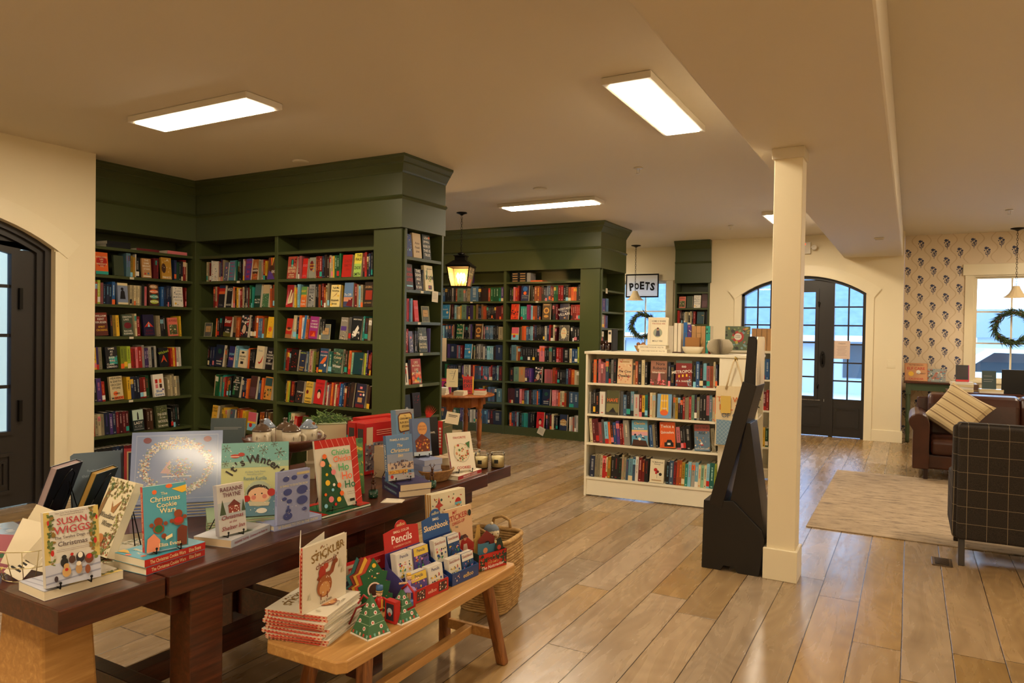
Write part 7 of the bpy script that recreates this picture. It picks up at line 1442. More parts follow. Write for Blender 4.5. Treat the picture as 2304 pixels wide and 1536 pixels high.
# red boxes, stacks and the inn cover
REDB = [('B', 0, 0, 1, .62, '#7a6a68'), ('N', 160, 12, .03, ['#3a3440', '#b8a89c', '#8a3c34', '#5a6a80', '#c0b4b0', '#2c2830'], .02, .06, .98, .62), ('B', 0, 0, 1, .07, 'R'), ('B', .03, .58, .2, .93, '#c8ab86'), ('B', .3, .84, .9, .86, '#e08a70'), ('B', .3, .8, .85, .815, '#e08a70'), ('B', .3, .76, .8, .775, '#e08a70')]
for k, (x, y, yaw, lb_) in enumerate(((-2.60, 3.16, 84, 'front red puzzle box with a winter town picture'), (-2.672, 3.17, 83, 'second red puzzle box behind the front one'), (-2.745, 3.29, 84, 'rear red puzzle box, set back and slightly higher'))):
    o = empty('puzzle_box', (x, y, ZT), D(yaw), lb_, 'box'); g = G().box(-.13, .16, 0, .064, .0003, .285 + .008 * (k == 2), mat('#b81e1a', .3)); g.build('carton', o, bevel=.002)
    g = G(); art(g, .28, .28, REDB, TR(.015, -.0003, .002)); g.build('front_print', o)
    g = G().flat([(-.022, .17), (.022, .17), (.022, .255), (-.022, .255)], mat('#3c3836', .6), Matrix(((0, 1, 0, -.1306), (-1, 0, 0, .032), (0, 0, 1, 0), (0, 0, 0, 1)))); g.build('side_print', o)
def stack(x, y, z, yaw, n, t, w, h, c, what, spt=None, spc='W', pages='#cdb99a', cols=None):
    nm = {2: ['lower', 'upper'], 3: ['bottom', 'middle', 'top'], 4: ['bottom', 'second', 'third', 'top'], 5: ['bottom', 'second', 'middle', 'fourth', 'top']}[n]
    for k in range(n):
        lb(nm[k] + ' ' + what, w, h, t, (cols[k] if cols else c), (), x + .003 * (k % 2), y - .002 * (k % 3), z, yaw + 2 * (k % 2) - 1, spt=spt, spc=spc, pages=pages); z += t + .0005
    return z
z = stack(-2.185, 2.85, ZT, 60, 2, .031, .165, .235, '#2a2450', 'of two thick purple books under the blue inn cover', 'The Christmas Bookshop', '#8fb8c0')
inn = [('B', 0, .55, 1, 1, '#5f83b0'), ('B', 0, .36, 1, .58, '#8a93a8'), ('B', 0, .2, 1, .38, '#c0a894'), ('N', 40, 3, .045, ['#5a4a54', '#6a5a60'], .03, .26, .97, .42), ('B', .02, .14, .75, .23, '#c8903c'), ('N', 34, 4, .02, ['#e8c060', '#8a4a28'], .04, .14, .73, .22), ('B', 0, .22, .8, .25, '#b8ac9a'), ('B', 0, 0, 1, .13, '#a9a6a8'), ('C', .14, .08, .06, 'R'), ('C', .24, .05, .05, '#c8c0b8'), ('N', 12, 8, .03, ['#3c4a44', '#b04038'], .5, .02, .95, .18),
       ('T', 'PAMELA KELLEY', .5, .895, .05, '#e6ddc4', .86), ('T', 'The', .5, .765, .07, '#e8cf98', .3, 0, .3), ('T', 'Christmas', .5, .655, .09, '#e8cf98', .72, 0, .3), ('T', 'Inn', .5, .54, .075, '#e8cf98', .3, 0, .3)]
sb('blue cover with a snowy inn and yellow script on a black easel', .148, .218, .026, '#5f83b0', inn, -2.168, 2.79, z + .0004, 70, 8, spine='#4a6c98', spt='PAMELA KELLEY', spc='#e6ddc4', ez='black wire easel holding the blue inn cover')
z = stack(-2.44, 3.10, ZT, 80, 4, .042, .15, .21, '#b8a080', 'pale book of four stacked behind the blue inn cover')
cin = [('B', 0, .86, 1, 1, '#8a8a90'), ('P', '#5c2c1c', (.12, .42), (.2, .34), (.8, .38), (.9, .46), (.9, .84), (.8, .92), (.2, .9), (.1, .82)), ('P', '#d9b668', (.16, .44), (.24, .38), (.76, .41), (.85, .48), (.85, .82), (.76, .88), (.24, .87), (.15, .8)), ('T', 'The', .5, .82, .04, 'D', .2), ('T', 'CINNAMON', .5, .74, .065, 'D', .6), ('T', 'BUN BOOK', .5, .63, .065, 'D', .6), ('T', 'STORE', .5, .52, .065, 'D', .45), ('N', 24, 4, .06, ['#b0602c', '#3c5a2c', '#c88a4c'], .05, .05, .95, .34), ('T', 'LAURIE GILL', .5, .2, .05, 'W', .7)]
sb('blue cover with a yellow plaque, standing highest on the stacked pale books', .125, .19, .045, '#6f93b4', cin, -2.425, 3.16, z, 76, 6, pages='#e6dcc6')
z2 = stack(-2.30, 3.14, ZT, 72, 4, .029, .12, .19, '#8a94b4', 'lavender and orange book of four stacked under the gingerbread cover', None, 'W', '#a9aec4', ['#7a86b0', '#8c96bc', '#7a86b0', '#8c96bc'])
gb = [('C', .55, .72, .27, '#c87c3c', .34), ('C', .55, .72, .24, '#d89a58', .31), ('T', 'GINGER', .55, .78, .05, '#a05a2c', .4), ('T', 'BREAD', .55, .70, .05, '#a05a2c', .4), ('P', '#6a2a18', (.15, .1), (.9, .1), (.95, .4), (.5, .58), (.1, .4)), ('N', 30, 5, .05, ['#c87c2c', '#e0a040', '#a8341c'], .15, .12, .9, .42), ('B', 0, 0, 1, .1, '#b8c4cc')]
sb('slate blue cover with an orange oval and gingerbread houses', .105, .2, .04, '#5c6f94', gb, -2.285, 3.125, z2, 62, 10, pages='#e6dcc6', ez='black wire easel holding the gingerbread houses cover')
sb('black book with pale page edge between the two small raised covers', .13, .22, .05, '#17151a', [('T', 'JEWEL', .7, .6, .06, 'W', .4)], -2.36, 3.29, ZT + .085, 66, 8, pages='#e6dcc6')
stack(-2.40, 3.36, ZT, 70, 2, .04, .14, .2, '#b8a080', 'pale book of two under the black book by the red spine')
stack(-2.42, 3.60, ZT, 75, 2, .03, .15, .22, '#c8b090', 'tan book of two under the book with the red spine')
sb('book with a bright red spine and olive cover near the far end', .14, .20, .035, '#4a4c2c', [('B', .1, .8, .8, .81, 'A')], -2.45, 3.60, ZT + .0615, 100, 0, spine='R', sart=[('B', .3, .2 + .09 * k, .7, .26 + .09 * k, 'W') for k in range(7)], hard=True)
o = tag(G().box(-.045, .045, 0, .0015, 0, .07, mat('#e0d4ba', .8)).box(-.03, .03, -.0006, 0, .05, .054, mat('#333333')).box(-.03, .02, -.0006, 0, .042, .045, mat('#333333')).build('paper_slip'), 'white paper slip poking out above the book with the red spine', 'paper'); o.matrix_world = TR(-2.40, 3.565, ZT + .245, rz=D(60), ry=D(12))
RF = G(); rr = random.Random(3)
for k in range(9): a = D(35 + k * 12); RF.flat([(0, 0), (.012 * math.cos(a + 1.5), .012), (.10 * math.cos(a) * (1 - k * .03) + .02, .11 * math.sin(a) + .02)], mat('#c02818', .6), TR(0, .004 * k, 0))
tag(RF.build('feather_ornament', loc=(-3.90, 5.42, .741), rot=D(75)), 'bright red feather shaped ornament on the low end shelf', 'ornament')
# far end: cookies, basket, candles
ckp = [('T', 'FAVORITE', .5, .86, .06, '#b0282a', .6), ('C', .5, .46, .33, '#b8b09c', .36), ('C', .5, .46, .30, '#d9cfb4', .33), ('N', 40, 4, .05, ['#a8482c', '#5a7a3c', '#c88a5c', '#e0c89a'], .25, .25, .75, .68), ('P', '#3c6a34', (.7, .7), (.9, .75), (.85, .55)), ('T', 'COOKIES', .5, .08, .07, '#b0282a', .7)]
lb('white book with red spine lying near the candles at the far end', .19, .25, .024, '#ddd2bc', ckp[:1], -2.205, 3.325, ZT, 182, spine='#a01c20', spt='FAVORITE COOKIES', hard=True)
b = sb('white cover with a plate of sweets, standing open near the candles', .15, .215, .016, '#e0d5bf', ckp, -2.135, 3.305, ZT + .0246, 62, 20, spine='#a01c20', spt='FAVORITE COOKIES', hard=True, ez='black wire easel holding the open white cookery cover')
G().box(0, .145, 0, .003, 0, .215, mat('#c8b69c', .5)).build('back_cover', b, loc=(-.075, .0165, 0), rot=D(38))
o = empty('leaflet_holder', (-2.47, 3.66, ZT), D(40), 'clear holder with a pale printed sheet behind the white cookery cover', 'sign holder')
G().box(-.07, .07, 0, .003, 0, .19, mat('#d8ccb4', .5)).box(-.05, -.03, -.0006, 0, .02, .05, mat('#4a4440', .7)).box(-.05, .045, -.0006, 0, .1, .103, mat('#c08070', .7)).box(-.05, .045, -.0006, 0, .115, .118, mat('#c08070', .7)).box(-.05, .03, -.0006, 0, .085, .088, mat('#c08070', .7)).build('sheet', o); G().box(-.07, .07, -.03, .03, .0003, .003, mat('#e8e4dc', .1)).build('base', o)
tag(G().box(-.045, .045, 0, .003, 0, .075, mat('#b8a898', .3)).box(-.045, .045, -.001, .004, .07, .075, mat('#c8a090', .3)).build('small_card', loc=(-2.30, 3.715, ZT), rot=D(35)), 'small pale card propped behind the candles', 'card')
WAX = mat('#e2d3a4', .5, name='wax'); CG_ = thin_glass('candle_glass', '#f6f4ec')
for x, y, lb_ in ((-2.19, 3.575, 'cream candle in a clear glass, nearest at the far table end'), (-2.12, 3.645, 'cream candle in a clear glass with a black label, rightmost'), (-2.29, 3.645, 'cream candle in a clear glass behind the other two')):
    o = empty('candle', (x, y, ZT), D(200), lb_, 'candle', 'glass candles at the far table end')
    G().lathe([(.034, .0004), (.040, .004), (.041, .088)], CG_, 28, caps=False).tube([(.041 * math.cos(j * PI / 14), .041 * math.sin(j * PI / 14), .088) for j in range(28)], .0012, mat('#d8d4c8', .1), 5, closed=True).build('glass', o)
    G().lathe([(.036, .0065), (.0375, .008), (.0375, .066), (.001, .068)], WAX, 24).build('wax', o)
    G().add([(.0415 * math.cos(q), .0415 * math.sin(q), z) for z in (.03, .052) for q in (1.2, 1.5, 1.8)], [(0, 1, 4, 3), (1, 2, 5, 4)], mat('#1c1a18', .6)).build('paper_label', o)
WICKER = rough_paint('wicker', '#8a6238', .8, 1.0, 240, '#a87c48', 60)
o = empty('wicker_basket', (-2.215, 3.155, ZT), D(80), 'small oval wicker basket with a striped tag at the table edge', 'basket')
g = G()
for k in range(8): r_ = .052 + .0042 * k; g.tube([(r_ * 1.35 * math.cos(j * PI / 14), r_ * .9 * math.sin(j * PI / 14), .005 + .0075 * k) for j in range(28)], .0048, WICKER, 6, closed=True)
g.lathe([(.068, .004), (.001, .004)], WICKER, 20, squash=.7); g.build('weave', o)
o = tag(G().lathe([(.02, 0), (.02, .003), (.001, .003)], mat('#d8c8a8', .6), 20).lathe([(.015, .0032), (.012, .0032)], mat('#7a4a30', .6), 20).lathe([(.008, .0032), (.005, .0032)], mat('#7a4a30', .6), 20).build('round_tag'), 'round striped wooden tag in the small wicker basket', 'tag'); o.matrix_world = TR(-2.21, 3.15, ZT + .052, rz=.4, rx=.9)
# items at the far left end
lb('glossy pale book lying at the extreme left of the table', .2, .26, .03, '#9aa4b0', [('N', 14, 5, .1, ['#c8ccd4', '#7a8aa0', '#b89a80'], .1, .1, .9, .9)], -2.96, 1.37, ZT, 80, gloss=.12, pages='#d8c89a')

# ================================================================ goods on the bench
ZB = .4503; ST = mat('#c8523c', .45)
stk = [('B', 0, 0, .06, 1, '#c05a44')]
sti = [('T', 'a', .42, .93, .05, '#8a3c20', .2), ('T', 'STICKLER', .56, .82, .13, '#8a6a32', .78, .12), ('N', 26, 5, .02, ['#8a6a32'], .2, .7, .95, .93), ('T', 'christmas', .52, .66, .09, '#8a3c20', .56, .12, .2), ('P', '#8a4424', (.3, .44), (.42, .34), (.68, .46), (.74, .6), (.66, .62), (.6, .5), (.36, .5)), ('C', .42, .52, .08, '#a83020', .1), ('C', .5, .6, .06, '#b0442c', .05), ('C', .72, .62, .06, '#8a4424', .04), ('B', .72, .64, .73, .72, '#5a3018'), ('B', .68, .64, .69, .74, '#5a3018'),
       ('C', .47, .3, .17, '#a05a30', .17), ('C', .47, .26, .12, '#c89058', .11), ('N', 12, 3, .012, 'W', .35, .2, .62, .45), ('B', .38, .1, .4, .2, '#8a4424'), ('B', .52, .1, .54, .2, '#8a4424'), ('T', 'Lane Smith', .5, .07, .045, '#5a5040', .4), ('P', '#c8bfa4', (.1, .18), (.16, .18), (.13, .3)), ('P', '#c8bfa4', (.86, .4), (.92, .4), (.89, .54)), ('P', '#c8bfa4', (.8, .5), (.86, .5), (.83, .66))]
spa = [('B', 0, v / 16, 1, v / 16 + 1 / 32, '#d8a484') for v in range(16)] + [('B', .3, .1, .7, .9, '#c04634')]
z = ZB
for k in range(9):
    lb(ORD[k] + ' from the bottom of nine stacked picture books with red striped spines', .255, .248, .0115, '#dcd2bd', sti if k == 8 else (), -1.918 + .006 * math.sin(k * 2.3), 1.955 + .006 * math.cos(k * 1.7), z, 103 + 2.5 * math.sin(k * 1.9), spine='#c04634', sart=spa, spt='Lane Smith   A Stickler Christmas', spc='#f0d8c0', hard=True, pages='#d8d0c0'); z += .0119
b = sb('cream cover with a rust reindeer and red striped spine, standing open', .236, .235, .012, '#dcd2bd', sti, -1.855, 1.945, z + .0003, 93, 0, spine='#c04634', sart=spa, hard=True)
G().box(0, .23, 0, .003, 0, .235, mat('#cfc4ae', .5)).build('back_cover', b, loc=(-.117, .013, 0), rot=D(42))
G().box(0, .225, 0, .0008, .004, .231, mat('#d8d0bc', .7)).build('page', b, loc=(-.115, .0125, 0), rot=D(20))
# brick box
o = empty('toy_box', (-1.955, 2.30, ZB), D(84), 'red and navy puzzle box lying behind the striped stack on the bench', 'box')
G().box(-.12, .13, 0, .035, .0003, .16, mat('#a81c1c', .35)).build('carton', o, bevel=.002)
g = G(); art(g, .25, .16, [('B', 0, 0, 1, .62, '#1e2c44'), ('N', 40, 3, .05, ['#6a5a48', '#3a4c68', '#8a7a5c', '#c8b88c'], .02, .03, .98, .55), ('B', 0, .62, .22, 1, '#c8b89c'), ('B', .04, .72, .18, .92, 'R'), ('T', 'LEGO', .11, .82, .09, 'W', .12), ('T', 'Christmas', .55, .88, .11, '#e8b8a0', .5), ('T', 'Puzzle', .5, .72, .11, '#e8b8a0', .35)], TR(.005, -.0003, 0)); g.build('front_print', o)
# tree shaped board books
TRS = [(-.055, 0), (.055, 0), (.06, .05), (.045, .055), (.055, .09), (.038, .095), (.046, .125), (.028, .13), (.0, .175), (-.028, .13), (-.046, .125), (-.038, .095), (-.055, .09), (-.045, .055), (-.06, .05)]
for k, c in enumerate(('#1c5a34', '#b8402c', '#d8a83c', '#8a2c20', '#2c6a6a')):
    g = G().yprism([(x * 1.25, z_ * 1.2) for x, z_ in TRS], 0, .005, mat(c, .4)); T_ = TR(0, -.0004, 0)
    if k == 0: art(g, .145, .21, [('C', .48, .42, .2, '#e8c8b8'), ('C', .48, .42, .16, '#3c1c14'), ('C', .5, .86, .06, 'Y'), ('N', 16, 4, .03, ['#e0c060', '#d86a50', '#e8e0d0'], .15, .05, .85, .3), ('N', 10, 8, .03, ['#e0c060', '#d86a50', '#e8e0d0'], .3, .6, .7, .8)], T_)
    o = tag(g.build('tree_card'), ['green tree-shaped board with a round hole, frontmost of the fan', 'red board directly behind the green tree-shaped board', 'yellow board in the middle of the tree-shaped fan', 'dark red board fourth in the tree-shaped fan', 'teal board rearmost in the tree-shaped fan'][k], 'board book')
    o.matrix_world = TR(-1.815 - .009 * k, 2.185 - .004 * k, ZB + .004 + .002 * k, rz=D(64)) @ Matrix.Rotation(D(-8), 4, 'X') @ Matrix.Rotation(D(-2 * k), 4, 'Y')
def pyramid(x, y, rz, s, h, label):
    o = empty('pyramid_box', (x, y, ZB), rz, label, 'box', 'pyramid shaped gift boxes on the bench'); PG = mat('#3c6a44', .5)
    g = G(); a = s / 2; g.add([(-a, -a, 0), (a, -a, 0), (a, a, 0), (-a, a, 0), (0, 0, h)], [(3, 2, 1, 0), (0, 1, 4), (1, 2, 4), (2, 3, 4), (3, 0, 4)], PG)
    sl = math.atan2(a, h)
    for q in range(4):
        T_ = Matrix.Rotation(q * PI / 2, 4, 'Z') @ TR(0, -a - .0005, 0) @ Matrix.Rotation(-sl, 4, 'X'); L_ = math.hypot(a, h)
        for zz_, c in ((0, '#e0d8c8'), ):
            g.flat([(-a, 0), (a, 0), (a * .94, .006), (-a * .94, .006)], mat(c, .5), T_)
        for k in range(5): w_ = a * (.9 - .0) ; g.flat([(-a * .8 + k * a * .38, .008), (-a * .8 + k * a * .38 + .008, .008), (-a * .8 + k * a * .38 + .008, .018), (-a * .8 + k * a * .38, .018)], mat(['#c04438', '#6aa8a0', '#d8c8a8', '#b83a30', '#8ab4a4'][k], .5), T_)
        for u, v in ((-.25, .35), (.2, .22), (.05, .55), (-.05, .72)):
            r_ = .0075; g.disc(u * s * (1 - v), v * L_, r_, mat('#e8e0d4', .5), T_ @ TR(0, -.0003, 0), 10); g.disc(u * s * (1 - v), v * L_, r_ * .55, mat('#c03a34', .5), T_ @ TR(0, -.0006, 0), 5)
        for v in (.3, .48, .66): w_ = a * (1 - v) * .95; g.flat([(-w_, v * L_), (w_, v * L_ + .002), (w_, v * L_ + .0035), (-w_, v * L_ + .0015)], mat('#a8c0a0', .5), T_)
    g.build('carton', o); return o
o1 = pyramid(-1.715, 2.035, D(-12), .105, .148, 'green patterned pyramid box with a red ribbon, nearest on the bench')
G().tube([(0, 0, .118), (-.03, -.01, .135), (-.05, -.02, .10), (-.035, -.03, .11)], .004, mat('#9a1418', .4), 5).tube([(0, 0, .118), (-.04, -.035, .09), (-.062, -.05, .03)], .004, mat('#7a1014', .4), 5).build('ribbon', o1)
o1 = pyramid(-1.70, 2.20, D(-8), .10, .12, 'green patterned pyramid box with a red card box in front')
g = G().box(-.028, .028, -.062, -.035, .002, .085, mat('#b82420', .4)).box(-.02, .02, -.0625, -.062, .012, .075, mat('#2a2c38', .4)).disc(0, .045, .014, mat('#b8c4c8', .3), TR(0, -.063, 0)).disc(0, .035, .008, mat('#c03a30', .4), TR(0, -.0634, 0)); g.build('card_box', o1)
G().tube([(0, 0, .115), (.03, .0, .14), (.055, .01, .11), (.06, .01, .06), (.03, .0, .04)], .005, mat('#b01418', .35), 5).build('ribbon', o1)
# jumping figures
o = empty('soldier_ornament', (-1.752, 2.128, ZB), D(75), 'wooden soldier ornament in a red coat and blue hat on the bench', 'ornament')
RC = mat('#b02018', .4); SK = mat('#e0b488', .5); BLH = mat('#2c5a8c', .4); DK = mat('#141414', .4); YL = mat('#d8a83c', .4)
for sx in (-1, 1): G().tube([(sx * .008, 0, .0005), (sx * .008, 0, .045)], .0055, SK, 8).tube([(sx * .008, 0, .0), (sx * .008, 0, .018)], .0068, DK, 8).build('leg', o)
G().lathe([(.013, .045), (.016, .05), (.017, .08), (.012, .095), (.005, .099)], RC, 14).lathe([(.0165, .055), (.017, .06)], YL, 14).box(-.003, .003, -.0175, -.0165, .06, .092, YL).build('torso', o)
for sx in (-1, 1): G().tube([(sx * .015, 0, .09), (sx * .03, -.006, .078), (sx * .042, -.01, .066)], .0048, RC, 7).ball((sx * .044, -.01, .064), .0055, SK, 6).build('arm', o)
h = G().ball((0, 0, .11), .0125, SK, 10).disc(-.004, .112, .0015, DK, TR(0, -.0125, 0), 6).disc(.004, .112, .0015, DK, TR(0, -.0125, 0), 6).ball((0, -.013, .109), .002, SK, 6).build('head', o)
G().lathe([(.0135, .116), (.0135, .14), (.001, .141)], BLH, 14).lathe([(.0137, .118), (.0137, .122)], YL, 14).build('hat', o)
o = empty('ballerina_ornament', (-1.722, 2.272, ZB), D(75), 'wooden ballerina ornament in a lilac skirt standing on a blue drum', 'ornament')
LI = mat('#9a7ab8', .5); G().lathe([(.020, .0005), (.022, .004), (.022, .04), (.019, .043), (.001, .043)], mat('#2a5a94', .4), 14).build('drum', o)
for sx in (-1, 1): G().tube([(sx * .005, 0, .043), (sx * .006, 0, .085)], .0042, SK, 7).build('leg', o)
G().lathe([(.03, .082), (.026, .088), (.009, .098), (.009, .118), (.004, .124)], LI, 16, wave=lambda q, i: 1 + (.12 * math.cos(7 * q) if i < 2 else 0)).build('dress', o)
for sx in (-1, 1):
    g = G()
    for k in range(5): g.ball((sx * (.012 + .0085 * k), -.002, .116 + .0012 * k), .0046, SK, 6)
    g.build('arm', o)
G().ball((0, 0, .134), .011, SK, 10).disc(-.004, .136, .0013, DK, TR(0, -.0112, 0), 6).disc(.004, .136, .0013, DK, TR(0, -.0112, 0), 6).ball((0, .003, .139), .0105, mat('#c8a050', .6), 8).build('head', o)
G().lathe([(.009, .143), (.0095, .150), (.0085, .150)], YL, 10, wave=lambda q, i: 1 + .1 * math.cos(5 * q)).build('crown', o)
# counter displays
PK = ['#e8e0d4', '#6a4a8c', '#e4dccb', '#40508c', '#e8e0d4', '#e4dccb']
def display(label, x, y, yaw, w_, body, head, lines, pack_title, pack_col, arch_c, low_art, seed):
    o = empty('counter_display', (x, y, ZB), D(yaw), label, 'display'); H = mat(head, .4); Bd = mat(body, .4)
    g = G().box(-w_ / 2, w_ / 2, -.085, -.082, .0004, .055, H).box(-w_ / 2, w_ / 2, .08, .083, .0004, .175, Bd).box(-w_ / 2, w_ / 2, -.082, .08, .0004, .003, Bd)
    for s in (-1, 1): g.xprism([(-.085, .0004), (.083, .0004), (.083, .17), (.06, .12), (-.01, .085), (-.03, .07), (-.085, .055)], s * w_ / 2 - (.002 if s > 0 else 0), s * w_ / 2 + (.002 if s < 0 else 0), Bd)
    g.box(-w_ / 2, w_ / 2, -.003, 0, .003, .085, Bd); g.build('tray', o)
    g = G(); hw = w_ / 2; n = 12; T_ = TR(0, .083, .172) @ Matrix.Rotation(D(-8), 4, 'X')
    pts = [(-hw, 0), (hw, 0), (hw, .085), (.036, .095)] + [(.036 * math.cos(k * PI / n), .095 + .028 * math.sin(k * PI / n)) for k in range(1, n)] + [(-.036, .095), (-hw, .085)]
    g.yprism(pts, 0, .003, H, T_); M_ = T_ @ TR(0, -.0006, 0)
    g.text('eeBoo', 0, .105, .014, mat('#e6d8a0', .5), M_, maxw=.05, shear=.3)
    for s, zz_, hh, c, mw in lines: g.text(s, 0, zz_, hh, mat(c, .5), M_, maxw=mw * w_, bold=.015)
    g.build('header_card', o)
    g = G(); art(g, w_, .05, low_art, TR(0, -.0855, .002)); g.build('front_print', o)
    rr = random.Random(seed)
    return o
def packs(o, label, w_, n, rows, title, cols, tcol, ph=.102, pw=.092):
    """small shrink-wrapped packs: every one a thing, leaning back in its tier"""
    for r_, (yy, zz_) in enumerate(rows):
        for c_ in range(2):
            for k in range(n):
                g = G(); cc = cols[(r_ * 2 + c_) % len(cols)]
                g.box(-pw / 2, pw / 2, 0, .0065, 0, ph, mat(cc if k == 0 else '#d8d0c4', .25))
                if k == 0:
                    A = [('B', 0, .66, 1, 1, '#d8d4cc' if cc != '#5a4a8c' else '#e0c04c'), ('T', title, .5, .86, .13, tcol, .9), ('N', 26, r_ * 7 + c_ * 3 + len(title), .07, ['#b8302c', '#2c4a8c', '#e0b83c', '#3c8a5a', '#1c1c20', '#d88ab0'], .1, .05, .9, .62)]
                    art(g, pw, ph, A, Matrix.Identity(4))
                q = tag(g.build('pack'), f"{['nearest', 'second', 'third', 'fourth', 'rearmost'][min(k, 4)]} pack in {['lower', 'upper'][r_]} {['left', 'right'][c_]} slot of {label}", 'pack', 'small packs in the ' + label)
                q.matrix_world = o.matrix_basis @ TR((c_ - .5) * w_ * .49, yy + .0068 * k, zz_ + .0004, rx=D(-10))
o = display('red topped counter display of small colour pencil packs on bench', -1.815, 2.45, 85, .215, '#4a4480', '#b82420', [('SMALL COLOR', .078, .011, '#f0d8c0', .5), ('Pencils', .048, .034, '#f4e8dc', .84), ('12 RAINBOW COLORS', .018, .008, '#e8b090', .6)], 'Pencils', 'R', '', [('B', 0, 0, 1, 1, '#b82420'), ('B', .06, .15, .3, .9, '#3c2c2c'), ('N', 16, 5, .02, ['#e8d8c8', '#b8402c'], .07, .2, .29, .85), ('B', .7, .15, .94, .9, '#3c2c2c'), ('N', 16, 9, .02, ['#e8d8c8', '#b8402c'], .71, .2, .93, .85), ('T', 'eeBoo', .5, .5, .3, '#f0c8b0', .3)], 1)
packs(o, 'red pencil display', .215, 5, ((-.072, .012), (.012, .078)), 'Pencils', ['#5a4a8c', '#e4dccb', '#e8e0d4', '#5a4a8c'], '#28306c')
o = display('blue topped counter display of small sketchbooks on bench', -1.80, 2.685, 85, .19, '#24407c', '#24508c', [('SMALL', .078, .012, '#f0e8d4', .35), ('Sketchbook', .046, .026, '#f4d8a8', .9)], '', 'B', '', [('B', 0, 0, 1, 1, '#24407c'), ('N', 10, 5, .02, ['#e8d8c8', '#b8402c'], .08, .2, .3, .85), ('T', 'eeBoo', .6, .5, .4, '#e0c070', .4)], 2)
packs(o, 'blue sketchbook display', .19, 4, ((-.072, .012), (.012, .078)), 'Sketchbook', ['#e2d8c2', '#2c4c7c', '#e2d8c2', '#284a78'], '#8a2c2c', .10, .082)
sd = [('P', '#b8924c', (.02, .7), (.14, .74), (.1, .86)), ('T', 'MY', .38, .93, .06, '#b03030', .2, .1), ('T', 'STICKER', .48, .84, .1, '#b03030', .66, .1), ('T', 'DRESS-UP', .5, .74, .055, '#b03030', .5, .1), ('T', 'THE', .42, .66, .03, '#3a4a5c', .2), ('A', 'NUTCRACKER', .55, .12, .46, .075, '#2c3a4c', -.5, .5), ('P', '#3c7a50', (0, .1), (.42, .1), (.2, .68)), ('N', 40, 6, .03, ['#c8402c', '#e0c060', '#8ab08a', '#e8e0c8'], .03, .1, .38, .6), ('P', '#a82420', (.35, 0), (1, 0), (1, .3), (.78, .42), (.55, .4)), ('P', '#d8ccb8', (.55, .08), (.8, .08), (.74, .32), (.62, .32)), ('C', .68, .42, .06, '#c88a68'), ('C', .68, .46, .07, '#5a2c24', .05), ('C', .48, .5, .04, '#b03030', .09), ('C', .9, .86, .06, '#1c2420', .08)]
cy = [('N', 60, 4, .03, ['#2c4a4c', '#3c6a5a', '#b8402c', '#c8943c', '#7a2c2c'], .03, .05, .97, .95), ('C', .78, .82, .09, 'R'), ('B', .68, .78, .88, .82, '#6ab0c0'), ('P', '#b03a30', (.2, .7), (.24, .8), (.34, .82), (.26, .86), (.22, .95), (.18, .86), (.1, .82), (.18, .8)), ('C', .9, .66, .1, '#4a3418', .07), ('T', '20', .9, .66, .08, 'W', .12), ('T', 'Color-Your-Own', .4, .6, .03, '#5a4a3a', .4)]
for k in range(3): sb(['front', 'middle', 'rear'][k] + ' of three tall cream colouring books with golden bindings behind the red cover', .235, .335, .011, '#ddd2b4', cy if k == 0 else (), -1.925 - .013 * k, 2.87, ZB, 80, 4, spine='#b8843c')
sb('peach cover with red lettering and a girl in a red skirt', .19, .265, .012, '#d9b48c', sd, -1.862, 2.865, ZB, 80, 6)
o = empty('pop_up_box', (-1.735, 2.90, ZB), D(70), 'red cardboard theatre box with pop-up paper shapes at bench end', 'box')
RD = mat('#b8281c', .45)
g = G().box(-.085, .085, -.04, -.038, .0004, .075, RD).box(-.085, .085, .04, .042, .0004, .085, RD).box(-.085, -.083, -.04, .042, .0004, .08, mat('#24382c', .5)).box(.083, .085, -.04, .042, .0004, .08, mat('#24382c', .5)).box(-.085, .085, -.04, .042, .0004, .002, RD)
g.flat([(-.085, .075), (-.05, .068), (0, .06), (.05, .068), (.085, .082), (.085, .07), (-.085, .07)], RD, TR(0, -.0395, 0)); g.build('carton', o)
g = G(); art(g, .17, .075, [('N', 40, 3, .035, ['#24382c', '#2c4434'], .02, .02, .2, .98), ('N', 40, 6, .035, ['#24382c', '#2c4434'], .2, .55, .9, .85), ('N', 30, 5, .035, ['#24382c'], .82, .1, .98, .98), ('N', 16, 7, .014, ['#e0d0a0'], .04, .1, .96, .9), ('T', 'STEP INTO', .5, .42, .13, '#c8a860', .5, .06), ('T', 'The Nutcracker', .5, .2, .2, '#f0e8dc', .8, .08, .3)], TR(0, -.0405, 0)); g.build('front_print', o)
for nm, pts, c, y in (('paper_wall', [(-.075, .02), (.07, .02), (.07, .10), (.03, .10), (.03, .11), (-.01, .11), (-.01, .12), (-.06, .12), (-.075, .125)], '#3c7088', -.02), ('paper_house', [(-.05, .02), (.045, .02), (.045, .135), (-.005, .17), (-.055, .13)], '#7a2820', .005), ('paper_tree', [(.01, .02), (.075, .02), (.07, .10), (.055, .135), (.035, .13), (.02, .08)], '#1c2c24', -.03), ('paper_arch', [(-.075, .02), (-.02, .02), (-.03, .15), (-.035, .20), (-.05, .20), (-.06, .15)], '#b8924c', .02)):
    g = G().yprism(pts, y, y + .002, mat(c, .6)); 
    if nm == 'paper_tree': g.disc(.045, .09, .012, mat('#c03a2c', .6), TR(0, y - .0005, 0), 8)
    if nm == 'paper_wall': g.disc(-.03, .085, .014, mat('#d88a60', .6), TR(0, y - .0005, 0), 8)
    if nm == 'paper_house': g.disc(0, .10, .02, mat('#241a20', .6), TR(0, y - .0005, 0), 10)
    g.build(nm, o)
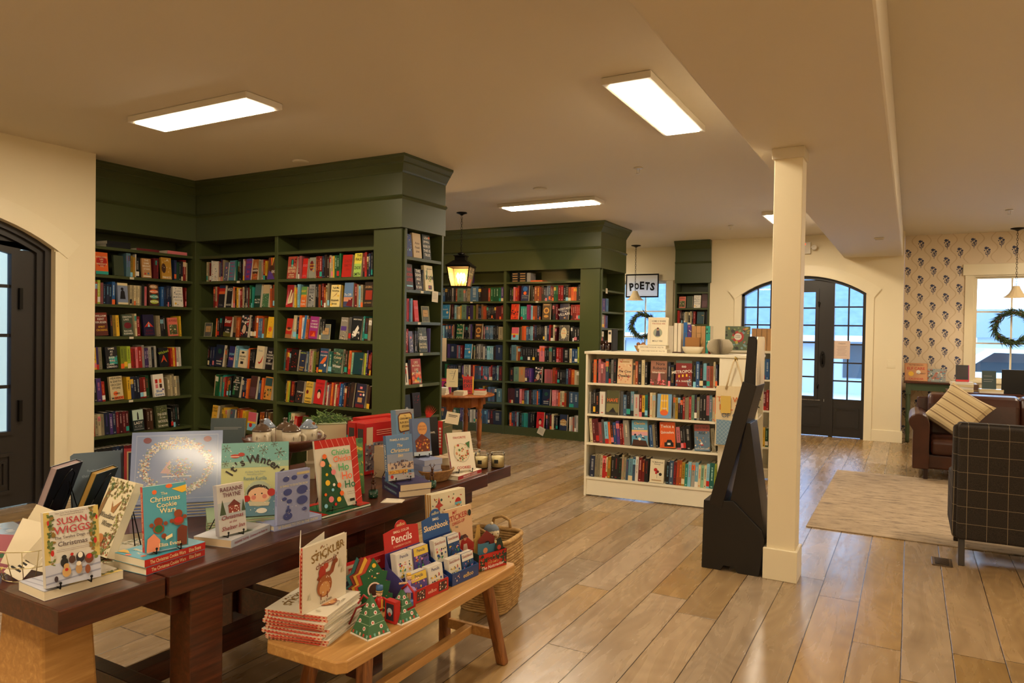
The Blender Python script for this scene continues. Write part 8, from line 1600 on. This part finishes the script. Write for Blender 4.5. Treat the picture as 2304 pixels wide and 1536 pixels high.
# seagrass basket with a plush penguin
SG = rough_paint('seagrass', '#9a7440', .85, 1.0, 130, '#c09a60', 26)
o = empty('seagrass_basket', (-2.075, 3.50, 0), D(6), 'tall woven seagrass basket with handles standing beyond the bench', 'basket')
g = G(); rr = random.Random(2)
def rsq(r, z, n=40, e=.38, j=0): 
    out = []
    for k in range(n):
        q = 2 * PI * k / n; c, s = math.cos(q), math.sin(q); m_ = (abs(c) ** (2 / e) + abs(s) ** (2 / e)) ** (-e / 2); out.append((r * m_ * c * (1 + j * math.sin(k * 2.7)), r * m_ * s, z + j * .05 * math.sin(k * 3.1)))
    return out
for k in range(26):
    r = .132 + .018 * math.sin(PI * k / 26) + .0006 * k; g.tube(rsq(r, .010 + k * .0148, j=.012 if k % 2 else -.01), .0088 if k % 3 else .0105, SG, 6, closed=True)
g.build('weave', o)
g = G(); g.tube(rsq(.150, .402), .014, SG, 8, closed=True); g.build('rim', o)
for s in (-1, 1): G().tube([(.06, s * .148, .40), (.05, s * .152, .455), (0, s * .152, .475), (-.05, s * .152, .455), (-.06, s * .148, .40)], .0085, SG, 8).build('basket_handle', o)
G().prism([(x * .96, y * .96) for x, y, z_ in rsq(.135, 0)], .002, .012, SG).build('bottom', o)
PW = rough_paint('plush_white', '#cdbd9c', .95, .6, 220); PGY = rough_paint('plush_grey', '#6a7480', .95, .6, 220)
o = empty('plush_toy', (-2.02, 3.42, .14), D(60), 'white plush penguin with grey knitted hat peeking out of the seagrass basket', 'toy')
G().ball((0, 0, .14), .062, PW, 14, sc=(1, .85, 2.1)).build('body', o)
G().ball((0, 0, .30), .042, PW, 14, sc=(1, 1, .95)).ball((0, -.042, .292), .01, mat('#8a6a3c', .8), 8, sc=(1, 1.3, .7)).ball((-.016, -.036, .305), .004, DK, 6).ball((.016, -.036, .305), .004, DK, 6).build('head', o)
G().ball((0, .006, .318), .043, PGY, 12, sc=(1, 1, .72)).ball((0, .004, .352), .010, PW, 8).build('hat', o)
for s in (-1, 1): G().ball((s * .042, 0, .305), .014, mat('#6a4a2c', .9), 8, sc=(.6, 1, 1)).build('ear_muff', o); G().ball((s * .060, -.01, .18), .02, PW, 10, sc=(.5, .9, 2.4)).build('wing', o)
G().ball((0, 0, .0), .12, mat('#b8aa8c', .95), 12, sc=(1, 1, .9)) if 0 else None
# fir twig showing below the table
g = G(); rr = random.Random(8)
for k in range(220):
    t_ = rr.random(); p0 = Vector((.02 - .01 * t_, .22 * t_, .02 * t_)); d = Vector((rr.uniform(-.03, .03), rr.uniform(.01, .045), rr.uniform(-.03, .03)))
    g.add([tuple(p0), tuple(p0 + d * .5 + Vector((.001, .001, .001))), tuple(p0 + d), tuple(p0 + d * .5 - Vector((.001, .001, .001)))], [(0, 1, 2, 3)], mat('#33402a', .9))
g.tube([(.02, 0, 0), (.015, .12, .01), (.01, .22, .02)], .003, mat('#3a2a1c'), 5)
tag(g.build('fir_branch', loc=(-2.13, 2.90, .50)), 'small green fir sprig hanging below the tabletop behind the displays', 'branch')
# acrylic shelf signs
def acr(T, x, z, label, y=-.002, s=1.0):
    o = empty('sign_holder', (0, 0, 0), 0, label, 'sign holder', None); M_ = T @ TR(x, y + .02, z + .001) @ Matrix.Rotation(D(-6), 4, 'X')
    G().box(-.06 * s, .06 * s, 0, .003, 0, .15 * s, thin_glass('acrylic', '#e4ece4', 1.5, .08), M_).build('acrylic_panel', o)
    g = G().box(-.04 * s, .04 * s, -.001, 0, .05 * s, .115 * s, mat('#b08c5c', .7), M_); g.text('Fiction', 0, .082 * s, .012, mat('#4a3a28', .8), M_ @ TR(0, -.0014, 0)); g.build('card', o)
    e = G()
    for a, b, c, d in ((-.061, -.058, 0, .15), (.058, .061, 0, .15), (-.061, .061, .148, .151), (-.061, .061, 0, .003)): e.box(a * s, b * s, -.0005, .0035, c * s, d * s, mat('#b8b48c', .2), M_)
    e.build('edge', o)
acr(T1, -6.70, 1.455, 'clear sign holder with a tan card, middle bay of corner bookcase'); acr(T1, -4.98, 1.455, 'clear sign holder with a tan card, right bay of corner bookcase'); acr(TW, 3.94, 2.055, 'sign holder with a tan card at the far left of left wing'); acr(TE, 5.55, 1.64, 'clear sign holder with a tan card on the end bookcase')
# shelf-edge tags and note cards
TG = mat('#d2c9b2', .7)
for i, (T, x, z) in enumerate(((TW, 4.42, 2.055), (TW, 4.42, 1.455), (TW, 4.42, .815), (T1, -6.2, 2.055), (T1, -6.2, 1.455), (TE, 5.46, 1.935), (TE, 5.42, 1.64), (TE, 5.46, 1.35), (TE, 5.46, 1.055), (T3, -6.0, 2.018), (T3, -4.85, 2.018))):
    wh = ['left wing top row', 'left wing third row', 'left wing fifth row', 'middle bay top row', 'middle bay third row', 'end bookcase second row', 'end bookcase third row', 'end bookcase fourth row', 'end bookcase fifth row', 'far bookcase left bay', 'far bookcase right bay'][i]
    o = tag(G().box(-.022, .022, -.002, 0, -.026, -.004, TG).build('shelf_label'), 'small white shelf-edge label, ' + wh, 'label', 'white shelf-edge labels'); o.matrix_world = T @ TR(x, .003, z)
for T, x, z, s, ry, lb_ in ((TE, 5.66, 1.94, .05, .05, 'white printed note hanging from the end bookcase shelf'), (T3, -4.72, .15, .055, .4, 'white note card hanging low on the far bookcase base'), (TF, 9.5, 1.58, .035, .0, 'small white note on the far end bookcase, upper'), (TF, 9.62, 2.2, .035, 0, 'small note on top shelf of the far end bookcase')):
    g = G().box(-s, s, -.004, -.003, -s * 2.1, 0, TG); 
    for k in range(4): g.box(-s * .7, s * .6, -.0046, -.004, -s * (.5 + .3 * k) - .002, -s * (.5 + .3 * k), mat('#6a6458', .7))
    o = tag(g.build('note_card'), lb_, 'note'); o.matrix_world = T @ TR(x, -.002, z, ry=ry)
o = tag(G().box(-.115, .115, 0, .001, 0, .28, mat('#d8c0b0', .8)).text('Oakjoire', 0, .235, .026, mat('#4a4040', .8), TR(0, -.0005, 0), maxw=.12).build('door_notice', loc=(-.928, 12.095, 1.215)), 'pale pink paper notice taped to the right glass of the entrance', 'notice')
g = o.data
gg = G()
for k in range(7): gg.flat([(-.07 + .01 * (k % 2), .19 - .022 * k), (.07 - .01 * (k % 3), .19 - .022 * k), (.07 - .01 * (k % 3), .193 - .022 * k), (-.07 + .01 * (k % 2), .193 - .022 * k)], mat('#6a5a5c', .8), TR(0, -.0006, 0))
gg.build('print', o)
tag(G().text('DURING BUSINESS HOURS', 0, 0, .016, mat('#d8d4cc', .6), maxw=.36).box(.19, .194, -.001, 0, -.02, .02, mat('#d8d4cc', .6)).build('door_lettering', loc=(-1.36, 12.094, .56)), 'white lettering strip across the lower panel of the entrance door', 'lettering')
